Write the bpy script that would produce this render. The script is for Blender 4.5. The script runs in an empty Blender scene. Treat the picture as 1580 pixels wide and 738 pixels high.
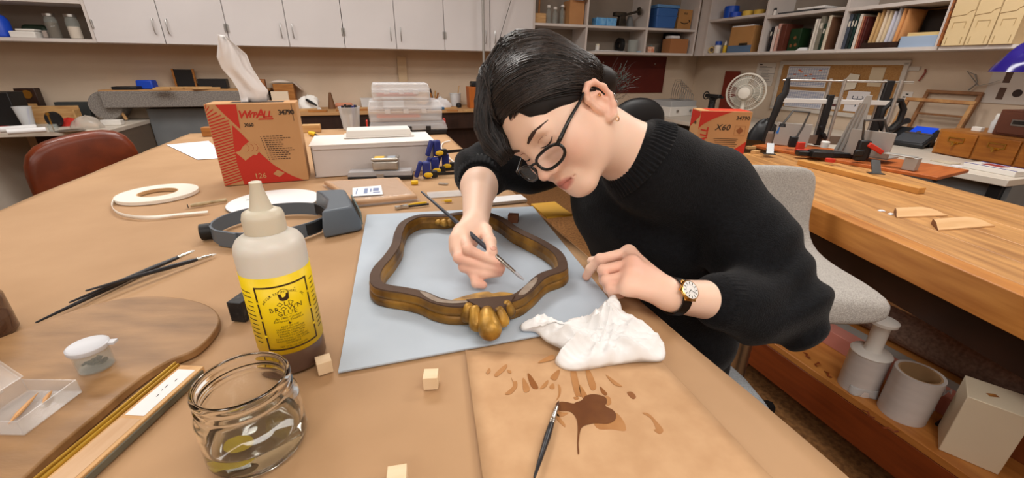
import bpy, bmesh, math, random
import numpy as np
from mathutils import Vector, Matrix, Euler
from math import sin, cos, pi, radians, atan, sqrt, tan
random.seed(7)
SC = bpy.context.scene
COL = SC.collection
# ------------------------------------------------------------------ camera
FPX, CX, CY = 640.0, 790.0, 369.0            # the photograph is 1580 x 738
PITCH, ROLL = atan(268/640), 0.012
TZ = 0.87                                    # top of the work table
CAMZ = TZ + 0.35
X0 = Vector((1, 0, 0)); U0 = Vector((0, sin(PITCH), cos(PITCH))); FW = Vector((0, cos(PITCH), -sin(PITCH)))
CR = X0*cos(ROLL) + U0*sin(ROLL); CU = U0*cos(ROLL) - X0*sin(ROLL)
CAM = Vector((0, 0, CAMZ))
cd = bpy.data.cameras.new('camera'); cam = bpy.data.objects.new('camera', cd); COL.objects.link(cam)
cd.sensor_fit = 'HORIZONTAL'; cd.sensor_width = 36.0; cd.lens = 36.0*FPX/1580.0
cd.clip_start = 0.02
cam.matrix_world = Matrix.Translation(CAM) @ Matrix((CR, CU, -FW)).transposed().to_4x4()
SC.camera = cam
# ------------------------------------------------------------------ light and exposure
SC.view_settings.view_transform = 'Standard'; SC.view_settings.look = 'None'
SC.view_settings.gamma = 1.0; SC.view_settings.use_curve_mapping = False
SC.view_settings.exposure = 0.0
SC.render.film_transparent = False
wd = bpy.data.worlds.new('room_air'); SC.world = wd; wd.use_nodes = True
wd.node_tree.nodes['Background'].inputs[0].default_value = (0.9, 0.92, 1.0, 1)
wd.node_tree.nodes['Background'].inputs[1].default_value = 0.30
CEIL = 2.75
LAMPS = [(-1.55, 0.7, 7), (0.55, -0.35, 12), (-0.75, 2.35, 34), (1.75, 2.1, 34), (2.1, -0.3, 18), (-2.6, 2.3, 22), (-0.9, -2.2, 34), (1.2, -2.6, 26), (-2.6, -0.9, 16)]  # two lamps behind the camera added to brighten faces turned towards it
for lx, ly, lp in LAMPS:                      # the fluorescent ceiling fixtures and the two added fill lamps
    ld = bpy.data.lights.new('ceiling_lamp', 'AREA'); ld.shape = 'RECTANGLE'; ld.size = 1.15; ld.size_y = 0.55
    ld.energy = lp; ld.color = (1.0, 0.975, 0.94)
    lo = bpy.data.objects.new('ceiling_lamp', ld); COL.objects.link(lo); lo.location = (lx, ly, CEIL-0.06)
    lo.rotation_euler = (0, 0, radians(18.5))
# ------------------------------------------------------------------ pixel <-> room
def ray(px, py):
    return CR*((px-CX)/FPX) + CU*((CY-py)/FPX) + FW
def at(px, py, z):
    "point of the horizontal plane z seen at a pixel"
    r = ray(px, py); return CAM + r*((z-CAMZ)/r.z)
def dep(px, py, t):
    return CAM + ray(px, py)*t
ROT = radians(18.5)
XD = Vector((cos(ROT), sin(ROT), 0)); YD = Vector((-sin(ROT), cos(ROT), 0))
A0 = Vector((-1.10, 4.2, 0))                 # where the cupboard fronts run past
def RM(s, d, z=0.0):
    return A0 + XD*s + YD*d + Vector((0, 0, z))
def onplane(px, py, A, N):
    r = ray(px, py); return CAM + r*((A-CAM).dot(N)/r.dot(N))
def BP(px, py, d=0.0):
    p = onplane(px, py, A0 + YD*d, YD) - A0; return p.dot(XD), p.z
SR = 3.36                                    # fronts of the shelves on the right wall
def RP(px, py, s=SR):
    p = onplane(px, py, A0 + XD*s, XD) - A0; return p.dot(YD), p.z
# ------------------------------------------------------------------ materials
def lin(c):
    return tuple((x/255/12.92 if x/255 <= 0.04045 else ((x/255+0.055)/1.055)**2.4) for x in c)
MATS = {}
def mat(name, c, rough=0.5, metal=0.0, c2=None, scale=8.0, stretch=(1, 1, 1), bump=0.0, bscale=None, bstretch=None,
        trans=0.0, ior=1.45, coat=0.0, spec=0.5, sheen=0.0, emit=0.0, sss=0.0, clear=0.0, detail=5.0, lo=0.35, hi=0.65, wave=None):
    if name in MATS: return MATS[name]
    m = bpy.data.materials.new(name); m.use_nodes = True; MATS[name] = m
    nt = m.node_tree; N = nt.nodes; L = nt.links
    b = N['Principled BSDF']; out = N['Material Output']
    b.inputs['Base Color'].default_value = (*lin(c), 1); b.inputs['Roughness'].default_value = rough
    b.inputs['Metallic'].default_value = metal; b.inputs['IOR'].default_value = ior
    b.inputs['Transmission Weight'].default_value = trans; b.inputs['Coat Weight'].default_value = coat
    b.inputs['Specular IOR Level'].default_value = spec; b.inputs['Sheen Weight'].default_value = sheen
    if sss: b.inputs['Subsurface Weight'].default_value = sss; b.inputs['Subsurface Radius'].default_value = (0.012, 0.005, 0.003); b.inputs['Subsurface Scale'].default_value = 0.6
    if emit: b.inputs['Emission Color'].default_value = (*lin(c), 1); b.inputs['Emission Strength'].default_value = emit
    tc = N.new('ShaderNodeTexCoord')
    if c2 is not None:
        mp = N.new('ShaderNodeMapping'); mp.inputs['Scale'].default_value = stretch; L.new(tc.outputs['Object'], mp.inputs['Vector'])
        if wave:
            t = N.new('ShaderNodeTexWave'); t.inputs['Scale'].default_value = scale; t.inputs['Distortion'].default_value = wave
            t.inputs['Detail'].default_value = 3; t.inputs['Detail Scale'].default_value = 1.5; f = t.outputs['Fac']
        else:
            t = N.new('ShaderNodeTexNoise'); t.inputs['Scale'].default_value = scale; t.inputs['Detail'].default_value = detail; f = t.outputs['Fac']
        L.new(mp.outputs[0], t.inputs['Vector'])
        r = N.new('ShaderNodeValToRGB'); r.color_ramp.elements[0].position = lo; r.color_ramp.elements[1].position = hi
        r.color_ramp.elements[0].color = (*lin(c), 1); r.color_ramp.elements[1].color = (*lin(c2), 1)
        L.new(f, r.inputs[0]); L.new(r.outputs[0], b.inputs['Base Color'])
    if bump:
        mp2 = N.new('ShaderNodeMapping'); mp2.inputs['Scale'].default_value = bstretch or stretch; L.new(tc.outputs['Object'], mp2.inputs['Vector'])
        t2 = N.new('ShaderNodeTexNoise'); t2.inputs['Scale'].default_value = bscale or scale*4; t2.inputs['Detail'].default_value = 4
        L.new(mp2.outputs[0], t2.inputs['Vector'])
        bp = N.new('ShaderNodeBump'); bp.inputs['Strength'].default_value = bump; bp.inputs['Distance'].default_value = 0.002
        L.new(t2.outputs['Fac'], bp.inputs['Height']); L.new(bp.outputs[0], b.inputs['Normal'])
    if clear:                                 # see-through plastic or glass sheet
        tr = N.new('ShaderNodeBsdfTransparent'); mx = N.new('ShaderNodeMixShader'); mx.inputs[0].default_value = clear
        L.new(b.outputs[0], mx.inputs[1]); L.new(tr.outputs[0], mx.inputs[2]); L.new(mx.outputs[0], out.inputs['Surface'])
    return m
# ------------------------------------------------------------------ mesh building
class MB:
    def __init__(s): s.v = []; s.f = []
    def add(s, vs, fs, M=None):
        n = len(s.v)
        s.v += [tuple(M @ Vector(p)) for p in vs] if M is not None else [tuple(p) for p in vs]
        s.f += [tuple(i+n for i in f) for f in fs]; return s
    def box(s, c, d, rz=0.0, M=None, taper=1.0):
        x, y, z = d[0]/2, d[1]/2, d[2]/2; k = taper
        vs = [(-x, -y, -z), (x, -y, -z), (x, y, -z), (-x, y, -z), (-x*k, -y*k, z), (x*k, -y*k, z), (x*k, y*k, z), (-x*k, y*k, z)]
        T = Matrix.Translation(c) @ (M if M is not None else Matrix.Rotation(rz, 4, 'Z'))
        return s.add(vs, [(0, 3, 2, 1), (4, 5, 6, 7), (0, 1, 5, 4), (1, 2, 6, 5), (2, 3, 7, 6), (3, 0, 4, 7)], T)
    def lathe(s, prof, n=24, M=None, cap=True):
        vs = []; fs = []; m = len(prof)
        for r, z in prof:
            for k in range(n): a = 2*pi*k/n; vs.append((r*cos(a), r*sin(a), z))
        for i in range(m-1):
            for k in range(n): fs.append((i*n+k, i*n+(k+1) % n, (i+1)*n+(k+1) % n, (i+1)*n+k))
        if cap:
            fs.append(tuple(reversed(range(n)))); fs.append(tuple((m-1)*n+k for k in range(n)))
        return s.add(vs, fs, M)
    def cyl(s, p0, p1, r0, r1=None, n=16):
        p0 = Vector(p0); p1 = Vector(p1); r1 = r0 if r1 is None else r1
        q = (p1-p0).to_track_quat('Z', 'Y').to_matrix().to_4x4()
        return s.lathe([(r0, 0), (r1, (p1-p0).length)], n, Matrix.Translation(p0) @ q)
    def turned(s, p0, p1, prof, n=14):
        "prof: (fraction along, radius)"
        p0 = Vector(p0); p1 = Vector(p1); Ln = (p1-p0).length
        q = (p1-p0).to_track_quat('Z', 'Y').to_matrix().to_4x4()
        return s.lathe([(r, f*Ln) for f, r in prof], n, Matrix.Translation(p0) @ q)
    def tube(s, pts, r, n=8, closed=False, flat=1.0, up=None):
        P = [Vector(p) for p in pts]; m = len(P); vs = []; fs = []
        prev = None
        for i, p in enumerate(P):
            t = (P[(i+1) % m]-P[i-1]) if closed else (P[min(i+1, m-1)]-P[max(i-1, 0)])
            t.normalize()
            if up is not None: a = Vector(up)
            else: a = prev if prev is not None else (Vector((0, 0, 1)) if abs(t.z) < 0.9 else Vector((1, 0, 0)))
            b = t.cross(a).normalized(); a = b.cross(t).normalized(); prev = a
            rr = r[i] if hasattr(r, '__len__') else r
            for k in range(n):
                g = 2*pi*k/n; vs.append(p + a*(cos(g)*rr*flat) + b*(sin(g)*rr))
        for i in range(m if closed else m-1):
            j = (i+1) % m
            for k in range(n): fs.append((i*n+k, i*n+(k+1) % n, j*n+(k+1) % n, j*n+k))
        if not closed: fs.append(tuple(reversed(range(n)))); fs.append(tuple((m-1)*n+k for k in range(n)))
        return s.add(vs, fs)
    def prism(s, poly, z0, z1, M=None):
        n = len(poly)
        ar = sum(poly[i][0]*poly[(i+1) % n][1]-poly[(i+1) % n][0]*poly[i][1] for i in range(n))
        if ar < 0: poly = list(reversed(poly))
        vs = [(p[0], p[1], z0) for p in poly] + [(p[0], p[1], z1) for p in poly]
        fs = [tuple(reversed(range(n))), tuple(range(n, 2*n))] + [(i, (i+1) % n, n+(i+1) % n, n+i) for i in range(n)]
        return s.add(vs, fs, M)
    def sweep(s, path, prof, closed=True):
        "path: 2D-in-plane points (x,y,z); prof: (outward offset, up) closed section"
        P = [Vector(p) for p in path]; m = len(P); k = len(prof); vs = []; fs = []
        for i, p in enumerate(P):
            t = (P[(i+1) % m]-P[i-1]) if closed else (P[min(i+1, m-1)]-P[max(i-1, 0)])
            t.z = 0; t.normalize(); nrm = Vector((t.y, -t.x, 0))
            for o, z in prof: vs.append(p+nrm*o+Vector((0, 0, z)))
        for i in range(m if closed else m-1):
            j = (i+1) % m
            for q in range(k): fs.append((i*k+q, i*k+(q+1) % k, j*k+(q+1) % k, j*k+q))
        if not closed: fs.append(tuple(range(k))); fs.append(tuple((m-1)*k+q for q in reversed(range(k))))
        return s.add(vs, fs)
    def grid(s, fn, nu, nv, wrap=False):
        vs = [fn(i/(nu-1), j/(nv-1)) for i in range(nu) for j in range(nv)]
        fs = [(i*nv+j, (i+1)*nv+j, (i+1)*nv+j+1, i*nv+j+1) for i in range(nu-1) for j in range(nv-1)]
        return s.add(vs, fs)
    def ball(s, c, r, n=16, M=None):
        rx, ry, rz = r if hasattr(r, '__len__') else (r, r, r); vs = []; fs = []; h = n//2
        for i in range(h+1):
            a = pi*i/h
            for k in range(n): g = 2*pi*k/n; vs.append((rx*sin(a)*cos(g), ry*sin(a)*sin(g), -rz*cos(a)))
        for i in range(h):
            for k in range(n): fs.append((i*n+k, i*n+(k+1) % n, (i+1)*n+(k+1) % n, (i+1)*n+k))
        T = Matrix.Translation(c) @ (M if M is not None else Matrix.Identity(4))
        return s.add(vs, fs, T)
def finish(o, label=None, cat=None, group=None, kind=None):
    if label: o['label'] = label
    if cat: o['category'] = cat
    if group: o['group'] = group
    if kind: o['kind'] = kind
    return o
def obj(name, mb, m, parent=None, loc=(0, 0, 0), rz=0.0, label=None, cat=None, group=None, kind=None, bev=0.0, smooth=35, seg=2, rot=None, sub=0, solid=0):
    me = bpy.data.meshes.new(name)
    if isinstance(mb, MB): me.from_pydata([tuple(v) for v in mb.v], [], mb.f)
    else: me = mb
    if isinstance(mb, MB):
        bm = bmesh.new(); bm.from_mesh(me)
        bmesh.ops.remove_doubles(bm, verts=bm.verts, dist=1e-6)
        bmesh.ops.recalc_face_normals(bm, faces=bm.faces); bm.to_mesh(me); bm.free()
    me.materials.append(m)
    if smooth:
        me.shade_smooth()
        if smooth < 180: me.set_sharp_from_angle(angle=radians(smooth))
    o = bpy.data.objects.new(name, me); COL.objects.link(o)
    o.location = loc; o.rotation_euler = rot if rot is not None else (0, 0, rz)
    if parent is not None: o.parent = parent
    if solid:
        md = o.modifiers.new('solid', 'SOLIDIFY'); md.thickness = solid; md.offset = 0
    if bev:
        md = o.modifiers.new('bevel', 'BEVEL'); md.width = bev; md.segments = seg; md.limit_method = 'ANGLE'; md.angle_limit = radians(40)
        md.harden_normals = False
    if sub:
        md = o.modifiers.new('sub', 'SUBSURF'); md.levels = sub; md.render_levels = sub
    return finish(o, label, cat, group, kind)
def thing(name, label, cat, loc=(0, 0, 0), rz=0.0, group=None, rot=None, M=None):
    o = bpy.data.objects.new(name, None); COL.objects.link(o); o.empty_display_size = 0.05
    o.location = loc; o.rotation_euler = rot if rot is not None else (0, 0, rz)
    if M is not None: o.matrix_world = M
    return finish(o, label, cat, group)
def copy_tree(o, parent=None, **kw):
    c = o.copy(); COL.objects.link(c)
    if parent is not None: c.parent = parent
    for ch in list(o.children): copy_tree(ch, c)
    for k, v in kw.items(): c[k] = v
    return c
def struct(name, mb, m, **k):
    return obj(name, mb, m, kind='structure', **k)
def text_mb(s, size, align='CENTER', shear=0.0, bold=0.0, spacing=1.0, res=2):
    cu = bpy.data.curves.new('t', 'FONT'); cu.body = s; cu.size = size; cu.align_x = align; cu.align_y = 'CENTER'
    cu.shear = shear; cu.offset = bold; cu.space_character = spacing; cu.resolution_u = res
    o = bpy.data.objects.new('t', cu); COL.objects.link(o)
    dg = bpy.context.evaluated_depsgraph_get(); me = o.evaluated_get(dg).to_mesh()
    mb = MB(); mb.add([tuple(v.co) for v in me.vertices], [tuple(p.vertices) for p in me.polygons])
    o.evaluated_get(dg).to_mesh_clear(); bpy.data.objects.remove(o); bpy.data.curves.remove(cu)
    return mb
def xf(mb, fn):
    mb.v = [tuple(fn(Vector(v))) for v in mb.v]; return mb
def put(dst, src, x=0, y=0, z=0, rz=0.0):
    return dst.add(src.v, src.f, Matrix.Translation((x, y, z)) @ Matrix.Rotation(rz, 4, 'Z'))
UPRIGHT = Matrix.Rotation(radians(90), 4, 'X')      # print drawn in XY stands up facing -Y
def spline(pts, n=8, closed=True):
    P = [Vector(p) for p in pts]; m = len(P); out = []
    for i in range(m if closed else m-1):
        if closed: a, b, c, d = P[i-1], P[i], P[(i+1) % m], P[(i+2) % m]
        else: a, b, c, d = P[max(i-1, 0)], P[i], P[i+1], P[min(i+2, m-1)]
        for k in range(n):
            t = k/n; t2 = t*t; t3 = t2*t
            out.append((a*(-t3+2*t2-t)+b*(3*t3-5*t2+2)+c*(-3*t3+4*t2+t)+d*(t3-t2))*0.5)
    if not closed: out.append(P[-1])
    return out
# ------------------------------------------------------------------ the shell of the room
M_wall = mat('wall_paint', (208, 188, 166), 0.85, c2=(201, 181, 159), scale=3, bump=0.15, bscale=160)
M_lam = mat('cupboard_laminate', (218, 214, 214), 0.45, c2=(212, 208, 208), scale=2)
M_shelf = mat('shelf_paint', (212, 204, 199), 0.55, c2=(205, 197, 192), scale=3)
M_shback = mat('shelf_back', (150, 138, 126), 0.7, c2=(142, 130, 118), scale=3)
M_steel = mat('brushed_steel', (190, 190, 188), 0.32, 1.0)
M_black = mat('black_plastic', (24, 24, 26), 0.45)
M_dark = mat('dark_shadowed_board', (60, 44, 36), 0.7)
M_floor = mat('brown_carpet', (150, 104, 58), 0.95, c2=(112, 74, 38), scale=60, bump=0.6, bscale=350)
M_ceil = mat('ceiling_tile', (228, 224, 215), 0.9, c2=(215, 210, 200), scale=40)
def quad_room(name, s0, s1, d0, d1, z0, z1, m):
    mb = MB(); p = RM((s0+s1)/2, (d0+d1)/2, (z0+z1)/2); mb.box(p, (s1-s0, d1-d0, z1-z0), ROT); return struct(name, mb, m)
WB, WR = 0.33, SR+0.33                                  # back wall face, right wall face
quad_room('floor', -6.5, WR+0.1, -8.0, WB+0.1, -0.1, 0, M_floor)
quad_room('ceiling', -6.5, WR+0.1, -8.0, WB+0.1, CEIL, CEIL+0.1, M_ceil)
quad_room('wall_back', -6.5, WR+0.1, WB, WB+0.1, 0, CEIL, M_wall)
quad_room('wall_right', WR, WR+0.1, -8.0, WB, 0, CEIL, M_wall)
quad_room('wall_left', -6.6, -6.5, -8.0, WB+0.1, 0, CEIL, M_wall)
quad_room('wall_front', -6.5, WR+0.1, -8.1, -8.0, 0, CEIL, M_wall)
M_lamp = mat('lamp_diffuser', (255, 248, 235), 0.6, emit=2.0)
for i, (lx, ly, lp) in enumerate(LAMPS):
    t = thing('ceiling_light', 'recessed fluorescent ceiling light '+('over the left side of the work table', 'over the near end of the work table', 'over the far end of the work table', 'over the workbench and saw', 'over the near end of the workbench', 'over the cluttered left desk', 'added behind the camera at left for fill', 'added behind the camera at right for fill', 'far to the left behind the brown chair')[i], 'ceiling light', (lx, ly, CEIL-0.002), ROT, 'ceiling lights')
    f = MB()
    for a, b, c, d in ((0, 0.31, 1.28, 0.04), (0, -0.31, 1.28, 0.04), (0.62, 0, 0.04, 0.66), (-0.62, 0, 0.04, 0.66)): f.box((a, b, -0.02), (c, d, 0.04))
    obj('fixture_frame', f, M_shelf, t); obj('diffuser', MB().box((0, 0, -0.012), (1.2, 0.58, 0.01)), M_lamp, t)
# ------------------------------------------------------------------ wall cupboards along the back
CB, CT = 1.345, 2.12                                      # underside and top of the wall units
DW = 0.445
def cupboard(s, label):
    t = thing('wall_cupboard', label, 'cupboard', RM(s, 0, CB), ROT, 'pale laminate wall cupboards')
    w = 2*DW; h = CT-CB
    obj('carcass', MB().box((w/2, WB/2+0.01, h/2), (w-0.002, WB-0.022, h)), M_lam, t, bev=0.001)
    for k in (0, 1):
        d = obj('door', MB().box((DW*k+DW/2, -0.001, h/2), (DW-0.005, 0.019, h-0.004)), M_lam, t, bev=0.0015)
        hx = DW-0.045 if k == 0 else DW+0.045
        obj('handle', MB().tube([(hx, -0.01, 0.07), (hx, -0.03, 0.075), (hx, -0.036, 0.10), (hx, -0.036, 0.15), (hx, -0.03, 0.175), (hx, -0.01, 0.18)], 0.004, 8), M_steel, d)
        sx = 0.0095 if k == 0 else w-0.0095
        obj('hinge', MB().box((sx, -0.013, 0.13), (0.014, 0.008, 0.055)).cyl((sx, -0.018, 0.10), (sx, -0.018, 0.16), 0.005, n=8), M_steel, d)
for i, lab in enumerate(('pale two-door wall cupboard leftmost, next to the open shelf', 'pale two-door wall cupboard behind the white wipe of the tall carton',
                          'pale two-door wall cupboard in the middle of the row', 'pale two-door wall cupboard next to the open shelves, above her hair')):
    cupboard(-2.208+i*2*DW+0.0, lab)
def shelf_unit(name, label, loc, rz, xs, zs_per_bay, h, depth, m=M_shelf, z0=0.0, lip=0.03):
    "upright panels at xs, boards between them"
    t = thing(name, label, 'shelves', loc, rz)
    th = 0.022
    for x in xs: obj('upright', MB().box((x, depth/2, h/2), (th, depth, h)), m, t, bev=0.001)
    for i, zs in enumerate(zs_per_bay):
        a, b = xs[i]+th/2, xs[i+1]-th/2
        for z in zs: obj('shelf_board', MB().box(((a+b)/2, depth/2+0.002, z), (b-a, depth-0.004, 0.024)), m, t, bev=0.001)
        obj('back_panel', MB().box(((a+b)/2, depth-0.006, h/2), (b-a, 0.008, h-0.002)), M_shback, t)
    return t
hU = CT-CB
# left open shelf
sL = -2.208
zmid = BP(60, 62)[1]
shelf_unit('open_shelf', 'open wall shelf with blue jug and glass jars at far left', RM(sL-0.953, 0.0, CB), ROT, (0.01, 0.94), ((0.012, BP(60, 3)[1]-CB+0.012, hU-0.012),), hU, WB-0.003)
# open shelves right of the cupboards
S3 = -2.208+8*DW
xs_b = [0.011, 0.60, 1.33, SR-S3-0.03]
ZM = BP(945, 40)[1]-CB-0.012
shelf_unit('open_shelf', 'open back wall shelves holding cardboard boxes and blue tub', RM(S3, 0.0, CB), ROT, xs_b, [(0.012, ZM, hU-0.012)]*3, hU, WB-0.003)
# shelves on the right wall (local x runs towards the camera)
xs_r = [0.135, 0.885, 1.64, 2.315]
ZR = [RP(1140, 27)[1]-CB, RP(1240, 20)[1]-CB, RP(1380, 7)[1]-CB]
shelf_unit('open_shelf', 'open right wall shelves full of books and folders', RM(SR, 0.0, CB), ROT-pi/2, xs_r, [(0.012, z, hU-0.012) for z in ZR], hU, WB-0.003)
obj('corner_filler', MB().box((0.06, 0.16, hU/2), (0.16, 0.02, hU)), M_shelf, bpy.data.objects['open_shelf.002'], loc=(0, -0.14, 0))
obj('end_board', MB().box((2.79, WB/2, 0.012), (0.92, WB-0.004, 0.022)), M_shelf, bpy.data.objects['open_shelf.002'])
print('shelf heights', CB, ZM, ZR, 'check bottoms', BP(300, 70), BP(700, 79), BP(940, 86), RP(1100, 90), RP(1400, 88))
# ------------------------------------------------------------------ the big work table
def ln(p, q, y): k = (y-p.y)/(q.y-p.y); return p+(q-p)*k
R1, R2 = at(1003, 477, TZ), at(1306, 738, TZ)
L1, L2 = at(290, 206, TZ), at(0, 326, TZ)
TDIR = YD
tr0 = at(1003, 477, TZ); tl0 = at(100, 283, TZ)
far = at(480, 200, TZ)
def tproj(P): q = P-tr0; return Vector((q.dot(XD), q.dot(YD), 0))
TW = -tproj(tl0).x; TL = tproj(far).y
print('table width', TW, 'far', TL, 'checks', tproj(R2), tproj(at(745, 243, TZ)), tproj(L1), tproj(L2))
TB0 = -1.15
M_kraft = mat('kraft_paper', (186, 149, 111), 0.6, c2=(172, 135, 97), detail=12, lo=0.3, hi=0.72, scale=5, bump=0.12, bscale=26, spec=0.35)
M_twood = mat('table_wood', (120, 78, 44), 0.5, c2=(98, 60, 32), scale=6, stretch=(8, 1, 8))
t = thing('work_table', 'large work table under brown kraft paper, woman seated at its edge', 'table', (tr0.x, tr0.y, 0), ROT)
obj('tabletop', MB().box((-TW/2, (TL+TB0)/2, TZ-0.003-0.02), (TW-0.012, TL-TB0-0.012, 0.04)), M_twood, t)
for x in (-0.12, -TW+0.12):
    for y in (TB0+0.12, TL-0.12): obj('leg', MB().box((x, y, (TZ-0.043)/2), (0.08, 0.08, TZ-0.043)), M_twood, t)
pk = MB()
nx, ny = 60, 90
def paper(u, v):
    x = -TW*u; y = TB0+(TL-TB0)*v
    wob = 0.0016*sin(x*9+y*4)*sin(y*7-1)*max(0, min(1, (u-0.35)*3))
    edge = 0.004*sin(y*11+1)*sin(y*5) if u > 0.995 or u < 0.005 else 0
    return (x+edge, y, max(0.0, wob) if 0.005 < u < 0.995 else 0.0)
pk.grid(paper, nx, ny)
e = 0.035
def hang(u, v):
    y = TB0+(TL-TB0)*v; return (-TW-0.004*sin(v*60)-0.004*u, y, -e*u*(1+0.3*sin(v*23)))
pk.grid(hang, 2, ny)
def hang2(u, v):
    y = TB0+(TL-TB0)*v; return (0.003*u, y, -0.004*u)
pk.grid(hang2, 2, ny)
obj('kraft_paper_cover', pk, M_kraft, loc=(tr0.x, tr0.y, TZ-0.0016), rz=ROT, solid=0.0012, label='brown kraft paper sheet covering the whole work table', cat='paper cover', smooth=180)
# ------------------------------------------------------------------ left and back of the room
def dd(p): return (Vector(p)-CAM).dot(FW)
def sz(p, npx): return dd(p)*npx/FPX
M_white = mat('white_paint', (226, 222, 216), 0.5)
M_deskw = mat('pale_laminate', (214, 205, 192), 0.45, c2=(206, 196, 182), scale=4)
M_grey = mat('grey_panel', (118, 122, 124), 0.6, c2=(108, 112, 115), scale=4)
M_greycarpet = mat('grey_carpet', (150, 144, 138), 0.95, c2=(112, 106, 101), scale=120, bump=0.6, bscale=300)
M_darkwood = mat('dark_brown_wood', (52, 30, 20), 0.45, c2=(40, 22, 14), scale=5, stretch=(6, 1, 1))
M_pine = mat('pine_wood', (205, 165, 112), 0.55, c2=(186, 142, 90), scale=9, stretch=(1, 8, 8))
M_oak = mat('oak_wood', (176, 118, 58), 0.5, c2=(150, 94, 42), scale=9, stretch=(1, 8, 8))
M_card = mat('cardboard', (190, 140, 92), 0.8, c2=(180, 130, 84), scale=6)
M_blue = mat('blue_plastic', (28, 72, 190), 0.4)
M_clearp = mat('clear_plastic', (235, 238, 240), 0.15, clear=0.62, spec=0.6)
M_milky = mat('milky_plastic', (232, 234, 236), 0.3, clear=0.3, spec=0.5)
M_glassthin = mat('thin_glass', (190, 200, 196), 0.05, clear=0.8, spec=0.8)
M_paper = mat('white_paper', (236, 236, 238), 0.8)
M_brass = mat('brass', (196, 150, 70), 0.35, 1.0)
M_red = mat('red_cloth', (190, 42, 30), 0.85)
M_leather = mat('brown_leather', (112, 46, 18), 0.34, c2=(92, 36, 14), scale=14, bump=0.12, bscale=260, spec=0.6)
# desk along the back wall at far left
DZ = 0.75
q0 = at(168, 201, DZ); q1 = at(0, 215, DZ)
dr = math.atan2((q0-q1).y, (q0-q1).x)
qs = (q0-A0).dot(XD); qd = (q0-A0).dot(YD)
t = thing('desk', 'pale laminate desk with cluttered top behind the brown chair', 'desk', (q0.x, q0.y, 0), ROT)
dl = WB-0.012-qd
obj('desktop', MB().box((-0.9, dl/2, DZ-0.015), (1.8, dl, 0.03)), M_deskw, t, bev=0.002)
obj('side_panel', MB().box((-0.02, dl/2, (DZ-0.03)/2), (0.03, dl-0.04, DZ-0.03)), mat('desk_end_brown', (112, 98, 84), 0.6), t)
obj('side_panel', MB().box((-0.86, dl/2-0.06, (DZ-0.03)/2), (0.03, dl-0.2, DZ-0.03)), M_deskw, t)
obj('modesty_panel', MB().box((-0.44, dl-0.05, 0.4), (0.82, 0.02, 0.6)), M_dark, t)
def on(px, py, z, lift=0.0005): p = at(px, py, z); p.z = z+lift; return p
def onwallside(px, py, z, d):
    "point on plane z but no further back than depth d"
    p = at(px, py, z); k = (p-A0).dot(YD)
    if k > d: p = onplane(px, py, A0+YD*d, YD)
    p.z = z+0.0005; return p
# dark loudspeaker box
p = onwallside(26, 196, DZ, WB-0.12)
obj('speaker_box', MB().box((0, 0, 0.125), (0.15, 0.16, 0.25)), M_black, loc=p, rz=ROT, bev=0.004, label='tall dark grey speaker box on the left desk', cat='speaker')
p2 = onwallside(62, 188, DZ, WB-0.06)
t = thing('wooden_clock', 'small wooden mantel clock leaning behind the plastic cup', 'clock', p2, ROT)
obj('case', MB().box((0, 0, 0.13), (0.13, 0.07, 0.26)), M_darkwood, t, bev=0.004)
obj('dial', MB().cyl((0.01, -0.036, 0.215), (0.01, -0.04, 0.215), 0.032, n=20), M_brass, t); obj('dial_plate', MB().box((0, -0.037, 0.11), (0.09, 0.004, 0.07)), M_pine, t)
p = onwallside(47, 198, DZ, WB-0.34)
t = thing('plastic_cup', 'clear tapered plastic cup on the left desk', 'cup', p, 0)
obj('cup_wall', MB().lathe([(0.032, 0), (0.05, 0.15), (0.053, 0.15), (0.053, 0.154), (0.048, 0.154), (0.031, 0.004)], 24, cap=True), M_clearp, t)
obj('tool', MB().cyl((0.0, 0, 0.006), (0.03, 0.01, 0.14), 0.004), M_blue, t)
p = onwallside(88, 190, DZ, WB-0.07)
t = thing('wooden_tray', 'shallow pine wooden case standing open on the left desk', 'box', p, ROT)
obj('case_back', MB().box((0, 0.03, 0.065), (0.32, 0.012, 0.13)), M_pine, t)
obj('case_side', MB().box((-0.155, -0.01, 0.05), (0.012, 0.07, 0.1)), M_pine, t); obj('case_side', MB().box((0.155, -0.01, 0.05), (0.012, 0.07, 0.1)), M_pine, t)
obj('case_base', MB().box((0, -0.01, 0.006), (0.3, 0.07, 0.012)), M_pine, t)
p = onwallside(88, 196, DZ, WB-0.21)
obj('tape_dispenser_wheel', MB().lathe([(0.03, -0.012), (0.055, -0.014), (0.055, 0.014), (0.03, 0.012)], 24, Matrix.Rotation(radians(90), 4, 'X')), M_black, loc=p+Vector((0, 0, 0.056)), rz=ROT-0.3, label='black round tape wheel on the left desk', cat='wheel')
p = onwallside(84, 203, DZ, WB-0.33)
t = thing('brass_dauber', 'small glass pot with tall brass stick on the left desk', 'pot', p, 0)
obj('pot', MB().lathe([(0.026, 0), (0.03, 0.035), (0.027, 0.05), (0.024, 0.05), (0.026, 0.034), (0.023, 0.004)], 20), M_glassthin, t)
obj('stick', MB().turned((0, 0, 0.006), (0, 0, 0.13), [(0, 0.004), (0.85, 0.005), (0.86, 0.011), (0.97, 0.011), (1, 0.006)]), M_brass, t)
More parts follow.
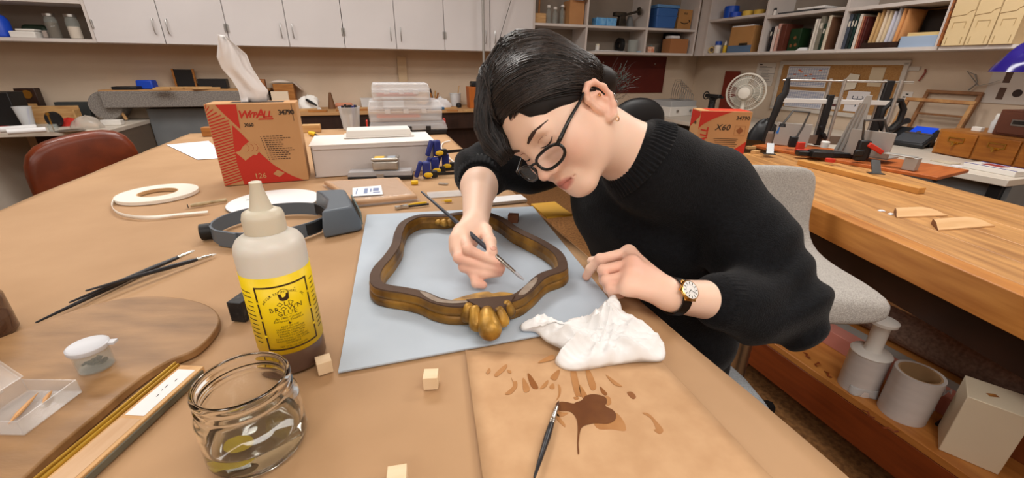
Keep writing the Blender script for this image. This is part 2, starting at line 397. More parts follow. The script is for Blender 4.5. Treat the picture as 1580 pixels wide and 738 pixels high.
def heap(name, label, cat, p, r, m, h, seed, n=24, rz=0, amp=0.25):
    rnd = random.Random(seed); ph = [(rnd.uniform(0, 6), rnd.uniform(2, 5), rnd.uniform(2, 6)) for _ in range(5)]
    mb = MB(); vs = []; fs = []
    R = 10
    for i in range(R+1):
        a = pi/2*i/R
        for k in range(n):
            g = 2*pi*k/n
            w = 1+amp*sum(sin(ph[q][0]+ph[q][1]*g+ph[q][2]*a) for q in range(5))/3
            vs.append((r[0]*cos(a)*cos(g)*w, r[1]*cos(a)*sin(g)*w, 0.0008+h*sin(a)*w))
    for i in range(R):
        for k in range(n): fs.append((i*n+k, i*n+(k+1) % n, (i+1)*n+(k+1) % n, (i+1)*n+k))
    fs.append(tuple(reversed(range(n))))
    mb.add(vs, fs)
    return obj(name, mb, m, loc=p, rz=rz, label=label, cat=cat, smooth=60)
heap('red_cloth', 'crumpled red cloth behind the beads on the left desk', 'cloth', onwallside(108, 194, DZ, WB-0.22), (0.085, 0.05), M_red, 0.05, 3)
M_bag = mat('plastic_bag', (214, 204, 192), 0.2, clear=0.45)
heap('bead_bag', 'clear plastic bag of pale beads on the left desk', 'bag', onwallside(137, 198, DZ, WB-0.34), (0.10, 0.075), M_bag, 0.085, 5, amp=0.12)
bd = MB(); rnd = random.Random(2)
bp = onwallside(137, 198, DZ, WB-0.34)
for i in range(26):
    a = rnd.uniform(0, 6.28); r = rnd.uniform(0, 0.07); bd.ball((r*cos(a), r*sin(a)*0.7, 0.014+0.012*rnd.random()), 0.012, 8)
obj('beads', bd, mat('bead_wood', (210, 180, 150), 0.5), loc=bp, label='pile of round pale beads inside the clear bag', cat='beads', kind='stuff')
obj('flat_plate', MB().lathe([(0.055, 0.0), (0.08, 0.008), (0.082, 0.012), (0.05, 0.006)], 24), M_steel, loc=onwallside(110, 204, DZ, WB-0.42), label='shallow metal dish beside the bead bag', cat='dish')
obj('dark_case', MB().box((0, 0, 0.075), (0.22, 0.05, 0.15)), mat('dark_grey_case', (58, 62, 62), 0.6), loc=onwallside(122, 186, DZ, WB-0.04), rz=ROT, bev=0.003, label='dark grey flat case standing behind the bead bag', cat='case')
obj('white_power_block', MB().box((0, 0, 0.02), (0.13, 0.06, 0.04)), M_white, loc=onwallside(175, 193, DZ, WB-0.2), rz=ROT, bev=0.004, label='white block under the end of the carpeted bench', cat='block')
for i, (a, b, c, l) in enumerate(((30, 203, 0.5, 'rolled white paper lying upper at the left end of desk'), (44, 207, 0.2, 'rolled white paper lying lower with yellow strip at desk edge'))):
    pp = onwallside(a, b, DZ, 0.0); mb = MB().tube([(-0.09, 0, 0.022), (0, 0, 0.022), (0.09, 0.0, 0.022)], 0.02, 12, flat=0.9)
    obj('paper_roll', mb, M_paper, loc=pp, rz=0.75+c*0.3, label=l, cat='paper')
obj('red_pouch', MB().box((0, 0, 0.015), (0.1, 0.06, 0.03)), M_red, loc=onwallside(2, 202, DZ, -0.12), rz=0.3, bev=0.01, label='red pouch at the very left of the desk', cat='pouch')
heap('black_bag', 'black soft bag at the far left behind the red pouch', 'bag', onwallside(-4, 190, DZ, WB-0.16), (0.09, 0.07), M_black, 0.1, 9)
# grey carpeted bench on legs
GZ = 1.0
g0 = at(150, 139, GZ); gd = (g0-A0).dot(YD); gs = (g0-A0).dot(XD)
M_gwood = mat('bench_edge_wood', (184, 140, 92), 0.6)
gl = WB-0.012-gd
t = thing('carpeted_bench', 'raised bench with grey carpet front behind the brown chair', 'bench', RM(gs, gd, 0), ROT)
gw = BP(412, 150, 0.0)[0]-gs
obj('carpet_front', MB().box((gw/2, 0.015, GZ-0.075), (gw, 0.03, 0.13)), M_greycarpet, t, bev=0.006)
obj('top_board', MB().box((gw/2, gl/2+0.002, GZ-0.008), (gw, gl-0.004, 0.016)), M_gwood, t)
obj('under_frame', MB().box((gw/2+0.05, gl/2+0.03, GZ-0.09), (gw-0.14, gl-0.1, 0.12)), M_darkwood, t)
mb = MB().lathe([(0.05, 0), (0.11, 0.002), (0.115, 0.03), (0.115, gl-0.08), (0.05, gl-0.06)], 28, Matrix.Rotation(radians(-90), 4, 'X'))
obj('end_roll', mb, M_greycarpet, t, loc=(-0.005, 0.04, GZ-0.125))
obj('leg', MB().tube([(0.06, 0.07, GZ-0.135), (0.09, 0.06, GZ-0.2), (0.10, 0.06, DZ+0.008)], 0.012), M_gwood, t)
obj('leg', MB().box((gw-0.05, 0.05, (GZ-0.14)/2), (0.05, 0.05, GZ-0.14)), M_gwood, t)
obj('grey_cabinet', MB().box((0.24+0.5, gl/2+0.05, (GZ-0.16)/2), (1.0, gl-0.12, GZ-0.16)), M_grey, t, bev=0.002)
def onb(px, py, d=None, z=GZ): return onwallside(px, py, z, WB-0.05 if d is None else d)
p = onb(227, 131, WB-0.1)
obj('blue_box', MB().box((0, 0, 0.035), (0.13, 0.09, 0.07), taper=0.9), M_blue, loc=p, rz=ROT-0.12, bev=0.008, label='small blue plastic box on the carpeted bench', cat='box')
obj('tool_tray', MB().box((0, 0, 0.012), (0.17, 0.10, 0.024)), M_black, loc=onb(196, 136, WB-0.2), rz=ROT, bev=0.004, label='flat black tool tray left of the blue box', cat='tray')
rnd = random.Random(4)
for i, (px, py, L, a, lab) in enumerate(((262, 134, 0.22, -0.25, 'pale wood offcut lying right beside the blue box'), (285, 134, 0.4, 0.0, 'long pale wood strip below the small easel'), (318, 133, 0.2, 0.2, 'short pale wood stick beside the carton wipe'), (250, 137, 0.12, 0.05, 'small pale wood chip on the bench edge'))):
    obj('wood_strip', MB().box((0, 0, 0.009), (L, 0.028, 0.018)), M_pine, loc=onb(px, py, WB-(0.2, 0.14, 0.24, 0.3)[i]), rz=ROT+a, bev=0.002, label=lab, cat='wood strip')
p = onb(287, 128, WB-0.06)
t = thing('panel_easel', 'small dark panel in a wooden upright frame on the bench', 'panel', p, ROT)
obj('panel', MB().box((0, 0, 0.085), (0.13, 0.012, 0.14)), M_black, t)
for x in (-0.075, 0.075): obj('upright', MB().box((x, 0, 0.08), (0.014, 0.02, 0.16)), M_oak, t)
obj('rail', MB().box((0, 0, 0.007), (0.164, 0.03, 0.014)), M_oak, t)
obj('black_box', MB().box((0, 0, 0.04), (0.22, 0.08, 0.08)), M_black, loc=onb(330, 130, WB-0.06), rz=ROT, bev=0.003, label='low black box on the bench behind the white wipe', cat='box')
# brown leather chair
zc = 0.80
c0 = at(120, 300, 0.74)
pa = dep(35, 240, 1.62); pb = dep(196, 215, 1.86)
ax = (pb-pa); ax.z = 0; wch = ax.length; rzc = math.atan2(ax.y, ax.x); mid = (pa+pb)/2
t = thing('leather_chair', 'brown leather chair back standing left of the work table', 'chair', (mid.x, mid.y, 0), rzc)
zt = dep(110, 205, 1.74).z
print('chair width', wch, 'top', zt)
def cback(u, v):
    a = u*2*pi; x0 = cos(a); y0 = sin(a)
    n = 4.6
    k = (abs(x0)**n+abs(y0)**n)**(-1/n)
    return x0*k, y0*k
mb = MB(); vs = []; fs = []; NU = 40; NV = 13
hw, hh = wch/2+0.02, 0.21
for j in range(NV):
    v = j/(NV-1); th = (v-0.5)*2; s = sqrt(max(0, 1-th*th))**0.6
    for i in range(NU):
        x, y = cback(i/NU, 0); sx = 0.86+0.14*s
        X = x*hw*sx*(1-0.05*max(0, -y)); Z = zt-hh+y*hh*sx - 0.02*(x*x) + 0.026*x
        Y = th*0.045 + 0.10*(X/hw)**2*hw*0.35*-1
        vs.append((X, Y, Z))
for j in range(NV-1):
    for i in range(NU): fs.append((j*NU+i, j*NU+(i+1) % NU, (j+1)*NU+(i+1) % NU, (j+1)*NU+i))
fs.append(tuple(range(NU))); fs.append(tuple((NV-1)*NU+i for i in reversed(range(NU))))
mb.add(vs, fs); obj('backrest', mb, M_leather, t, smooth=180)
obj('seat', MB().box((0, -0.24, 0.46), (wch, 0.44, 0.09)), M_leather, t, bev=0.03, seg=3)
obj('back_post', MB().tube([(0, 0.03, zt-0.25), (0, 0.06, 0.55), (0, -0.1, 0.41)], 0.02), M_steel, t)
obj('column', MB().cyl((0, -0.22, 0.06), (0, -0.22, 0.415), 0.025), M_steel, t)
for k in range(5):
    a = 2*pi*k/5; obj('leg', MB().tube([(0.02*cos(a), -0.22+0.02*sin(a), 0.09), (0.28*cos(a), -0.22+0.28*sin(a), 0.03)], [0.025, 0.03]), M_black, t)
# dark table along the back wall
BZ2 = 0.82
d2 = (at(600, 172, BZ2)-A0).dot(YD)
print('dark table depth', d2)
t = thing('back_table', 'dark brown table with cluttered top along the back wall', 'table', RM(-1.09, d2, 0), ROT)
tw = 1.97; tl = WB-0.012-d2
obj('tabletop', MB().box((tw/2, tl/2, BZ2-0.012), (tw, tl, 0.024)), M_gwood, t, bev=0.002)
obj('front_apron', MB().box((tw/2, 0.03, BZ2-0.10), (tw-0.02, 0.02, 0.15)), M_darkwood, t)
obj('cabinet_body', MB().box((tw*0.74, tl/2+0.05, (BZ2-0.03)/2), (tw*0.44, tl-0.14, BZ2-0.03)), M_darkwood, t)
obj('side_panel', MB().box((0.03, tl/2, (BZ2-0.03)/2), (0.03, tl-0.06, BZ2-0.03)), M_darkwood, t)
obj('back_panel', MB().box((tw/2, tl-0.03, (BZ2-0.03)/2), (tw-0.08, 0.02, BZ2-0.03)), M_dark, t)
def ont(px, py, d=WB-0.06, z=BZ2): return onwallside(px, py, z, d)
# things on the dark table, left to right
obj('wooden_box', MB().box((0, 0, 0.11), (0.17, 0.12, 0.22)), M_oak, loc=ont(442, 152, WB-0.09), rz=ROT, bev=0.003, label='tall oak wooden block behind the tall carton', cat='block')
obj('cork_block', MB().box((0, 0, 0.04), (0.07, 0.06, 0.08)), mat('cork', (172, 116, 74), 0.9, c2=(140, 88, 52), scale=60), loc=onb(404, 134, WB-0.12), rz=ROT, bev=0.003, label='brown cork block left of the tall oak block', cat='block')
def drape(u, v):
    x = (u-0.42)*0.26; y = (v-0.5)*0.13
    return (x, y, 0.2225+0.02*sin(u*5)*sin(v*3)*(u < 0.75)-(0.07*(u-0.76)/0.24 if u > 0.76 else 0)+0.012)
obj('tracing_paper', MB().grid(drape, 18, 12), mat('tracing_paper', (222, 208, 196), 0.5), loc=ont(442, 152, WB-0.09), rz=ROT, solid=0.001, label='translucent paper lying over the tall oak block', cat='paper')
obj('pale_board', MB().box((0, 0, 0.08), (0.14, 0.02, 0.16)), mat('pale_board', (226, 208, 184), 0.8), loc=ont(434, 158, WB-0.24), rz=ROT, label='pale square board standing behind the tall carton', cat='board')
heap('white_gloves', 'pair of crumpled white cotton gloves on the back table', 'gloves', ont(476, 160, WB-0.22), (0.10, 0.06), mat('cotton', (238, 236, 232), 0.9), 0.11, 11, amp=0.35)
obj('dark_knife', MB().turned((0, 0, 0), (0.11, -0.04, -0.05), [(0, 0.008), (0.1, 0.013), (0.6, 0.012), (1, 0.005)]), M_black, loc=ont(472, 152, WB-0.27)+Vector((0, 0, 0.09)), label='dark handled tool lying over the white gloves', cat='tool')
for i, (px, py, L, W, H, a, k, lab) in enumerate(((470, 166, 0.2, 0.08, 0.02, 0.1, M_pine, 'pale offcut beneath the gloves at the table edge'), (490, 168, 0.15, 0.05, 0.018, -0.1, M_oak, 'orange offcut at the table edge behind the marker cup'),
        (555, 160, 0.26, 0.05, 0.016, 0.05, M_pine, 'long pale wood strip behind the marker cup'), (545, 165, 0.3, 0.04, 0.014, 0.0, M_oak, 'long oak strip along the edge behind the marker cup'), (690, 168, 0.2, 0.04, 0.012, 0.2, M_pine, 'thin pale slat right of the clear boxes'), (698, 172, 0.10, 0.05, 0.012, -0.3, M_oak, 'orange slat near the right end of back table'), (722, 172, 0.08, 0.06, 0.014, 0.4, M_pine, 'pale flat offcut near the orange bin'))):
    obj('wood_offcut', MB().box((0, 0, H/2), (L, W, H)), k, loc=ont(px, py, WB-(0.40, 0.50, 0.30, 0.44, 0.31, 0.46, 0.38)[i]), rz=ROT+a, bev=0.001, label=lab, cat='wood offcut')
obj('turned_cone', MB().lathe([(0.034, 0), (0.03, 0.03), (0.014, 0.125), (0.011, 0.145), (0.0, 0.147)], 16), mat('brown_cone', (112, 76, 48), 0.6), loc=ont(512, 164, WB-0.2), label='brown turned wooden cone standing on the back table', cat='cone')
obj('red_rag', MB().box((0, 0, 0.02), (0.16, 0.05, 0.04)), mat('pinkish_rag', (206, 140, 112), 0.9), loc=ont(530, 158, WB-0.06), rz=ROT, bev=0.015, label='pinkish folded rag behind the brown cone', cat='rag')
t = thing('clear_tub', 'clear low plastic tub on the back table behind the boxes', 'tub', ont(570, 157, WB-0.1), ROT)
obj('tub_body', MB().box((0, 0, 0.04), (0.15, 0.09, 0.08), taper=1.08), M_milky, t); obj('tub_lid', MB().box((0, 0, 0.083), (0.17, 0.10, 0.006)), M_milky, t)
t = thing('clear_tub', 'clear tub with pale lid left of the leaning board', 'tub', ont(606, 150, WB-0.12), ROT)
obj('tub_body', MB().box((0, 0, 0.07), (0.2, 0.1, 0.14), taper=0.98), M_milky, t); obj('tub_lid', MB().box((0, 0, 0.143), (0.21, 0.11, 0.006)), M_milky, t)
for k, z in enumerate((0.166, 0.1995)):
    obj('wooden_roller', MB().lathe([(0.013, -0.035), (0.015, -0.03), (0.015, 0.03), (0.013, 0.035)], 14, Matrix.Rotation(radians(90), 4, 'Y')), M_oak, loc=ont(590, 149, WB-0.12)+Vector((-0.02, 0, z-0.004-0.0035*k)), rz=ROT, label=('lower', 'upper')[k]+' of two small oak rollers on the clear tub', cat='roller')
s_, z_ = BP(619, 87, WB-0.02)
obj('leaning_board', MB().box((0, 0, (z_-BZ2)/2), (0.085, 0.016, z_-BZ2)), mat('beige_board', (196, 172, 140), 0.7), loc=RM(s_, WB-0.025, BZ2+0.0006), rz=ROT, label='narrow beige board leaning upright on the back wall', cat='board')
p = ont(641, 152, WB-0.1)
obj('brass_rod', MB().turned(p+Vector((0, 0, 0)), p+Vector((0, 0, 0.23)), [(0, 0.01), (0.03, 0.008), (0.9, 0.007), (0.91, 0.016), (0.98, 0.014), (1, 0.008)]), mat('pale_brass', (214, 184, 128), 0.4), label='upright pale rod with round head on back table', cat='rod')
obj('wooden_disc', MB().lathe([(0.07, -0.015), (0.075, 0), (0.07, 0.015)], 28, Matrix.Rotation(radians(80), 4, 'X')), M_pine, loc=ont(652, 155, WB-0.06)+Vector((0, 0, 0.078)), rz=ROT, label='round pale wooden disc leaning at the back wall', cat='disc')
t = thing('brush_jar', 'jar of short tools and brush stubs on back table', 'jar', ont(670, 154, WB-0.1), 0)
obj('jar_body', MB().lathe([(0.035, 0), (0.038, 0.08), (0.033, 0.08), (0.03, 0.004)], 18), M_oak, t)
for k in range(5): obj('tool', MB().cyl((0.01*cos(k*1.3), 0.01*sin(k*1.3), 0.01), (0.045*cos(k*1.3), 0.03*sin(k*1.3), 0.13+0.02*(k % 3)), 0.006, 0.009), (M_oak, M_pine, M_dark)[k % 3], t)
heap('white_bag', 'white crumpled plastic bag right of the clear boxes', 'bag', ont(680, 162, WB-0.26), (0.10, 0.06), mat('white_plastic_bag', (226, 226, 230), 0.4), 0.09, 21, amp=0.2)
t = thing('milky_tub', 'tall milky plastic tub with stick on the back table', 'tub', ont(703, 160, WB-0.14), ROT)
obj('tub_body', MB().lathe([(0.05, 0), (0.058, 0.12), (0.061, 0.12), (0.061, 0.125), (0.053, 0.125), (0.047, 0.005)], 24), M_milky, t)
obj('stick', MB().cyl((0.01, 0, 0.008), (0.045, 0.01, 0.2), 0.005), M_pine, t)
obj('blue_pliers', MB().box((0, 0, 0.012), (0.12, 0.03, 0.024)), mat('teal_blue', (40, 92, 130), 0.5), loc=ont(676, 168, WB-0.5), rz=ROT-0.1, bev=0.006, label='blue handled tool lying before the white bag', cat='tool')
obj('bottle_top', MB().lathe([(0.025, 0), (0.028, 0.02), (0.024, 0.04), (0.01, 0.045)], 16), M_black, loc=ont(708, 166, WB-0.28), label='small black bottle top below the milky tub', cat='bottle top')
t = thing('orange_bin', 'orange wooden bin holding dark odds near the pole', 'bin', ont(735, 166, WB-0.12), ROT)
obj('bin_body', MB().box((0, 0, 0.1), (0.16, 0.14, 0.2), taper=1.1), mat('orange_wood', (190, 106, 36), 0.5, c2=(168, 88, 26), scale=8, stretch=(8, 8, 1)), t, bev=0.003)
obj('odds', MB().box((0, 0, 0.225), (0.11, 0.09, 0.05)), M_black, t, bev=0.01)
# thin steel pole and hanging wire
s_, z_ = BP(746, 60, -0.13)
obj('steel_pole', MB().cyl((0, 0, BZ2+0.001), (0, 0, CEIL-0.002), 0.012), mat('galvanised', (168, 166, 162), 0.45, 0.6), loc=RM(s_, -0.13, 0), label='thin grey pole rising in front of the cupboards', cat='pole')
a_, b_ = onplane(797, -60, RM(0, -0.06), YD), onplane(762, 90, RM(0, -0.06), YD)
a_ = onplane(815, -90, RM(0, -0.06), YD)
obj('wire', MB().cyl(b_, b_+(a_-b_)*((CEIL-0.003-b_.z)/(a_.z-b_.z)), 0.0035, n=6), mat('grey_wire', (110, 106, 102), 0.6), label='slanting thin wire above her head', cat='wire')
# things on the far left open shelf
shz = CB+0.0245
def ons(px, py, d=0.12):
    s, z = BP(px, py, d); return RM(s, d, shz)
t = thing('blue_jug', 'blue plastic jug with white cap on left open shelf', 'jug', ons(6, 62, 0.10), ROT)
obj('jug_body', MB().lathe([(0.06, 0), (0.068, 0.01), (0.068, 0.11), (0.05, 0.145), (0.03, 0.155)], 24), M_blue, t); obj('cap', MB().lathe([(0.032, 0.155), (0.032, 0.18)], 20), M_white, t)
t = thing('spice_jar', 'glass jar of brown grains with cork on the left shelf', 'jar', ons(88, 60, 0.08), ROT)
obj('jar_glass', MB().lathe([(0.034, 0), (0.037, 0.01), (0.037, 0.125), (0.03, 0.14), (0.03, 0.15)], 20), M_glassthin, t); obj('grains', MB().lathe([(0.031, 0.004), (0.034, 0.012), (0.034, 0.11)], 20), mat('brown_grains', (84, 60, 34), 0.9), t); obj('lid', MB().lathe([(0.033, 0.151), (0.033, 0.168)], 20), M_steel, t)
t = thing('salt_jar', 'glass jar of white powder at right end of left shelf', 'jar', ons(120, 60, 0.08), ROT)
obj('jar_glass', MB().lathe([(0.036, 0), (0.04, 0.01), (0.04, 0.12), (0.034, 0.14), (0.034, 0.15)], 20), M_glassthin, t); obj('powder', MB().lathe([(0.033, 0.004), (0.037, 0.012), (0.037, 0.085)], 20), mat('cream_powder', (222, 206, 190), 0.9), t); obj('lid', MB().lathe([(0.037, 0.151), (0.037, 0.168)], 20), M_steel, t)
t = thing('white_carton', 'white foam carton lying between blue jug and jars', 'carton', ons(44, 60, 0.09), ROT)
obj('tray', MB().box((0, 0, 0.022), (0.15, 0.1, 0.044)), M_white, t, bev=0.006); obj('lid', MB().box((0.02, 0, 0.053), (0.11, 0.09, 0.014)), M_white, t, bev=0.004)
obj('green_pouch', MB().box((0, 0, 0.05), (0.2, 0.06, 0.1), taper=0.7), mat('dark_green', (26, 44, 26), 0.6), loc=ons(58, 55, 0.22), rz=ROT, bev=0.02, label='dark green pouch at the back of the left shelf', cat='pouch')
obj('small_packet', MB().box((0, 0, 0.03), (0.03, 0.03, 0.05)), mat('greyish_packet', (160, 146, 138), 0.8), loc=ons(74, 60, 0.10), rz=ROT, bev=0.005, label='small grey packet left of the brown grain jar', cat='packet')
# ------------------------------------------------------------------ things on the open shelves at the back
LOW, MID = CB+0.0245, CB+ZM+0.0125
def onS(px, py, d=0.1, lv=LOW):
    s, z = BP(px, py, d); return RM(s, d, lv)
def bz(px, py, d): return BP(px, py, d)[1]
M_cardk = mat('shipping_cardboard', (186, 138, 84), 0.8, c2=(176, 128, 76), scale=5)
M_print = mat('black_print', (38, 30, 26), 0.7)
p = onS(831, 34, 0.1, MID)
t = thing('wooden_block_stand', 'pale wooden block with upright stick on upper shelf', 'block', p, ROT)
obj('block', MB().box((0, 0, 0.045), (0.12, 0.1, 0.09)), M_pine, t, bev=0.003); obj('stick', MB().cyl((0, 0, 0.09), (0.005, 0, 0.26), 0.01, 0.008), M_oak, t)
for k, (px, h, l) in enumerate(((846, 0.16, 'left'), (856, 0.145, 'middle'), (867, 0.17, 'right'))):
    t = thing('glass_bottle', 'small glass bottle with white cap, %s of three on upper shelf' % l, 'bottle', onS(px, 34, 0.12-0.02*(k % 2), MID), 0, 'glass bottles on the upper shelf')
    obj('bottle_glass', MB().lathe([(0.024, 0), (0.027, 0.006), (0.027, h-0.05), (0.014, h-0.025), (0.014, h-0.01)], 16), M_glassthin, t)
    obj('cap', MB().lathe([(0.018, h-0.01), (0.02, h), (0.016, h+0.012), (0.004, h+0.015)], 16), M_white, t)
p = onS(884, 36, 0.12, MID)
t = thing('cardboard_carton', 'open tan carton with raised flap beside the glass bottles', 'box', p, ROT)
obj('box_body', MB().box((0, 0, 0.11), (0.165, 0.16, 0.22)), M_card, t, bev=0.002)
obj('flap', MB().box((0.015, -0.1, 0.237), (0.13, 0.09, 0.004), M=Matrix.Rotation(0.35, 4, 'X')), M_card, t)
obj('tool', MB().cyl((-0.06, 0.02, 0.222), (-0.09, 0.02, 0.33), 0.012), M_steel, t)
p = onS(932, 38, 0.1, MID)
t = thing('blue_wipes_pack', 'light blue shrink-wrapped pack of two on upper shelf', 'pack', p, ROT)
M_lblue = mat('light_blue_pack', (80, 156, 222), 0.35, c2=(130, 190, 236), scale=30)
for x in (-0.062, 0.062): obj('packet', MB().box((x, 0, 0.04), (0.122, 0.1, 0.08)), M_lblue, t, bev=0.008)
p = onS(962, 38, 0.13, MID)
t = thing('bench_vise', 'dark iron clamp vise lying right of the blue pack', 'vise', p, ROT)
M_iron = mat('dark_iron', (46, 42, 36), 0.55, 0.5, c2=(70, 62, 50), scale=20)
obj('vise_body', MB().box((-0.03, 0, 0.06), (0.1, 0.08, 0.12), taper=0.7), M_iron, t, bev=0.01)
obj('jaw', MB().box((-0.06, 0, 0.125), (0.14, 0.06, 0.04)), M_iron, t, bev=0.006)
obj('screw', MB().cyl((0.0, 0, 0.12), (0.15, -0.03, 0.16), 0.012), M_iron, t); obj('hand_wheel', MB().cyl((0.15, -0.03, 0.16), (0.17, -0.034, 0.164), 0.04, n=18), M_iron, t)
obj('grey_cone', MB().lathe([(0.055, 0), (0.05, 0.02), (0.02, 0.12), (0.0, 0.125)], 20), M_grey, t, loc=(0.105, 0.05, 0))
p = onS(921, 81, 0.08)
t = thing('white_bottle', 'small white cylindrical bottle on lower shelf', 'bottle', p, 0)
obj('bottle_body', MB().lathe([(0.022, 0.012), (0.022, 0.055), (0.02, 0.057)], 16), M_white, t); obj('cap', MB().lathe([(0.021, 0.057), (0.021, 0.075)], 16), mat('cream_cap', (226, 220, 200), 0.5), t)
def sheet(u, v): return ((u-0.5)*0.38, (v-0.5)*0.16, 0.004+0.012*abs(sin(u*17+v*5))*sin(pi*u)*sin(pi*v))
obj('white_papers', MB().grid(sheet, 30, 10), M_paper, loc=onS(935, 84, 0.09), rz=ROT, solid=0.004, label='loose white wrapping sheets under the small white bottle', cat='paper')
p = onS(955, 82, 0.22)
obj('tape_coil', MB().lathe([(0.04, -0.02), (0.075, -0.022), (0.075, 0.022), (0.04, 0.02), (0.04, -0.02)], 24, Matrix.Rotation(radians(90), 4, 'Y'), cap=False), M_black, loc=p+Vector((0, 0, 0.075)), rz=ROT, label='black tape coil standing on edge on lower shelf', cat='coil')
t = thing('glass_beaker', 'clear glass beaker right of the black tape coil', 'beaker', onS(975, 82, 0.09), 0)
obj('beaker_glass', MB().lathe([(0.05, 0), (0.055, 0.005), (0.055, 0.12), (0.058, 0.125), (0.052, 0.125), (0.051, 0.006)], 20), M_glassthin, t)
obj('blue_strip', MB().box((0, 0, 0.006), (0.04, 0.025, 0.012)), mat('pale_blue', (150, 180, 205), 0.6), loc=onS(985, 84, 0.02), rz=ROT, label='small pale blue strip at the shelf edge', cat='strip')
# third bay
p = onS(1017, 43, 0.14, MID)
t = thing('storage_tub', 'blue plastic storage tub with lighter lid on upper shelf', 'tub', p, ROT)
M_tub = mat('tub_blue', (58, 104, 172), 0.45)
obj('tub_body', MB().box((0, 0, 0.1), (0.25, 0.22, 0.2), taper=1.1), M_tub, t, bev=0.012); obj('rim_band', MB().box((0, 0, 0.125), (0.272, 0.242, 0.012)), M_tub, t, bev=0.003)
obj('tub_lid', MB().box((0, 0, 0.215), (0.29, 0.26, 0.03)), mat('lid_blue', (98, 146, 200), 0.45), t, bev=0.008)
p = onS(1046, 45, 0.15, MID)
t = thing('smile_carton', 'tan shipping carton printed with a curved smile arrow', 'box', p, ROT+0.05)
obj('box_body', MB().box((0, 0, 0.1), (0.19, 0.18, 0.2)), M_cardk, t, bev=0.002)
arc = [(0.075*sin(a), -0.0905, 0.105-0.045*cos(a)) for a in [(-0.95+1.9*i/14) for i in range(15)]]
sm = MB().tube(arc, [0.002+0.005*sin(pi*i/14) for i in range(15)], 6, up=(0, -1, 0), flat=0.08)
sm.add([(0.075, -0.0905, 0.095), (0.05, -0.0905, 0.1), (0.073, -0.0905, 0.068)], [(0, 1, 2)])
obj('smile_print', sm, M_print, t)
mb = MB()
for k in range(5): mb.box((-0.02+0.012*k, -0.0905, 0.16), (0.006, 0.0006, 0.02))
obj('arrow_marks', mb, M_print, t)
p = onS(1039, 87, 0.10)
t = thing('long_carton', 'long low cardboard box on the lower corner shelf', 'box', p, ROT+0.05)
obj('box_body', MB().box((0, 0, 0.075), (0.25, 0.14, 0.15)), mat('tan_carton', (172, 116, 72), 0.8), t, bev=0.002)
obj('folded_paper', MB().box((-0.05, 0, 0.016), (0.12, 0.1, 0.03)), M_paper, loc=p+Vector((0, 0, 0.151)), rz=ROT+0.1, bev=0.004, label='folded white paper on the long low carton', cat='paper')
p = onS(1033, 82, 0.26)
t = thing('black_case', 'black tool case behind the long low carton', 'case', p, ROT)
obj('case_shell', MB().box((0, 0.01, 0.11), (0.20, 0.06, 0.22)), M_black, t, bev=0.01)
for x in (-0.07, 0.07): obj('latch', MB().tube([(x-0.012, -0.037, 0.2), (x-0.012, -0.042, 0.15), (x+0.012, -0.042, 0.15), (x+0.012, -0.037, 0.2)], 0.004, 6), M_steel, t)
obj('handle', MB().tube([(-0.035, -0.037, 0.175), (-0.035, -0.045, 0.14), (0.035, -0.045, 0.14), (0.035, -0.037, 0.175)], 0.005, 6), M_steel, t)
obj('tape_box', MB().box((0, 0, 0.03), (0.08, 0.07, 0.06)), mat('orange_white_box', (232, 206, 186), 0.7, c2=(214, 120, 80), scale=30), loc=onS(1001, 85, 0.06), rz=ROT, bev=0.002, label='small white and orange tape box left of the long carton', cat='box')
obj('tape_roll', MB().lathe([(0.018, -0.015), (0.04, -0.015), (0.04, 0.015), (0.018, 0.015), (0.018, -0.015)], 20, Matrix.Rotation(radians(80), 4, 'X'), cap=False), mat('teal_tape', (140, 165, 165), 0.5), loc=onS(1003, 80, 0.14)+Vector((0, 0, 0.042)), rz=ROT+0.5, label='grey green tape roll behind the small orange box', cat='tape roll')
# ------------------------------------------------------------------ things on the right wall shelves
RR = ROT-pi/2
def onR(px, py, off=0.1, z=LOW):
    d, zz = RP(px, py, SR+off); return RM(SR+off, d, z)
def midz(i): return CB+ZR[i]+0.0125
t = thing('tape_roll', 'small yellowish tape roll at left of right wall shelf', 'tape roll', onR(1097, 84, 0.07)+Vector((0, 0, 0.035)), RR+0.5)
obj('tape_ring', MB().lathe([(0.022, -0.012), (0.035, -0.012), (0.035, 0.012), (0.022, 0.012), (0.022, -0.012)], 20, Matrix.Rotation(radians(90), 4, 'X'), cap=False), mat('yellowish_tape', (206, 176, 110), 0.5), t)
t = thing('paint_jar', 'small white jar with blue lid on right shelf', 'jar', onR(1106, 83, 0.06), RR)
obj('jar_body', MB().lathe([(0.032, 0), (0.035, 0.005), (0.035, 0.07), (0.03, 0.08)], 18), M_white, t); obj('lid', MB().lathe([(0.034, 0.08), (0.034, 0.115), (0.03, 0.118)], 18), mat('lid_royal', (36, 76, 170), 0.4), t)
t = thing('glue_tube', 'yellow and white squeeze bottle left of the tan folder', 'bottle', onR(1117, 83, 0.06), RR)
obj('tube_body', MB().lathe([(0.018, 0), (0.02, 0.004), (0.02, 0.065), (0.012, 0.075)], 14), mat('yellow_label', (222, 184, 50), 0.5), t); obj('nozzle', MB().lathe([(0.012, 0.075), (0.011, 0.1), (0.004, 0.115)], 14), M_white, t)
p = onR(1144, 84, 0.09)
t = thing('filing_box', 'tan cardboard file with blue grey base strip on right shelf', 'file box', p, RR)
obj('file_body', MB().box((0, 0, 0.12), (0.3, 0.1, 0.24)), M_cardk, t, bev=0.002); obj('base_strip', MB().box((0, -0.053, 0.033), (0.302, 0.005, 0.066)), mat('slate_blue', (92, 118, 150), 0.6), t)
obj('metal_clip', MB().box((0.05, -0.058, 0.075), (0.1, 0.006, 0.022)), M_iron, t)
obj('papers', MB().box((-0.02, 0, 0.246), (0.26, 0.08, 0.012)), M_paper, t)
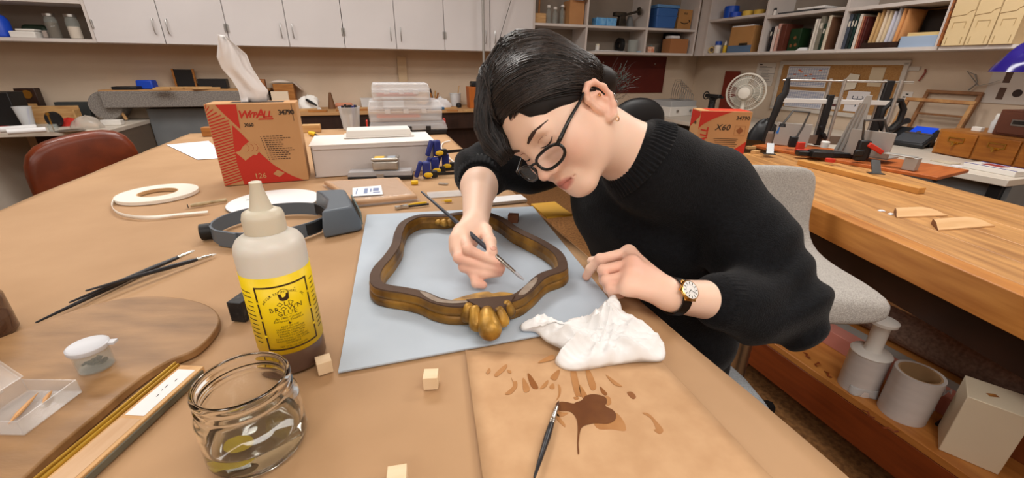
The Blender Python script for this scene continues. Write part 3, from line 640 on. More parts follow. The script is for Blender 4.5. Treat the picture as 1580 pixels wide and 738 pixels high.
t = thing('blue_bucket', 'bright blue tub with coil on the upper right shelf', 'tub', onR(1127, 27, 0.14, midz(0)), RR)
obj('bucket_body', MB().lathe([(0.07, 0), (0.075, 0.09), (0.07, 0.12), (0.03, 0.125)], 22), mat('bucket_blue', (20, 78, 190), 0.4), t)
obj('blue_coil', MB().lathe([(0.03, 0), (0.055, 0.0), (0.055, 0.045), (0.03, 0.045), (0.03, 0)], 20, cap=False), M_blue, loc=onR(1134, 26, 0.04, midz(0)), label='small blue ring right of the blue tub', cat='ring')
for px, lab, m_, zz in ((1153, 'yellow tape roll lying flat on upper right shelf', 'tape_yellow', 0.055), (1171, 'second yellow tape roll with blue top at bay end', 'tape_yellow', 0.05)):
    obj('masking_tape', MB().lathe([(0.035, 0), (0.052, 0), (0.052, zz), (0.035, zz), (0.035, 0)], 22, cap=False), mat(m_, (226, 186, 76), 0.5), loc=onR(px, 24, 0.14, midz(0)), label=lab, cat='tape roll')
t = thing('glue_bottle_small', 'tiny white bottle with black cap on upper shelf board', 'bottle', onR(1195, 22, 0.06, midz(1)), RR)
obj('bottle_body', MB().lathe([(0.014, 0), (0.014, 0.04), (0.01, 0.045)], 14), M_white, t); obj('cap', MB().lathe([(0.012, 0.045), (0.012, 0.065)], 14), M_black, t)
for k, (px, lab, cc) in enumerate(((1240, 'dark paper folder lying flat on the middle bay shelf', (70, 70, 72)), (1262, 'white papers lying flat on the middle bay shelf', (232, 230, 228)))):
    obj('paper_stack', MB().box((0, 0, 0.008), (0.34-0.1*k, 0.2, 0.016)), mat('stack%d' % k, cc, 0.7), loc=onR(px, 16, 0.13, midz(1))+Vector((0, 0, 0.0165*k)), rz=RR+0.05*k, bev=0.002, label=lab, cat='papers')
def book(px0, px1, ytop, color, lab, cat='book', ybot=84, depth=0.2, off=0.035, lean=0.0, name='book', spine=True):
    d0 = RP(px0, ybot, SR+off)[0]; d1 = RP(px1, ybot, SR+off)[0]; w_ = abs(d1-d0)
    zt_ = RP(px0+6, ytop, SR+off)[1]; h = zt_-LOW
    t = thing(name, lab, cat, RM(SR+off, (d0+d1)/2, LOW), RR)
    m_ = mat('cover_%d_%d_%d' % color, color, 0.6, c2=tuple(max(0, c-10) for c in color), scale=10)
    w2 = w_-0.002
    obj('cover', MB().box((0, depth/2, h/2), (w2, depth, h)), m_, t, bev=min(0.003, w2*0.2))
    if spine and w2 > 0.014: obj('spine_label', MB().box((0, -0.0006, h*0.72), (w2*0.6, 0.001, h*0.16)), mat('spine_label_paper', (206, 200, 186), 0.7), t)
    return t
book(1181, 1184.5, 42, (30, 30, 34), 'black slim binder leftmost in the middle bay', ybot=84)
book(1186, 1190, 41, (226, 208, 200), 'pinkish white book second in the middle bay')
book(1191, 1194.5, 37, (206, 160, 146), 'pale pink thin book third in the middle bay')
book(1196.5, 1204, 38, (96, 48, 34), 'red brown patterned book left of the green box', spine=False)
t = book(1211.5, 1228, 45, (20, 52, 22), 'dark green box with round brown motifs in middle bay', 'box', depth=0.12, off=0.08, spine=False, name='green_box')
for x, z in ((-0.02, 0.045), (0.025, 0.05), (0.005, 0.11)): obj('motif', MB().cyl((x, -0.0005, z), (x, -0.0015, z), 0.014, n=16), mat('brown_motif', (120, 76, 40), 0.7), t)
obj('paper_scrap', MB().box((0, 0, 0.012), (0.1, 0.1, 0.024), taper=0.6), M_paper, loc=onR(1240, 84, 0.08), rz=RR, label='small white paper scrap between box and books', cat='paper')
book(1245, 1248, 30, (232, 226, 214), 'white thin book first of the tall right group')
book(1248.5, 1252, 30, (214, 206, 196), 'pale thin book second of the tall right group')
book(1252.5, 1258.5, 26, (130, 126, 112), 'olive grey tall book in the middle bay')
book(1259.5, 1263.5, 37, (22, 50, 34), 'dark green short book with white end in middle bay')
book(1263.7, 1268.5, 25, (226, 214, 192), 'wide cream ring binder in the middle bay', 'binder')
book(1268.8, 1270, 27, (120, 84, 62), 'thin brown book at the end of the middle bay')
book(1294.5, 1299.5, 23, (66, 74, 88), 'slate grey wide binder first in the right bay', 'binder')
book(1300, 1304, 22, (20, 34, 34), 'black green binder second in the right bay', 'binder')
book(1304.5, 1308.5, 22, (16, 50, 46), 'dark teal book third in the right bay')
book(1309.5, 1314, 23, (226, 218, 206), 'white book fourth in the right bay')
book(1314.5, 1317, 26, (190, 130, 100), 'salmon thin book fifth in the right bay')
book(1317.3, 1320.5, 27, (112, 44, 32), 'dark red book sixth in the right bay')
book(1321, 1324, 28, (78, 30, 26), 'maroon book next to the tan folders')
d0 = RP(1323, 84, SR+0.02)[0]; d1 = RP(1380, 84, SR+0.02)[0]
t = thing('wooden_file_tray', 'low wooden tray holding upright paper folders', 'tray', RM(SR+0.02, (d0+d1)/2, LOW), RR)
tw_ = abs(d1-d0)-0.012
obj('tray_front', MB().box((0, 0.006, 0.02), (tw_, 0.01, 0.04)), M_darkwood, t); obj('tray_base', MB().box((0, 0.12, 0.004), (tw_, 0.22, 0.008)), M_darkwood, t)
obj('tray_side', MB().box((-tw_/2+0.004, 0.12, 0.03), (0.006, 0.21, 0.06)), M_darkwood, t); obj('tray_side', MB().box((tw_/2-0.004, 0.12, 0.03), (0.006, 0.21, 0.06)), M_darkwood, t)
fold = [((206, 168, 116), 'tan folder leaning leftmost in the wooden tray'), ((196, 158, 106), 'second tan folder in the wooden tray'), ((226, 208, 184), 'cream bulging folder third in the wooden tray'), ((218, 196, 160), 'cream folder fourth in the wooden tray'), ((206, 204, 216), 'lavender white bulging folder in the wooden tray'),
        ((190, 190, 196), 'grey white folder sixth in the wooden tray'), ((222, 160, 100), 'orange tan folder seventh in the wooden tray'), ((206, 146, 92), 'last orange tan folder in the wooden tray')]
for k, (cc, lab) in enumerate(fold):
    x = -tw_/2+0.025+(tw_-0.05)*k/7.0
    mb = MB(); hF = 0.235+0.02*((k*3) % 4)/3; 
    def fo(u, v, side):
        b = 0.012*sin(pi*min(1, v*1.1))*sin(pi*u); return (side*(0.0012+b)+v*0.014, 0.2*u, hF*v)
    mb.grid(lambda u, v: fo(u, v, -1), 6, 10); mb.grid(lambda u, v: fo(u, v, 1), 6, 10)
    obj('paper_folder', mb, mat('folder%d' % k, cc, 0.75), loc=RM(SR+0.045, (d0+d1)/2, LOW+0.0085)-YD*x, rz=RR, solid=0.0015, label=lab, cat='folder', smooth=180)
t = thing('blue_file_box', 'pale blue flat box under the yellow pad in right bay', 'box', onR(1419, 82, 0.1), RR)
obj('box_body', MB().box((0, 0.03, 0.036), (0.22, 0.2, 0.072)), mat('pale_blue_box', (160, 180, 206), 0.6), t, bev=0.002)
pb_ = onR(1419, 82, 0.1)
obj('yellow_pad', MB().box((0, 0.03, 0.011), (0.18, 0.15, 0.022), rz=0.08), mat('yellow_pad', (220, 190, 130), 0.7), loc=pb_+Vector((0, 0, 0.0725)), rz=RR, label='yellow paper pad on the pale blue box', cat='pad')
t = thing('dark_folder', 'dark brown folder standing behind the yellow pad', 'folder', onR(1425, 82, 0.27)+Vector((0, 0, 0)), RR)
obj('folder_cover', MB().box((0, 0, 0.125), (0.26, 0.012, 0.25)), mat('dark_brown_folder', (44, 36, 32), 0.5), t); obj('tan_backing', MB().box((-0.01, 0.015, 0.13), (0.27, 0.012, 0.26)), M_cardk, t)
# beige magazine boxes
M_cream = mat('cream_card', (220, 196, 152), 0.65, c2=(214, 188, 142), scale=5)
for k, (pa_, pb2, lab) in enumerate(((1449, 1483, 'cream cardboard magazine box left of the three'), (1484, 1519, 'cream cardboard magazine box in the middle of three'), (1520, 1557, 'cream cardboard magazine box right of the three'))):
    da, db = RP(pa_, 82)[0], RP(pb2, 82)[0]; wd_ = abs(db-da)-0.002; h = 0.305
    t = thing('magazine_box', lab, 'magazine box', RM(SR-0.015, (da+db)/2, LOW), RR, 'cream magazine boxes at the shelf end')
    obj('box_body', MB().box((0, 0.125, h/2), (wd_, 0.25, h)), M_cream, t, bev=0.002)
    fl = [(-wd_/2+0.001, h+0.001), (wd_/2-0.001, h+0.001), (wd_/2-0.001, h*0.66)] + [(wd_/2-0.001-0.04*sin(a)*0.9, h*0.66-0.03*(1-cos(a))) for a in (0.5, 0.9, 1.3)] + [(-wd_/2+0.001, h*0.56)]
    obj('lid_flap', MB().prism(fl, 0, 0.004, UPRIGHT), M_cream, t, loc=(0, -0.0005, 0))
    lx = wd_*0.27; mb = MB()
    for a, b, c, d in ((0, h*0.45, lx*2, 0.003), (-lx, h*0.39, 0.003, h*0.12), (lx, h*0.39, 0.003, h*0.12)): mb.box((a, -0.001, b), (c, 0.003, d))
    obj('label_holder', mb, mat('cream_shadow', (186, 160, 116), 0.7), t)  # label recess drawn as darker bars, its shade put into the colour
    mb = MB()
    for x in (-lx*1.25, lx*1.25): mb.box((x, -0.0015, 0.03), (0.003, 0.003, 0.04))
    obj('tab_slots', mb, mat('cream_shadow2', (170, 146, 104), 0.7), t)
obj('orange_strip', MB().box((0, 0.01, 0.2), (0.011, 0.02, 0.4)), mat('orange_binding', (186, 110, 50), 0.7, c2=(110, 70, 50), scale=40), loc=RM(SR-0.022, -2.3345, LOW), rz=RR, label='narrow orange spine standing beside the cream boxes', cat='book')
mb = MB(); heapv = None
p = dep(1600, 92, 2.1)
t = heap('purple_bag', 'shiny dark blue plastic bag hanging at the right edge', 'bag', p-Vector((0, 0, 0.06)), (0.15, 0.12), mat('dark_blue_foil', (38, 28, 120), 0.15, spec=0.8), 0.13, 31, amp=0.3)
t.rotation_euler = (0, 0, RR)
# ------------------------------------------------------------------ wall things
def wallR(px, py): d, z = RP(px, py, WR-0.002); return d, z
def flat_on_right(name, label, cat, px0, py0, px1, py1, m, th=0.004, group=None):
    d0_, z0_ = wallR(px0, py0); d1_, z1_ = wallR(px1, py1)
    w_, h_ = abs(d1_-d0_), abs(z0_-z1_)
    t = thing(name, label, cat, RM(WR-0.002, (d0_+d1_)/2, (z0_+z1_)/2), RR, group)
    return t, w_, h_
t, w_, h_ = flat_on_right('wall_notice', 'typed white notice sheet on wall beside the fan', 'notice', 1170, 97, 1190, 133, None)
obj('sheet', MB().box((0, -0.001, 0), (w_, 0.002, h_)), mat('notice_paper', (214, 206, 196), 0.8), t)
mb = MB(); rnd = random.Random(8)
for k in range(16):
    l = w_*(0.3+0.4*rnd.random()); mb.box((-w_*0.36+l/2+(w_*0.18 if k > 3 else 0), -0.0026, h_*0.34-h_*0.05*k), (l, 0.0006, h_*0.014))
obj('typed_lines', mb, mat('grey_print', (120, 116, 112), 0.8), t, kind='stuff'); obj('notice_mark', MB().box((-w_*0.3, -0.0026, h_*0.42), (w_*0.16, 0.0006, h_*0.05)), M_print, t)
t, bw, bh = flat_on_right('bulletin_board', 'white framed cork bulletin board with planner sheets on wall', 'bulletin board', 1209, 97, 1372, 184, None)
obj('cork_panel', MB().box((0, -0.006, 0), (bw, 0.01, bh)), mat('cork_board', (176, 132, 80), 0.9, c2=(158, 114, 66), scale=80), t)
M_fr = mat('pale_frame', (200, 192, 182), 0.5)
for a, b, c, d in ((0, bh/2, bw+0.04, 0.035), (0, -bh/2, bw+0.04, 0.035), (-bw/2, 0, 0.035, bh), (bw/2, 0, 0.035, bh)): obj('frame_rail', MB().box((a, -0.011, b), (c, 0.02, d)), M_fr, t, bev=0.003)
bt = t
def sheet_on(px0, py0, px1, py1, label, color, name='planner_sheet', lines=None, off=0.0155):
    d0_, z0_ = RP(px0, py0, WR-off); d1_, z1_ = RP(px1, py1, WR-off); w_, h_ = abs(d1_-d0_), abs(z0_-z1_)
    t = thing(name, label, 'paper', RM(WR-off-0.0005, (d0_+d1_)/2, (z0_+z1_)/2), RR)
    obj('sheet', MB().box((0, 0, 0), (w_, 0.0012, h_)), mat('sheet_%d_%d_%d' % color, color, 0.8), t)
    return t, w_, h_
M_gridl = mat('planner_blue_lines', (128, 142, 178), 0.8); M_orange = mat('orange_marks', (220, 120, 70), 0.8)
for (a, b, c, d, lab, oz) in ((1218, 102, 1272, 136, 'year planner sheet with orange marks on the cork board', True), (1216, 138, 1266, 169, 'blue ruled planner sheet below the year planner', False)):
    t, w_, h_ = sheet_on(a, b, c, d, lab, (220, 216, 216))
    mb = MB()
    for k in range(13): mb.box((0, -0.001, h_*(0.42-0.07*k)), (w_*0.94, 0.0006, 0.0035))
    for k in range(16): mb.box((w_*(-0.46+0.0613*k), -0.001, 0), (0.003, 0.0006, h_*0.86))
    obj('ruling', mb, M_gridl, t, kind='stuff')
    if oz:
        mb = MB()
        for (x, z) in ((-0.2, 0.3), (-0.15, 0.22), (0.1, 0.12), (0.3, 0.3), (-0.3, 0.1), (0.2, -0.1), (-0.02, 0.05)): mb.box((x*w_, -0.0014, z*h_), (w_*0.07, 0.0006, h_*0.06))
        obj('orange_marks', mb, M_orange, t, kind='stuff')
t, w_, h_ = sheet_on(1310, 140, 1333, 174, 'white sheet with dark cross drawing on cork board', (222, 218, 220))
mb = MB(); mb.box((0, -0.001, 0), (0.008, 0.0006, h_*0.5)).box((0, -0.001, h_*0.12), (w_*0.4, 0.0006, 0.008))
for a in (-1, 1): mb.tube([(a*w_*0.2, -0.001, h_*0.12), (a*w_*0.26, -0.001, h_*0.2), (a*w_*0.2, -0.001, h_*0.26)], 0.004, 6)
obj('cross_print', mb, mat('slate_ink', (84, 92, 106), 0.8), t)
t, w_, h_ = sheet_on(1275, 148, 1295, 170, 'sheet with dark red photo of hands pinned on cork board', (214, 206, 200))
obj('photo_print', MB().box((0, -0.001, 0.0), (w_*0.9, 0.0008, h_*0.5)), mat('dark_photo', (120, 66, 62), 0.6, c2=(60, 34, 36), scale=25), t)
t, w_, h_ = sheet_on(1346, 104, 1358, 134, 'narrow pale strip pinned at right of cork board', (206, 188, 160))
sc_ = RP(1310, 118, WR-0.03)
obj('pinned_fan_paper', MB().prism([(0, 0), (0.09, 0.02), (0.1, 0.13), (0.02, 0.14), (-0.03, 0.06)], 0, 0.004, UPRIGHT), mat('cream_scrap', (224, 214, 196), 0.8), loc=RM(WR-0.021, RP(1300, 140, WR-0.03)[0], RP(1300, 140, WR-0.03)[1]), rz=RR, label='curled cream paper pinned at middle of cork board', cat='paper')
t, w_, h_ = sheet_on(1393, 141, 1405, 155, 'small tag with printed marks hung right of the board', (212, 204, 196), name='wall_tag', off=0.003)
mb = MB()
for x, z in ((0, 0.2), (-0.2, -0.15), (0.15, -0.2)): mb.box((x*w_, -0.0012, z*h_), (w_*0.25, 0.0006, h_*0.14))
obj('tag_print', mb, M_print, t)
def wallobj(px, py, off=0.0): d, z = RP(px, py, WR-off); return RM(WR-off, d, z)
obj('red_hook', MB().tube([(0, -0.004, 0.03), (0.01, -0.012, 0.012), (0.0, -0.012, -0.02), (-0.012, -0.01, -0.05)], 0.006, 6), mat('dull_red', (140, 70, 56), 0.7), loc=wallobj(1426, 114, 0.004), rz=RR, label='small red hook with string on the right wall', cat='hook')
obj('wall_bracket', MB().box((0, -0.006, 0), (0.07, 0.01, 0.03)), M_fr, loc=wallobj(1412, 106, 0.002), rz=RR, label='thin pale bracket beside the corner of cork board', cat='bracket')
t, w_, h_ = flat_on_right('wall_poster', 'white poster of photographs hanging at right edge', 'poster', 1543, 88, 1640, 166, None)
obj('sheet', MB().box((0, -0.002, 0), (w_, 0.004, h_)), mat('poster_paper', (196, 186, 176), 0.7), t)
mb = MB(); mb.box((0.02, -0.0045, h_*0.4), (w_*0.7, 0.0008, h_*0.09))
for x, z in ((-0.28, 0.08), (-0.28, -0.28)): mb.box((x*w_, -0.0045, z*h_), (w_*0.09, 0.0008, h_*0.26))
obj('photo_strip', mb, mat('poster_dark', (86, 62, 50), 0.7), t)
for x, z, r in ((-0.02, 0.16, 0.03), (-0.08, -0.26, 0.024), (0.08, -0.26, 0.026), (0.2, 0.14, 0.03)): obj('photo_dot', MB().cyl((x*w_, -0.004, z*h_), (x*w_, -0.005, z*h_), r, n=16), M_darkwood, t)
# dark red board on the back wall
s0_, z0_ = BP(905, 88, WB-0.01); s1_, z1_ = BP(1021, 143, WB-0.01)
M_maroon = mat('maroon_board', (92, 24, 12), 0.55, c2=(84, 20, 10), scale=6)
t = thing('pin_board', 'dark maroon board fixed to the back wall behind her head', 'board', RM((s0_+s1_)/2, WB-0.009, (CB+z1_)/2-0.004), ROT)
hb = CB-z1_-0.012
obj('board_panel', MB().box((0, 0, 0), (s1_-s0_, 0.016, hb)), M_maroon, t)
for x, z in ((0.35, 0.3), (-0.3, 0.32), (0.1, -0.05)): obj('pin', MB().cyl((x*(s1_-s0_), -0.008, z*hb), (x*(s1_-s0_), -0.016, z*hb), 0.008, n=10), M_steel, t)
# ------------------------------------------------------------------ desk along the right wall
RZ = 0.72
e0, e1 = at(1400, 248, RZ), at(1550, 279, RZ)
es = ((e0-A0).dot(XD)+(e1-A0).dot(XD))/2; ed = (e1-A0).dot(YD)
print('right desk front s', es, 'end d', ed)
t = thing('office_desk', 'long pale desk along the right wall with phone and drawers', 'desk', RM(es, ed, 0), ROT)
dw, dl = WR-0.012-es, WB-0.02-ed
obj('desktop', MB().box((dw/2, dl/2, RZ-0.018), (dw, dl, 0.036)), M_deskw, t, bev=0.003)
obj('end_panel', MB().box((dw/2+0.03, 0.02, (RZ-0.036)/2), (dw-0.08, 0.03, RZ-0.038)), M_grey, t); obj('end_panel', MB().box((dw/2+0.03, dl-0.04, (RZ-0.036)/2), (dw-0.08, 0.03, RZ-0.038)), M_grey, t)
obj('end_panel', MB().box((dw/2+0.03, 1.3, (RZ-0.036)/2), (dw-0.08, 0.03, RZ-0.038)), M_grey, t)
dr_ = obj('drawer', MB().box((0.09, 0.36, RZ-0.085), (0.02, 0.6, 0.09)), M_grey, t, bev=0.002)
obj('drawer_rim', MB().box((0.078, 0.36, RZ-0.125), (0.006, 0.6, 0.008)), M_black, dr_); obj('lock', MB().cyl((0.08, 0.32, RZ-0.08), (0.072, 0.32, RZ-0.08), 0.014, n=14), M_black, dr_)
obj('front_leg', MB().box((0.06, 0.05, (RZ-0.04)/2), (0.05, 0.05, RZ-0.04)), M_black, t)
def onD(px, py, lift=0.0): p = at(px, py, RZ); p.z += lift+0.0005; return p
def onDs(px, s, py=170):
    d, z = RP(px, py, s); return RM(s, d, RZ+0.0005)
# telephone
p = onD(1396, 224)
t = thing('desk_telephone', 'black desk telephone with lit blue screen on right desk', 'telephone', p, RR+0.05)
M_phone = mat('phone_black', (34, 36, 40), 0.4); M_phone2 = mat('phone_grey', (74, 78, 84), 0.45)
tilt = Matrix.Rotation(radians(28), 4, 'X')
obj('phone_base', MB().box((0.02, 0.0, 0.06), (0.25, 0.2, 0.03), M=tilt), M_phone, t, bev=0.008)
obj('stand', MB().box((0.02, 0.07, 0.045), (0.2, 0.05, 0.088)), M_phone, t, bev=0.004)
obj('keypad', MB().box((0.05, -0.045, 0.058), (0.17, 0.1, 0.008), M=tilt), M_phone2, t)
for i in range(4):
    for j in range(3):
        q = tilt @ Vector((-0.03+0.026*j+0.03, -0.035+0.02*i-0.045+0.03, 0.0))
        obj('key', MB().box((0.02+0.027*j, q.y-0.022, 0.0635+q.z+0.007), (0.019, 0.014, 0.006), M=tilt), M_phone, t)
obj('screen', MB().box((0.05, 0.06, 0.1085), (0.13, 0.075, 0.006), M=tilt), mat('blue_screen', (22, 74, 214), 0.3, emit=0.35), t)
obj('silver_band', MB().box((0.05, 0.012, 0.0865), (0.16, 0.016, 0.008), M=tilt), M_steel, t); obj('round_button', MB().cyl((0.05, 0.01, 0.088), (0.05, 0.004, 0.1), 0.013, n=18), M_steel, t)
hs = MB().tube([(-0.095, -0.11, 0.05), (-0.095, -0.06, 0.088), (-0.095, 0.05, 0.142), (-0.095, 0.11, 0.155)], [0.026, 0.022, 0.022, 0.028], 12, flat=0.8)
obj('handset', hs, M_phone, t, smooth=60)
# oak card catalogue drawers and brown metal cabinet on top
f0, f1 = onD(1436, 236), onD(1582, 262)
ax_ = (f1-f0); ra = math.atan2(ax_.y, ax_.x); 
t = thing('card_catalogue', 'oak three-drawer card catalogue with brass pulls on desk', 'drawer cabinet', f0, ra)
n3 = 3; ww = 0.205; hc = 0.155
obj('cabinet_case', MB().box((ww*1.5+0.01, 0.2, hc/2), (ww*3+0.03, 0.38, hc)), M_oak, t, bev=0.003)
M_drawer = mat('oak_drawer', (168, 104, 36), 0.4, c2=(146, 84, 24), scale=7, stretch=(1, 8, 8))
for k in range(3):
    x = ww*(k+0.5)+0.01
    d_ = obj('drawer', MB().box((x, 0.004, hc/2-0.002), (ww-0.012, 0.016, hc-0.02)), M_drawer, t, bev=0.003)
    hold = MB()
    for a, b, c, e in ((0, 0.036, 0.08, 0.005), (0, 0.012, 0.08, 0.005), (-0.04, 0.024, 0.005, 0.028), (0.04, 0.024, 0.005, 0.028)): hold.box((x+a, -0.006, hc/2+b), (c, 0.006, e))
    obj('label_frame', hold, M_brass, d_); obj('pull', MB().tube([(x, -0.004, hc/2+0.008), (x, -0.02, hc/2+0.004), (x, -0.022, hc/2-0.012)], [0.006, 0.008, 0.006], 8).box((x, -0.006, hc/2+0.006), (0.04, 0.004, 0.012)), M_brass, d_)
top_z = RZ+hc+0.001
t2 = thing('metal_cabinet', 'brown metal two-drawer cabinet on top of card catalogue', 'drawer cabinet', f0+Vector((cos(ra)*0.24-sin(ra)*0.06, sin(ra)*0.24+cos(ra)*0.06, hc+0.0008)), ra)
M_bmetal = mat('brown_metal', (106, 62, 46), 0.45)
obj('cabinet_case', MB().box((0.22, 0.14, 0.07), (0.45, 0.3, 0.14)), M_bmetal, t2, bev=0.004)
for k in range(2):
    x = 0.115+0.21*k; d_ = obj('drawer', MB().box((x, -0.012, 0.07), (0.2, 0.01, 0.12)), M_bmetal, t2, bev=0.003)
    obj('label_holder', MB().box((x-0.01, -0.019, 0.075), (0.075, 0.005, 0.034)), M_steel, d_); obj('label_card', MB().box((x-0.01, -0.0225, 0.077), (0.06, 0.003, 0.02)), M_print, d_)
obj('teal_cylinder', MB().lathe([(0.05, -0.06), (0.05, 0.06)], 20, Matrix.Rotation(radians(90), 4, 'Y')), mat('teal_blue2', (56, 104, 122), 0.4), loc=t2.location+Vector((cos(ra)*0.27, sin(ra)*0.27, 0.192))+Vector((-sin(ra)*0.1, cos(ra)*0.1, 0)), rz=ra, label='teal blue canister lying on the brown metal cabinet', cat='canister')
t3 = thing('small_vial', 'small clear vial left of the brown metal cabinet', 'vial', f0+Vector((cos(ra)*0.19-sin(ra)*0.12, sin(ra)*0.19+cos(ra)*0.12, hc+0.0008)), ra)
obj('vial_body', MB().lathe([(0.018, 0), (0.02, 0.06), (0.012, 0.075)], 14), M_milky, t3); obj('vial_cap', MB().lathe([(0.013, 0.075), (0.013, 0.1), (0.008, 0.11)], 14), M_white, t3)
obj('white_eraser', MB().box((0, 0, 0.013), (0.05, 0.03, 0.026)), M_white, loc=f0+Vector((cos(ra)*0.13-sin(ra)*0.1, sin(ra)*0.13+cos(ra)*0.1, hc+0.0008)), rz=ra, bev=0.003, label='small white block on the card catalogue', cat='block')
for k, (px, py, wx, wy, cc, lab) in enumerate(((1458, 251, 0.11, 0.07, (204, 190, 168), 'pale paper sheet lying before the first oak drawer'), (1476, 257, 0.045, 0.05, (226, 222, 226), 'white leaflet lying beside the white paper tray'))):
    obj('paper_sheet', MB().box((0, 0, 0.003), (wx, wy, 0.005)), mat('loose_paper%d' % k, cc, 0.8), loc=onD(px, py), rz=ra+0.1*k, label=lab, cat='paper')
t = thing('paper_tray', 'white booklet stack with red picture on the desk edge', 'booklets', onD(1537, 265), ra)
obj('booklets', MB().box((0, 0, 0.014), (0.23, 0.13, 0.028)), M_white, t, bev=0.003); obj('red_picture', MB().box((-0.02, 0.01, 0.0285), (0.09, 0.06, 0.001)), mat('red_picture', (176, 66, 54), 0.6, c2=(120, 40, 60), scale=30), t)
mb = MB().box((0, 0.06, 0.0286), (0.23, 0.008, 0.001)).box((0, -0.06, 0.0286), (0.23, 0.008, 0.001))
obj('blue_border', mb, mat('violet_blue', (70, 66, 150), 0.6), t)
# leaning picture frames
def leaning(name, label, pxs, m, top_off, bot_off, bar=0.03, inner=None):
    (ax0, ay0), (ax1, ay1) = pxs
    d0_, zt = RP(ax0, ay0, WR-top_off); d1_, zt2 = RP(ax1, ay1, WR-top_off); w_ = abs(d1_-d0_); z_ = (zt+zt2)/2; h_ = sqrt((z_-RZ)**2+(bot_off-top_off)**2)-0.004
    t = thing(name, label, 'picture frame', RM(WR-bot_off, (d0_+d1_)/2, RZ+0.003), RR, rot=None)
    t.rotation_euler = Euler((-math.atan2(bot_off-top_off, z_-RZ), 0, RR))
    for a, b, c, d in ((0, bar/2, w_, bar), (0, h_-bar/2, w_, bar), (-w_/2+bar/2, h_/2, bar, h_-2*bar), (w_/2-bar/2, h_/2, bar, h_-2*bar)): obj('frame_rail', MB().box((a, 0, b), (c, 0.022, d)), m, t, bev=0.003)
    if inner: obj('cross_bar', MB().box((0, 0, h_*inner), (w_-2*bar, 0.012, 0.012)), m, t)
    return t
leaning('picture_frame', 'empty brown wooden frame leaning on wall, larger and behind', ((1432, 136), (1518, 145)), mat('frame_brown', (150, 104, 62), 0.5, c2=(120, 78, 44), scale=15), 0.02, 0.12, 0.022, 0.55)
leaning('picture_frame', 'empty gilded wooden frame leaning in front of brown frame', ((1400, 150), (1508, 157)), mat('frame_gold', (182, 138, 84), 0.45, c2=(150, 100, 58), scale=20), 0.12, 0.22, 0.024)
obj('silver_ribbon', MB().tube([(0, 0, 0), (0.03, 0, 0.05), (0.0, 0, 0.1), (-0.05, 0.0, 0.12), (0.04, 0, 0.03), (0.1, 0, 0.05), (0.14, 0, 0.07)], [0.012, 0.008, 0.012, 0.004, 0.01, 0.008, 0.003], 6, flat=0.3), mat('grey_ribbon', (150, 146, 140), 0.4), loc=wallobj(1494, 141, 0.03)+Vector((0, 0, 0.008)), rz=RR, label='crumpled grey ribbon on top of the brown frame', cat='ribbon')
# fan
pf = onplane(1150, 143, RM(3.12, 0), XD); pbs = Vector((pf.x, pf.y, RZ+0.0005))
t = thing('desk_fan', 'white desk fan with round wire cage seen from behind', 'fan', pbs, RR)
hz = pf.z-RZ; Rf = 0.168
M_fan = mat('fan_white', (226, 220, 208), 0.45)
Tf = Matrix.Translation((0, 0, hz)) @ Matrix.Rotation(radians(38), 4, 'Z') @ Matrix.Rotation(radians(-90), 4, 'X')
obj('base', MB().lathe([(0.09, 0), (0.09, 0.015), (0.05, 0.03), (0.02, 0.035)], 24), M_fan, t)
obj('stand', MB().tube([(0, 0, 0.03), (0, 0, hz-0.07), (0, 0.0, hz-0.02)], [0.022, 0.02, 0.024], 12), M_fan, t)
obj('motor_housing', MB().lathe([(0.02, -0.115), (0.05, -0.105), (0.06, -0.07), (0.062, -0.02), (0.05, 0.01), (0.03, 0.02)], 24, Tf), M_fan, t)
cg = MB()
def ring(r, z, n=36): return [Tf @ Vector((r*cos(2*pi*k/n), r*sin(2*pi*k/n), z)) for k in range(n)]
for r, z, tr in ((Rf, 0.04, 0.007), (Rf*0.97, 0.01, 0.003), (Rf*0.97, 0.07, 0.003), (Rf*0.45, -0.02, 0.003), (Rf*0.3, 0.095, 0.004), (Rf*0.75, -0.012, 0.0025)): cg.tube(ring(r, z), tr, 6, closed=True)
for k in range(48):
    a = 2*pi*k/48
    cg.tube([Tf @ Vector((r*cos(a), r*sin(a), z)) for r, z in ((0.055, -0.02), (Rf*0.6, -0.02), (Rf*0.9, -0.002), (Rf, 0.04))], 0.0014, 4)
    cg.tube([Tf @ Vector((r*cos(a), r*sin(a), z)) for r, z in ((Rf, 0.04), (Rf*0.9, 0.08), (Rf*0.5, 0.098), (0.05, 0.098))], 0.0014, 4)
obj('cage', cg, M_fan, t)
for k in range(3):
    a = 2*pi*k/3; bl = MB()
    def blade(u, v):
        r = 0.03+u*0.115; g = a+(v-0.5)*(0.9+0.5*u); return Tf @ Vector((r*cos(g), r*sin(g), 0.045+0.03*(v-0.5)))
    obj('blade', bl.grid(blade, 6, 8), mat('fan_blade', (206, 202, 190), 0.35, clear=0.25), t, solid=0.0015)
obj('hub', MB().lathe([(0.03, 0.02), (0.03, 0.065), (0.02, 0.07)], 16, Tf), M_fan, t)
# red board leaning behind the fan
db_, zb_ = RP(1150, 110, WR-0.03)
p = onplane(1131, 110, RM(WR-0.03, 0), XD)
obj('hardboard_sheet', MB().box((0, 0, (p.z-RZ)/2), (0.2, 0.02, p.z-RZ)), mat('red_brown_panel', (124, 44, 28), 0.5), loc=RM(WR-0.03, (p-A0).dot(YD), RZ+0.0005), rz=RR, bev=0.003, label='red brown panel leaning on wall behind the fan', cat='panel')
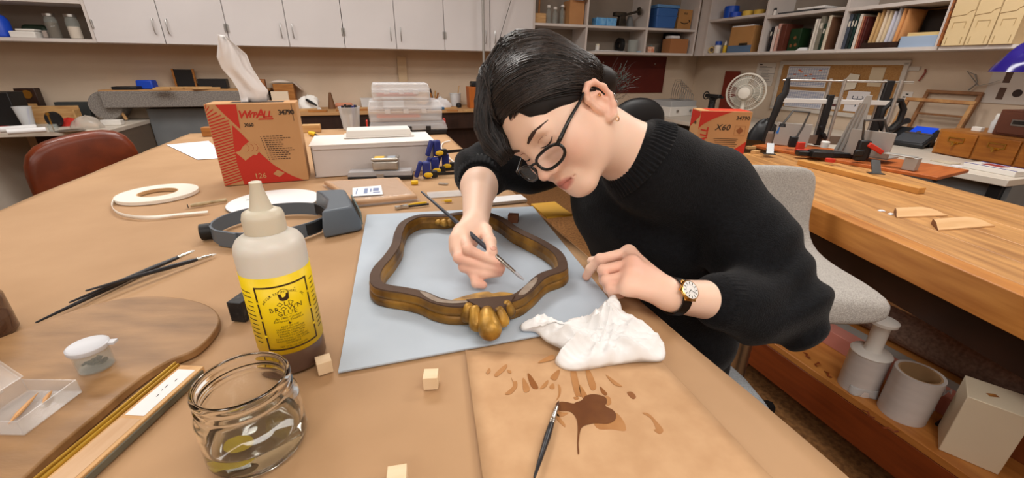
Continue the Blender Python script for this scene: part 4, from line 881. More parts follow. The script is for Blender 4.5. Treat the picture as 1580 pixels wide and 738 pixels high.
# small bench vise / swivel tool
p = onDs(1097, 3.05, 168)
t = thing('swivel_vise', 'small black swivel vise standing left of the fan', 'vise', p, RR)
pt = onplane(1097, 148, RM(3.05, 0), XD); zv = pt.z-RZ
obj('wooden_base', MB().box((0, 0, 0.012), (0.12, 0.12, 0.024)), M_oak, t)
obj('post', MB().lathe([(0.05, 0.024), (0.035, 0.05), (0.032, zv-0.04), (0.05, zv-0.02)], 18), M_black, t)
obj('jaw', MB().box((0, 0, zv), (0.19, 0.05, 0.035)), M_black, t, bev=0.008); obj('screw', MB().cyl((0.09, 0, zv), (0.13, 0, zv-0.006), 0.012), M_black, t)
obj('wheel', MB().tube([(-0.1+0.0*sin(a), 0.035*sin(a), zv+0.035*cos(a)) for a in [2*pi*k/16 for k in range(16)]], 0.006, 6, closed=True), M_black, t); obj('side_lever', MB().cyl((0.03, -0.03, zv-0.06), (0.07, -0.05, zv-0.06), 0.008), M_black, t)
# white file box with wire rack
p = onDs(1036, 3.0, 185)
pz = onplane(1036, 166, RM(3.0, 0), XD)
t = thing('white_drawer_box', 'white two-drawer box with grey top on right desk', 'drawer box', p, ROT+0.15)
hbx = max(0.1, pz.z-RZ-0.02)
obj('box_body', MB().box((0, 0, hbx/2), (0.4, 0.3, hbx)), M_white, t, bev=0.004); obj('grey_top', MB().box((0, 0, hbx+0.03), (0.38, 0.29, 0.06)), mat('light_grey', (170, 172, 174), 0.5), t, bev=0.004)
for x in (-0.1, 0.1): obj('drawer_knob', MB().cyl((x, -0.15, hbx*0.55), (x, -0.165, hbx*0.55), 0.014, n=12), M_steel, t)
t2 = thing('wire_rack', 'grey wire file rack of stepped loops on white box', 'wire rack', p+Vector((0, 0, hbx+0.0605)), ROT+0.15)
for k in range(7):
    y = -0.12+0.04*k; z = 0.1+0.018*k; x0_ = 0.02+0.012*k
    obj('wire_loop', MB().tube([(x0_-0.02, y, 0.003), (x0_-0.02, y, z*0.6), (x0_, y, z*0.8), (x0_, y, z), (x0_+0.1, y, z), (x0_+0.1, y, z*0.8), (x0_+0.13, y, z*0.5), (x0_+0.13, y, 0.003)], 0.003, 5), M_steel, t2)
obj('base_wire', MB().tube([(0.0, -0.13, 0.003), (0.06, 0.13, 0.003)], 0.003, 5).tube([(0.15, -0.13, 0.003), (0.22, 0.13, 0.003)], 0.003, 5), M_steel, t2)
# dark office chair behind her shoulder
pc = dep(985, 178, 2.9)
t = thing('office_chair', 'black office chair with rounded back behind her shoulder', 'chair', (pc.x, pc.y, 0), ROT)
zt_ = dep(990, 152, 2.9).z
obj('backrest', MB().ball((0, 0, zt_-0.14), (0.22, 0.05, 0.15), 24), M_black, t, smooth=180); obj('seat', MB().ball((0, -0.2, 0.5), (0.24, 0.24, 0.05), 24), M_black, t, smooth=180)
obj('back_post', MB().tube([(0, 0.04, zt_-0.2), (0, 0.06, 0.55), (0, -0.1, 0.45)], 0.02), M_black, t); obj('column', MB().cyl((0, -0.18, 0.05), (0, -0.18, 0.46), 0.03), M_black, t)
for k in range(5): obj('leg', MB().tube([(0, -0.18, 0.09), (0.27*cos(k*1.257), -0.18+0.27*sin(k*1.257), 0.03)], [0.025, 0.03]), M_black, t)
# ------------------------------------------------------------------ wooden workbench at the right and what stands on it
BH = 0.77
b0, b1 = at(1263, 322, BH), at(1580, 458, BH)
bdir = (b0-b1).normalized(); brz = math.atan2(bdir.y, bdir.x)-pi/2       # local y runs away from the camera
M_bench = mat('bench_wood', (204, 152, 92), 0.45, c2=(142, 94, 50), scale=5, stretch=(7, 0.7, 7), bump=0.12, bscale=30, lo=0.32, hi=0.78)
M_bench2 = mat('bench_front_wood', (200, 136, 66), 0.42, c2=(168, 104, 44), scale=5, stretch=(6, 0.6, 6))
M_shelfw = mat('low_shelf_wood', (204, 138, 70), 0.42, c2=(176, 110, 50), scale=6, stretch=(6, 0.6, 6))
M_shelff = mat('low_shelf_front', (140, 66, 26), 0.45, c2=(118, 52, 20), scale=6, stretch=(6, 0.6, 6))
t = thing('workbench', 'heavy wooden workbench with thick planked top at right', 'workbench', (b1.x, b1.y, 0), brz)
BLN, BD = 2.35, 0.78
y0 = -0.75
# local x to the right (depth of the bench), y away
pl = [0, 0.06, 0.2, 0.34, 0.48, 0.63, BD]
for k in range(6):
    obj('top_plank', MB().box(((pl[k]+pl[k+1])/2, y0+BLN/2, BH-0.045), (pl[k+1]-pl[k]-0.0015, BLN, 0.09)), M_bench if k else M_bench2, t, bev=0.0025)
obj('under_rail', MB().box((0.12, y0+BLN/2, BH-0.155), (0.05, BLN-0.1, 0.125)), M_darkwood, t)
for x in (0.12, BD-0.08):
    for y in (y0+0.1, y0+BLN-0.1): obj('leg', MB().box((x, y, (BH-0.092)/2), (0.1, 0.1, BH-0.092)), M_darkwood, t)
# lower shelf (room aligned)
SH = 0.27
l0 = at(1194, 530, SH); 
ls = (l0-A0).dot(XD); ld_ = (l0-A0).dot(YD)
t = thing('low_shelf', 'low wooden shelf under the bench holding white film rolls', 'shelf', RM(ls, ld_, 0), ROT)
SL = 1.6
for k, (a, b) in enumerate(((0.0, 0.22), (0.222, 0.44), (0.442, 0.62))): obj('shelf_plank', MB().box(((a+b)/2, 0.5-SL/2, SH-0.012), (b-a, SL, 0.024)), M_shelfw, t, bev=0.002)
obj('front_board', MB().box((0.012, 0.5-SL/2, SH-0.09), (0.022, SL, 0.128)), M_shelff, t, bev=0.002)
for y in (0.42, 0.5-SL+0.08): obj('shelf_block', MB().box((0.3, y, 0.06), (0.5, 0.06, 0.118)), M_darkwood, t)
def onL(px, py): p = at(px, py, SH); p.z += 0.0006; return p
M_film = mat('stretch_film', (212, 206, 203), 0.22, c2=(205, 199, 196), scale=10, stretch=(1, 1, 4), spec=0.7)
M_core = mat('card_core', (176, 140, 98), 0.8)
# film roll with plunger handle
p = onL(1322, 597)
t = thing('film_roll', 'stretch film roll with white plunger handle on low shelf', 'film roll', p, 0)
hR = 0.135; rR = 0.052
obj('film', MB().lathe([(0.04, 0), (rR, 0.0), (rR, hR), (0.04, hR), (0.04, 0)], 32, cap=False), M_film, t)
obj('core', MB().lathe([(0.036, 0.001), (0.0399, 0.001), (0.0399, hR-0.001), (0.036, hR-0.001), (0.036, 0.001)], 28, cap=False), M_core, t)
obj('handle', MB().lathe([(0.05, hR-0.004), (0.054, hR+0.003), (0.05, hR+0.008), (0.024, hR+0.012), (0.022, hR+0.02), (0.022, hR+0.10), (0.025, hR+0.105), (0.036, hR+0.108), (0.037, hR+0.118), (0.03, hR+0.122), (0, hR+0.1225)], 28), M_white, t, smooth=50)
obj('loose_film', MB().grid(lambda u, v: ((rR+0.002+0.007*u*sin(v*9))*cos(3.6+v*1.6), (rR+0.002+0.007*u*sin(v*9))*sin(3.6+v*1.6), 0.03-0.028*u), 5, 20), M_clearp, t, solid=0.0006)
p = onL(1390, 637)
t = thing('film_roll', 'stretch film roll with open cardboard core on low shelf', 'film roll', p, 0)
hR2 = 0.15; rR2 = 0.057
obj('film', MB().lathe([(0.049, 0), (rR2, 0.0), (rR2, hR2), (0.049, hR2), (0.049, 0)], 32, cap=False), M_film, t)
obj('core', MB().lathe([(0.044, 0.001), (0.0489, 0.001), (0.0489, hR2-0.001), (0.044, hR2-0.001), (0.044, 0.001)], 28, cap=False), M_core, t)
obj('loose_film', MB().grid(lambda u, v: (rR2+0.001+0.008*u, -0.01+0.05*u*sin(v*4)*0.6, 0.03+0.09*v+0.012*sin(u*9+v*7)), 12, 14), mat('loose_film', (220, 220, 222), 0.2, clear=0.5), t, solid=0.0006, rz=-0.3)
# pale box
p0, p1 = onL(1447, 694), onL(1540, 734)
axp = p1-p0; rb = math.atan2(axp.y, axp.x); wpx = axp.length
zt_ = 0.0
lo_, hi_ = 0.0, 0.6
for _ in range(40):
    m_ = (lo_+hi_)/2; q = p0+Vector((0, 0, m_)) - CAM; yy = CY-FPX*q.dot(CU)/q.dot(FW)
    if yy > 612: lo_ = m_
    else: hi_ = m_
hbox = lo_
print('pale box', wpx, hbox)
t = thing('pale_box', 'plain pale cream box standing on the low shelf', 'box', p0, rb)
obj('box_body', MB().box((wpx/2, 0.055, hbox/2), (wpx, 0.11, hbox)), mat('cream_box', (226, 212, 186), 0.7, c2=(220, 205, 178), scale=3), t, bev=0.002)
obj('wood_chip', MB().box((wpx*0.42, 0.05, hbox+0.002), (0.022, 0.012, 0.003), rz=0.6, taper=0.4), M_oak, loc=p0, rz=rb, label='small brown wood chip on the pale cream box', cat='chip')
t.location.z += 0
# things pushed further under the bench
M_pink = mat('pink_board', (196, 126, 112), 0.7)
obj('pink_board', MB().box((0.21, 0.16-0.25, 0.03), (0.06, 0.8, 0.06)), M_pink, loc=RM(ls, ld_, SH+0.0006), rz=ROT, bev=0.002, label='long pink foam board behind the film rolls', cat='board')
obj('grey_strip', MB().box((0.275, -0.06, 0.025), (0.06, 0.7, 0.05)), mat('grey_strip', (150, 146, 140), 0.7), loc=RM(ls, ld_, SH+0.0006), rz=ROT, bev=0.002, label='long grey strip beside the pink foam board', cat='strip')
obj('brown_plank', MB().box((0.20, -0.55, 0.04), (0.045, 0.10, 0.08)), mat('red_brown_plank', (134, 70, 34), 0.5), loc=RM(ls, ld_, SH+0.0006), rz=ROT, bev=0.002, label='red brown plank edge behind the open film roll', cat='plank')
obj('navy_box', MB().box((0.33, -0.72, 0.05), (0.1, 0.46, 0.1)), mat('navy', (26, 32, 50), 0.6), loc=RM(ls, ld_, SH+0.0006), rz=ROT, bev=0.004, label='long navy box under the bench behind brown plank', cat='box')
obj('textured_roll', MB().lathe([(0.06, 0), (0.06, 1.5)], 24, Matrix.Rotation(radians(90), 4, 'X')), mat('pinkish_carpet', (166, 136, 118), 0.95, c2=(130, 104, 90), scale=90, bump=0.8, bscale=160), loc=RM(ls+0.455, ld_+0.42, SH+0.061), rz=ROT, label='long rolled pinkish carpet at back of the low shelf', cat='carpet roll')
heap('dark_bag', 'dark soft bag on the low shelf behind the chair seat', 'bag', RM(ls+0.2, ld_+0.32, SH+0.0616), (0.11, 0.1), mat('dark_bag', (44, 42, 40), 0.8), 0.1, 41, amp=0.2)
rnd = random.Random(5)
for k, (px, py) in enumerate(((1262, 560), (1272, 574), (1330, 634), (1362, 662), (1240, 545))):
    obj('wood_shaving', MB().tube([(0, 0, 0.002), (0.012, 0.006, 0.006), (0.024, 0.0, 0.003), (0.034, 0.008, 0.005)], 0.0035, 5, flat=0.4), M_shelff, loc=onL(px, py), rz=rnd.uniform(0, 6), label=('wood shaving on low shelf left of plunger roll', 'second wood shaving nearest the plunger roll', 'wood shaving on shelf edge between the two film rolls', 'second wood shaving on shelf edge before the open roll', 'pale shaving at far left of the low shelf')[k], cat='shaving')
obj('black_hook', MB().tube([(0, 0, 0.006), (0.04, 0.02, 0.006), (0.045, 0.02, 0.03)], 0.005, 6), M_black, loc=onL(1444, 658), label='small black metal hook left of the pale box', cat='hook')
obj('grey_shoe', MB().box((0, 0, 0.05), (0.1, 0.16, 0.1), taper=0.7), mat('grey_mesh', (120, 116, 106), 0.9, c2=(80, 76, 70), scale=90), loc=onL(1604, 732)+Vector((0.05, -0.10, 0)), rz=0.4, bev=0.02, label='grey mesh shoe at the right edge of low shelf', cat='shoe')
# ---- on the bench
def onB(px, py): p = at(px, py, BH); p.z += 0.0006; return p
# second wiper carton
M_kbox = mat('kraft_box', (198, 150, 102), 0.75, c2=(190, 142, 94), scale=5)
M_redp = mat('red_print', (192, 46, 30), 0.65); M_redp2 = mat('red_print_side', (200, 60, 34), 0.65)
def carton(name, label, loc, rz, W, D, H, redtop, front):
    t = thing(name, label, 'wiper box', loc, rz)
    obj('box_body', MB().box((0, D/2, H/2), (W, D, H)), M_kbox, t, bev=0.0015)
    return t
pA, pB = onB(1078, 252), onB(1147, 246)
t = carton('wiper_carton', 'brown and red wiper carton on the workbench before the fan', onB(1106, 249), -0.12, 0.246, 0.15, 0.25, True, None)
W, D, H = 0.246, 0.15, 0.25
F = lambda x, z: (x, z)
def fprint(name, poly, m, tt, z=0.0006, th=0.0005): return obj(name, MB().prism(poly, z, z+th, UPRIGHT), m, tt)
arc = [(-W/2+W*0.72*(1-cos(a)), H-0.001-H*0.30*sin(a)) for a in [pi/2*k/8 for k in range(9)]]
fprint('red_swoosh', [(-W/2+0.001, H-0.001)] + [(-W/2+0.001+W*0.62*sin(pi/2*(1-k/8)), H-0.001-H*0.42*(1-cos(pi/2*(1-k/8)))) if False else (-W/2+0.001+W*0.62*(1-k/8)**1.6, H-0.001-H*0.36*(k/8)) for k in range(9)], M_redp, t)
fprint('red_corner', [(W/2-0.001, 0.001), (W/2-0.001, H*0.42)] + [(W/2-0.001-W*0.8*(k/8), H*0.42*(1-k/8)**1.7+0.001) for k in range(1, 9)], M_redp, t)
def ptext(name, s, size, x, z, m, tt, **k):
    mb = text_mb(s, size, **k); mb = xf(mb, lambda v: UPRIGHT @ Vector((v.x+x, v.y+z, 0.0012))); return obj(name, mb, m, tt, smooth=0)
ptext('type_print', 'X60', 0.042, -0.005, H*0.68, M_print, t, shear=0.2, bold=0.0005)
ptext('print_number', '34790', 0.026, W*0.34, H*0.87, M_print, t, bold=0.0006)
rt = text_mb('WYPALL', 0.05, shear=0.2, bold=0.0015); rt = xf(rt, lambda v: UPRIGHT @ Vector((-v.y-W*0.36, v.x+H*0.30, 0.0011))); obj('brand_print', rt, M_redp, t, smooth=0)
mb = MB()
for a, b, c, d in ((0.06, H*0.72, 0.05, 0.001), (0.06, H*0.54, 0.05, 0.001), (0.035, H*0.63, 0.001, H*0.18), (0.085, H*0.63, 0.001, H*0.18)): mb.box((a+0.02, -0.0008, b), (c, 0.0005, d))
put(mb, xf(MB().prism([(0, -0.018), (0.018, 0), (0, 0.018), (-0.018, 0)], 0, 0.0005), lambda v: UPRIGHT @ v), 0.08, -0.0006, H*0.63)
obj('line_drawing', mb, mat('brown_line', (140, 84, 46), 0.7), t)
mb = MB()
for k in range(7): mb.box((0.02, -0.0008, H*0.46-0.009*k), (0.12-0.01*(k % 3), 0.0005, 0.0025))
obj('small_print', mb, M_print, t, kind='stuff')
sd = MB().prism([(0.002, H*0.98), (D-0.002, H*0.98), (D-0.002, H*0.9), (0.002, H*0.62)], 0, 0.0005, Matrix.Translation((-W/2-0.0006, D, 0)) @ Matrix.Rotation(radians(-90), 4, 'Z') @ UPRIGHT)
obj('side_red_print', sd, M_redp, t)
rt = text_mb('34790', 0.024, bold=0.0005); rt = xf(rt, lambda v: Matrix.Translation((-W/2-0.001, D/2, H*0.74)) @ Matrix.Rotation(radians(-90), 4, 'Z') @ UPRIGHT @ v); obj('side_number', rt, M_print, t, smooth=0)
obj('top_red_print', MB().box((0.02, D/2, H+0.0006), (W*0.8, D*0.9, 0.0006)), M_redp2, t)
# orange board, lumber strip, moulding offcuts
M_oboard = mat('orange_board', (186, 104, 48), 0.5, c2=(164, 84, 34), scale=6, stretch=(7, 1, 7))
a0 = onB(1160, 228); a1 = onB(1445, 279); av = a1-a0; ar = math.atan2(av.y, av.x)
obj('base_board', MB().box((av.length/2, 0.17, 0.0075), (av.length, 0.34, 0.015)), M_oboard, loc=a0, rz=ar, bev=0.002, label='orange brown board under the mitre saw on bench', cat='board')
s0, s1 = onB(1240, 257), onB(1415, 300); sv = s1-s0; sr = math.atan2(sv.y, sv.x)
obj('lumber_strip', MB().box((sv.length/2-0.02, 0.02, 0.012), (sv.length+0.04, 0.04, 0.024)), mat('yellow_lumber', (206, 150, 80), 0.5, c2=(190, 134, 66), scale=6, stretch=(1, 8, 8)), loc=s0, rz=sr, bev=0.002, label='long yellow lumber strip in front of the saw board', cat='lumber')
M_mould = mat('pale_moulding', (222, 182, 134), 0.55, c2=(212, 168, 118), scale=7, stretch=(1, 9, 9))
M_mend = mat('moulding_end', (124, 82, 52), 0.7)
def mould(p0, p1, label, flip):
    v = p1-p0; L_ = v.length
    t = thing('moulding_offcut', label, 'moulding offcut', p0, math.atan2(v.y, v.x), 'moulding offcuts on the bench')
    prof = [(0, 0), (0.055, 0), (0.055, 0.016), (0.050, 0.0175), (0.034, 0.017), (0.022, 0.0135), (0.010, 0.007), (0, 0.004)]
    mb = MB(); n = len(prof); c = 0.045
    vs = [(c*(y/0.05), y, z) for y, z in prof]+[(L_-c*(y/0.05), y, z) for y, z in prof]
    mb.add(vs, [(i, (i+1) % n, n+(i+1) % n, n+i) for i in range(n)])
    obj('moulding', mb, M_mould, t, smooth=24)
    for half in (vs[:n], vs[n:]): obj('mitred_end', MB().add(half, [tuple(range(n))]), M_mend, t, smooth=0)
    return t
mould(onB(1383, 337), onB(1462, 334), 'pale mitred moulding offcut farther on the bench', 0)
mould(onB(1447, 357), onB(1535, 350), 'pale mitred moulding offcut nearer the bench edge', 1)
for k, (px, py) in enumerate(((1360, 326), (1374, 331))): obj('paper_scrap', MB().box((0, 0, 0.002), (0.02, 0.012, 0.003), rz=0.5*k, taper=0.6), M_paper, loc=onB(px, py), label=('larger white paper scrap left of the moulding', 'tiny white paper scrap left of the moulding')[k], cat='scrap')
for k, (px, py) in enumerate(((1158, 230), (1165, 233))): obj('wood_chip', MB().box((0, 0, 0.008), (0.05, 0.025, 0.016), rz=0.5*k), M_pine, loc=onB(px, py+4*k), label=('pale wood chip left of the saw beside carton', 'nearer pale wood chip beside the bench carton')[k], cat='chip')
# ---- mitre saw
M_al = mat('aluminium', (196, 194, 190), 0.35, 0.85); M_alp = mat('grey_cast_plate', (168, 166, 162), 0.45, 0.4)
BZ0 = BH+0.0166
e1_ = Vector((0.978, -0.208, 0)); saw_rz = math.atan2(e1_.y, e1_.x)
t = thing('mitre_saw', 'black and silver mitre saw standing on the orange board', 'saw', (1.56, 2.62, BZ0), saw_rz)
zz = lambda z: z-BZ0
obj('blade', MB().box((0.30, -0.016, zz(0.828)), (0.60, 0.002, 0.05)), mat('dull_blade', (128, 116, 104), 0.4, 0.3), t)
obj('spine', MB().box((0.33, 0, zz(1.045)), (0.62, 0.022, 0.026)), mat('white_tube', (206, 204, 200), 0.4), t, bev=0.002)
obj('tension_rod', MB().cyl((0.02, 0, zz(1.158)), (0.68, 0, zz(1.158)), 0.006), M_al, t)
hd = MB().tube([(0.0, 0, zz(0.80)), (0.01, 0, zz(0.9)), (0.025, 0, zz(0.99)), (0.035, 0, zz(1.06)), (0.05, 0, zz(1.09)), (0.045, 0, zz(1.17))], [0.018, 0.02, 0.022, 0.026, 0.02, 0.016], 8, up=(0, 1, 0), flat=0.6)
obj('saw_handle', hd, M_black, t, bev=0.002); obj('blade_plate', MB().box((0.02, -0.012, zz(0.828)), (0.03, 0.006, 0.076)), M_al, t)
for a, zt in ((0.30, 1.17), (0.575, 1.17)):
    for dx, dy in ((-0.022, 0.02), (0.03, -0.03)): obj('guide_rod', MB().cyl((a+dx, dy, zz(0.8)), (a+dx, dy, zz(zt)), 0.009), M_al, t)
obj('guide_carrier', MB().box((0.292, 0, zz(0.938)), (0.032, 0.034, 0.29)), M_black, t, bev=0.003); obj('guide_carrier', MB().box((0.57, 0.01, zz(1.0)), (0.04, 0.036, 0.33)), M_black, t, bev=0.003)
for x, z in ((0.30, 0.86), (0.28, 0.9), (0.31, 0.845)): obj('clamp_screw', MB().cyl((x, -0.02, zz(z)), (x, -0.045, zz(z)), 0.01, n=10), M_black, t)
lp_ = MB().tube([(0.63+0.06*cos(a)*0.9, 0.0, zz(0.98)+0.085*sin(a)) for a in [2*pi*k/8+0.39 for k in range(8)]], 0.017, 8, closed=True, up=(0, 1, 0))
obj('rear_handle', lp_, M_black, t)
sw = t
# fence plates along the board
fa = ar-saw_rz
def loc2(px, py, z): p = at(px, py, z)-Vector((1.56, 2.62, BZ0)); p.z = 0; return Matrix.Rotation(-saw_rz, 3, 'Z') @ p
f1 = loc2(1300, 243, BZ0); f2 = loc2(1366, 254, BZ0); fv = f2-f1; fr = math.atan2(fv.y, fv.x); fl_ = fv.length
print('fence length', fl_)
mb = MB().box((fl_/2, 0.004, 0.085), (fl_, 0.008, 0.13)).box((fl_/2, 0.06, 0.025), (fl_, 0.12, 0.008))
obj('right_fence', mb, M_alp, t, loc=(f1.x, f1.y, 0.0), rz=fr, bev=0.001)
g1 = loc2(1196, 226, BZ0); g2 = loc2(1250, 231, BZ0); gv = g2-g1; 
obj('left_fence', MB().box((gv.length/2, 0.004, 0.07), (gv.length, 0.008, 0.13)), M_alp, t, loc=(g1.x, g1.y+0.05, 0), rz=math.atan2(gv.y, gv.x), bev=0.001)
obj('blue_tape', MB().prism([(0.0, 0), (0.03, 0), (0.015, 0.05)], 0, 0.001, UPRIGHT), mat('blue_tape', (40, 110, 190), 0.6), t, loc=(g1.x+0.0, g1.y+0.045, 0.07))
tri = loc2(1288, 236, BZ0)
mb = MB().prism([(0, 0), (0.085, 0), (0.10, 0.16), (0.095, 0.31), (0.07, 0.31), (0.03, 0.16)], 0, 0.01, UPRIGHT)
obj('tall_fence', mb, M_alp, t, loc=(tri.x, tri.y+0.02, 0.0), rz=fr*0.75, bev=0.001)
for k in range(3): obj('fence_rib', MB().cyl((0.02+0.022*k, -0.013, 0.02), (0.055+0.013*k, -0.013, 0.27), 0.003, n=6), M_al, t, loc=(tri.x, tri.y+0.02, 0.0), rz=fr*0.75)
bs = loc2(1248, 242, BZ0)
obj('turntable', MB().box((0.1, 0.03, 0.013), (0.3, 0.05, 0.024)).box((0.05, 0.0, 0.018), (0.1, 0.07, 0.03)), M_black, t, loc=(bs.x, bs.y, 0), rz=0.0, bev=0.003)
obj('turntable_disc', MB().lathe([(0.1, 0.001), (0.1, 0.012)], 28), M_black, t, loc=(bs.x+0.12, bs.y+0.1, 0))
M_lever = mat('red_lever', (196, 52, 34), 0.45)
rl = loc2(1232, 236, BZ0)
obj('red_lever', MB().box((0, 0, 0.03), (0.04, 0.02, 0.06)).box((0.02, 0, 0.012), (0.08, 0.025, 0.02)), M_lever, t, loc=(rl.x, rl.y, 0), bev=0.004)
obj('red_knob', MB().cyl((0.02, -0.01, 0.001), (0.02, -0.01, 0.016), 0.022, n=16), M_lever, t, loc=loc2(1272, 249, BZ0))
wk = loc2(1270, 233, BZ0); obj('white_knob', MB().lathe([(0.02, 0.02), (0.022, 0.05), (0.018, 0.055)], 16), M_white, t, loc=(wk.x, wk.y, 0))
def hoop(px, py, hgt, lean, name='hoop_clamp'):
    b = loc2(px, py, BZ0); h = hgt
    o = obj(name, MB().tube([(0, -0.02, 0.03), (0.03, -0.02, h*0.6), (0.045, -0.02, h), (-0.04, -0.02, h+0.005), (-0.075, -0.02, h*0.68)], 0.006, 8), mat('gunmetal', (98, 98, 98), 0.35, 0.8), t, loc=(b.x, b.y, 0.0))
    obj('rubber_pad', MB().cyl((-0.075, -0.02, h*0.68), (-0.075, -0.02, h*0.60), 0.014, 0.018, n=12), M_black, o)
    obj('clamp_base', MB().box((0, -0.02, 0.045), (0.04, 0.03, 0.06)), M_black, o, bev=0.004)
    return o
hoop(1218, 230, 0.21, 0); h2 = hoop(1326, 247, 0.20, 0); h2.scale = (-1, 1, 1)
c2 = loc2(1322, 250, BZ0)
obj('clamp_block', MB().box((0, -0.012, 0.06), (0.05, 0.03, 0.1)).box((-0.02, -0.03, 0.05), (0.04, 0.02, 0.03)), M_black, t, loc=(c2.x, c2.y, 0), bev=0.005)
obj('red_lever', MB().box((0.045, -0.03, 0.075), (0.08, 0.016, 0.022), M=Matrix.Rotation(radians(28), 4, 'Y')), M_lever, t, loc=(c2.x, c2.y, 0), bev=0.004)
for px, py in ((1350, 268), (1186, 238)):
    q = loc2(px, py, BZ0); obj('foot', MB().prism([(-0.03, -0.02), (0.03, -0.02), (0.03, 0.012), (-0.03, 0.012)], 0, 0.004).add([(-0.012, 0.0, 0.004), (0.024, 0.0, 0.004), (0.036, 0.06, 0.05), (0.0, 0.06, 0.05), (-0.012, 0.006, 0.004), (0.024, 0.006, 0.004), (0.036, 0.066, 0.05), (0.0, 0.066, 0.05)], [(0, 1, 2, 3), (7, 6, 5, 4), (0, 4, 5, 1), (1, 5, 6, 2), (2, 6, 7, 3), (3, 7, 4, 0)]), mat('gunmetal', (98, 98, 98)), t, loc=(q.x, q.y, 0.0005))
br = loc2(1390, 262, BZ0); obj('stop_bracket', MB().box((-0.03, 0.03, 0.06), (0.12, 0.05, 0.006)).box((0.02, 0.03, 0.03), (0.05, 0.04, 0.058)), M_alp, t, loc=(br.x, br.y, 0), rz=fr, bev=0.002)
heap('black_case', 'black soft tool case on bench left of the saw', 'case', onB(1184, 220)+Vector((0.03, 0.12, 0)), (0.1, 0.06), M_black, 0.13, 51, amp=0.1)
# ---- grey felt chair (empty) and the stool she sits on
M_felt = mat('grey_felt', (188, 184, 178), 0.95, c2=(146, 142, 137), scale=280, bump=0.5, bscale=420, lo=0.3, hi=0.7)
def shell_mesh(st, n=28, p=3.4):
    "st: (centre y, z, tangent angle, half width, half thickness)"
    vs = []; fs = []
    for (y, z, a, hw_, ht) in st:
        for k in range(n):
            g = 2*pi*k/n; c_, s_ = cos(g), sin(g); q = (abs(c_)**p+abs(s_)**p)**(-1/p)
            x = c_*q*hw_; o = s_*q*ht
            vs.append((x, y-sin(a)*o, z+cos(a)*o))
    m_ = len(st)
    for i in range(m_-1):
        for k in range(n): fs.append((i*n+k, i*n+(k+1) % n, (i+1)*n+(k+1) % n, (i+1)*n+k))
    fs.append(tuple(reversed(range(n)))); fs.append(tuple((m_-1)*n+k for k in range(n)))
    return MB().add(vs, fs)
st = [(-0.235, 0.0, -0.3, 0.10, 0.004), (-0.232, 0.0, -0.25, 0.18, 0.026), (-0.22, 0.003, -0.2, 0.215, 0.036), (-0.19, 0.008, -0.1, 0.235, 0.040), (-0.1, 0.008, 0.02, 0.24, 0.04), (0.0, 0.004, 0.05, 0.235, 0.038), (0.08, 0.012, 0.25, 0.225, 0.034),
      (0.14, 0.04, 0.75, 0.212, 0.03), (0.172, 0.09, 1.2, 0.205, 0.026), (0.188, 0.14, 1.35, 0.207, 0.024), (0.205, 0.2, 1.38, 0.215, 0.023), (0.218, 0.25, 1.4, 0.216, 0.022), (0.224, 0.275, 1.42, 0.205, 0.02), (0.228, 0.29, 1.45, 0.18, 0.013), (0.229, 0.295, 1.45, 0.12, 0.004)]
cx_, cy_, cz_ = 0.795, 1.165, 0.625
t = thing('felt_chair', 'empty grey felt swivel chair beside the workbench', 'chair', (cx_, cy_, 0), radians(-3))
sm_ = shell_mesh(st); sm_.v = [(x, y, z+cz_) for x, y, z in sm_.v]
obj('seat_shell', sm_, M_felt, t, smooth=180, sub=1)
obj('column', MB().cyl((0, 0, 0.07), (0, 0, cz_-0.03), 0.024), M_steel, t)
for k in range(5):
    a = 2*pi*k/5+0.3; obj('leg', MB().tube([(0.02*cos(a), 0.02*sin(a), 0.07), (0.2*cos(a), 0.2*sin(a), 0.028)], [0.024, 0.026]), M_black, t)
SZ = 0.474
sp = Vector((0.425, 0.80, 0))
t = thing('swivel_stool', 'grey cushioned stool the woman sits on by the table', 'stool', sp, 0)
obj('seat', shell_mesh([(-0.22, SZ-0.03, 0, 0.1, 0.006), (-0.2, SZ-0.03, 0, 0.17, 0.03), (-0.1, SZ-0.03, 0, 0.215, 0.035), (0.1, SZ-0.03, 0, 0.215, 0.035), (0.2, SZ-0.03, 0, 0.17, 0.03), (0.22, SZ-0.03, 0, 0.1, 0.006)], p=2.6), mat('blue_grey_felt', (140, 144, 148), 0.95, c2=(116, 120, 124), scale=260), t, smooth=180, sub=1)
obj('column', MB().cyl((0, 0, 0.06), (0, 0, SZ-0.055), 0.025), M_steel, t)
for k in range(5):
    a = 2*pi*k/5; obj('leg', MB().tube([(0.02*cos(a), 0.02*sin(a), 0.07), (0.22*cos(a), 0.22*sin(a), 0.028)], [0.024, 0.026]), M_black, t)
# ------------------------------------------------------------------ things on the work table
EPS = 0.0009
def onT(px, py, lift=EPS): p = at(px, py, TZ); p.z = TZ+lift; return p
def ang(p, q): v = q-p; return math.atan2(v.y, v.x)
# blue grey mat
MZ = TZ+EPS
mc = [at(566, 333, MZ), at(822, 320, MZ), None, at(522, 577, MZ)]
q1, q2 = at(822, 320, MZ), at(945, 470, MZ)
mc[2] = mc[3]+(mc[1]-mc[0])*1.02
# right edge straight through the two seen points, ended level with the near edge
dirr = (q2-q1).normalized(); nd = Vector((0.94, 0.30, 0)).normalized()
k = ((mc[3]-q1).x*nd.y-(mc[3]-q1).y*nd.x)/(dirr.x*nd.y-dirr.y*nd.x); mc[2] = q1+dirr*k
M_mat = mat('blue_grey_mat', (184, 196, 208), 0.6, c2=(174, 187, 200), scale=7, bump=0.05, bscale=40)
mo = mc[3].copy()
obj('cutting_mat', MB().prism([((p-mo).x, (p-mo).y) for p in mc], 0, 0.003), M_mat, loc=mo, label='pale blue grey board under the ornate frame', cat='board', bev=0.0006)
MT = MZ+0.003
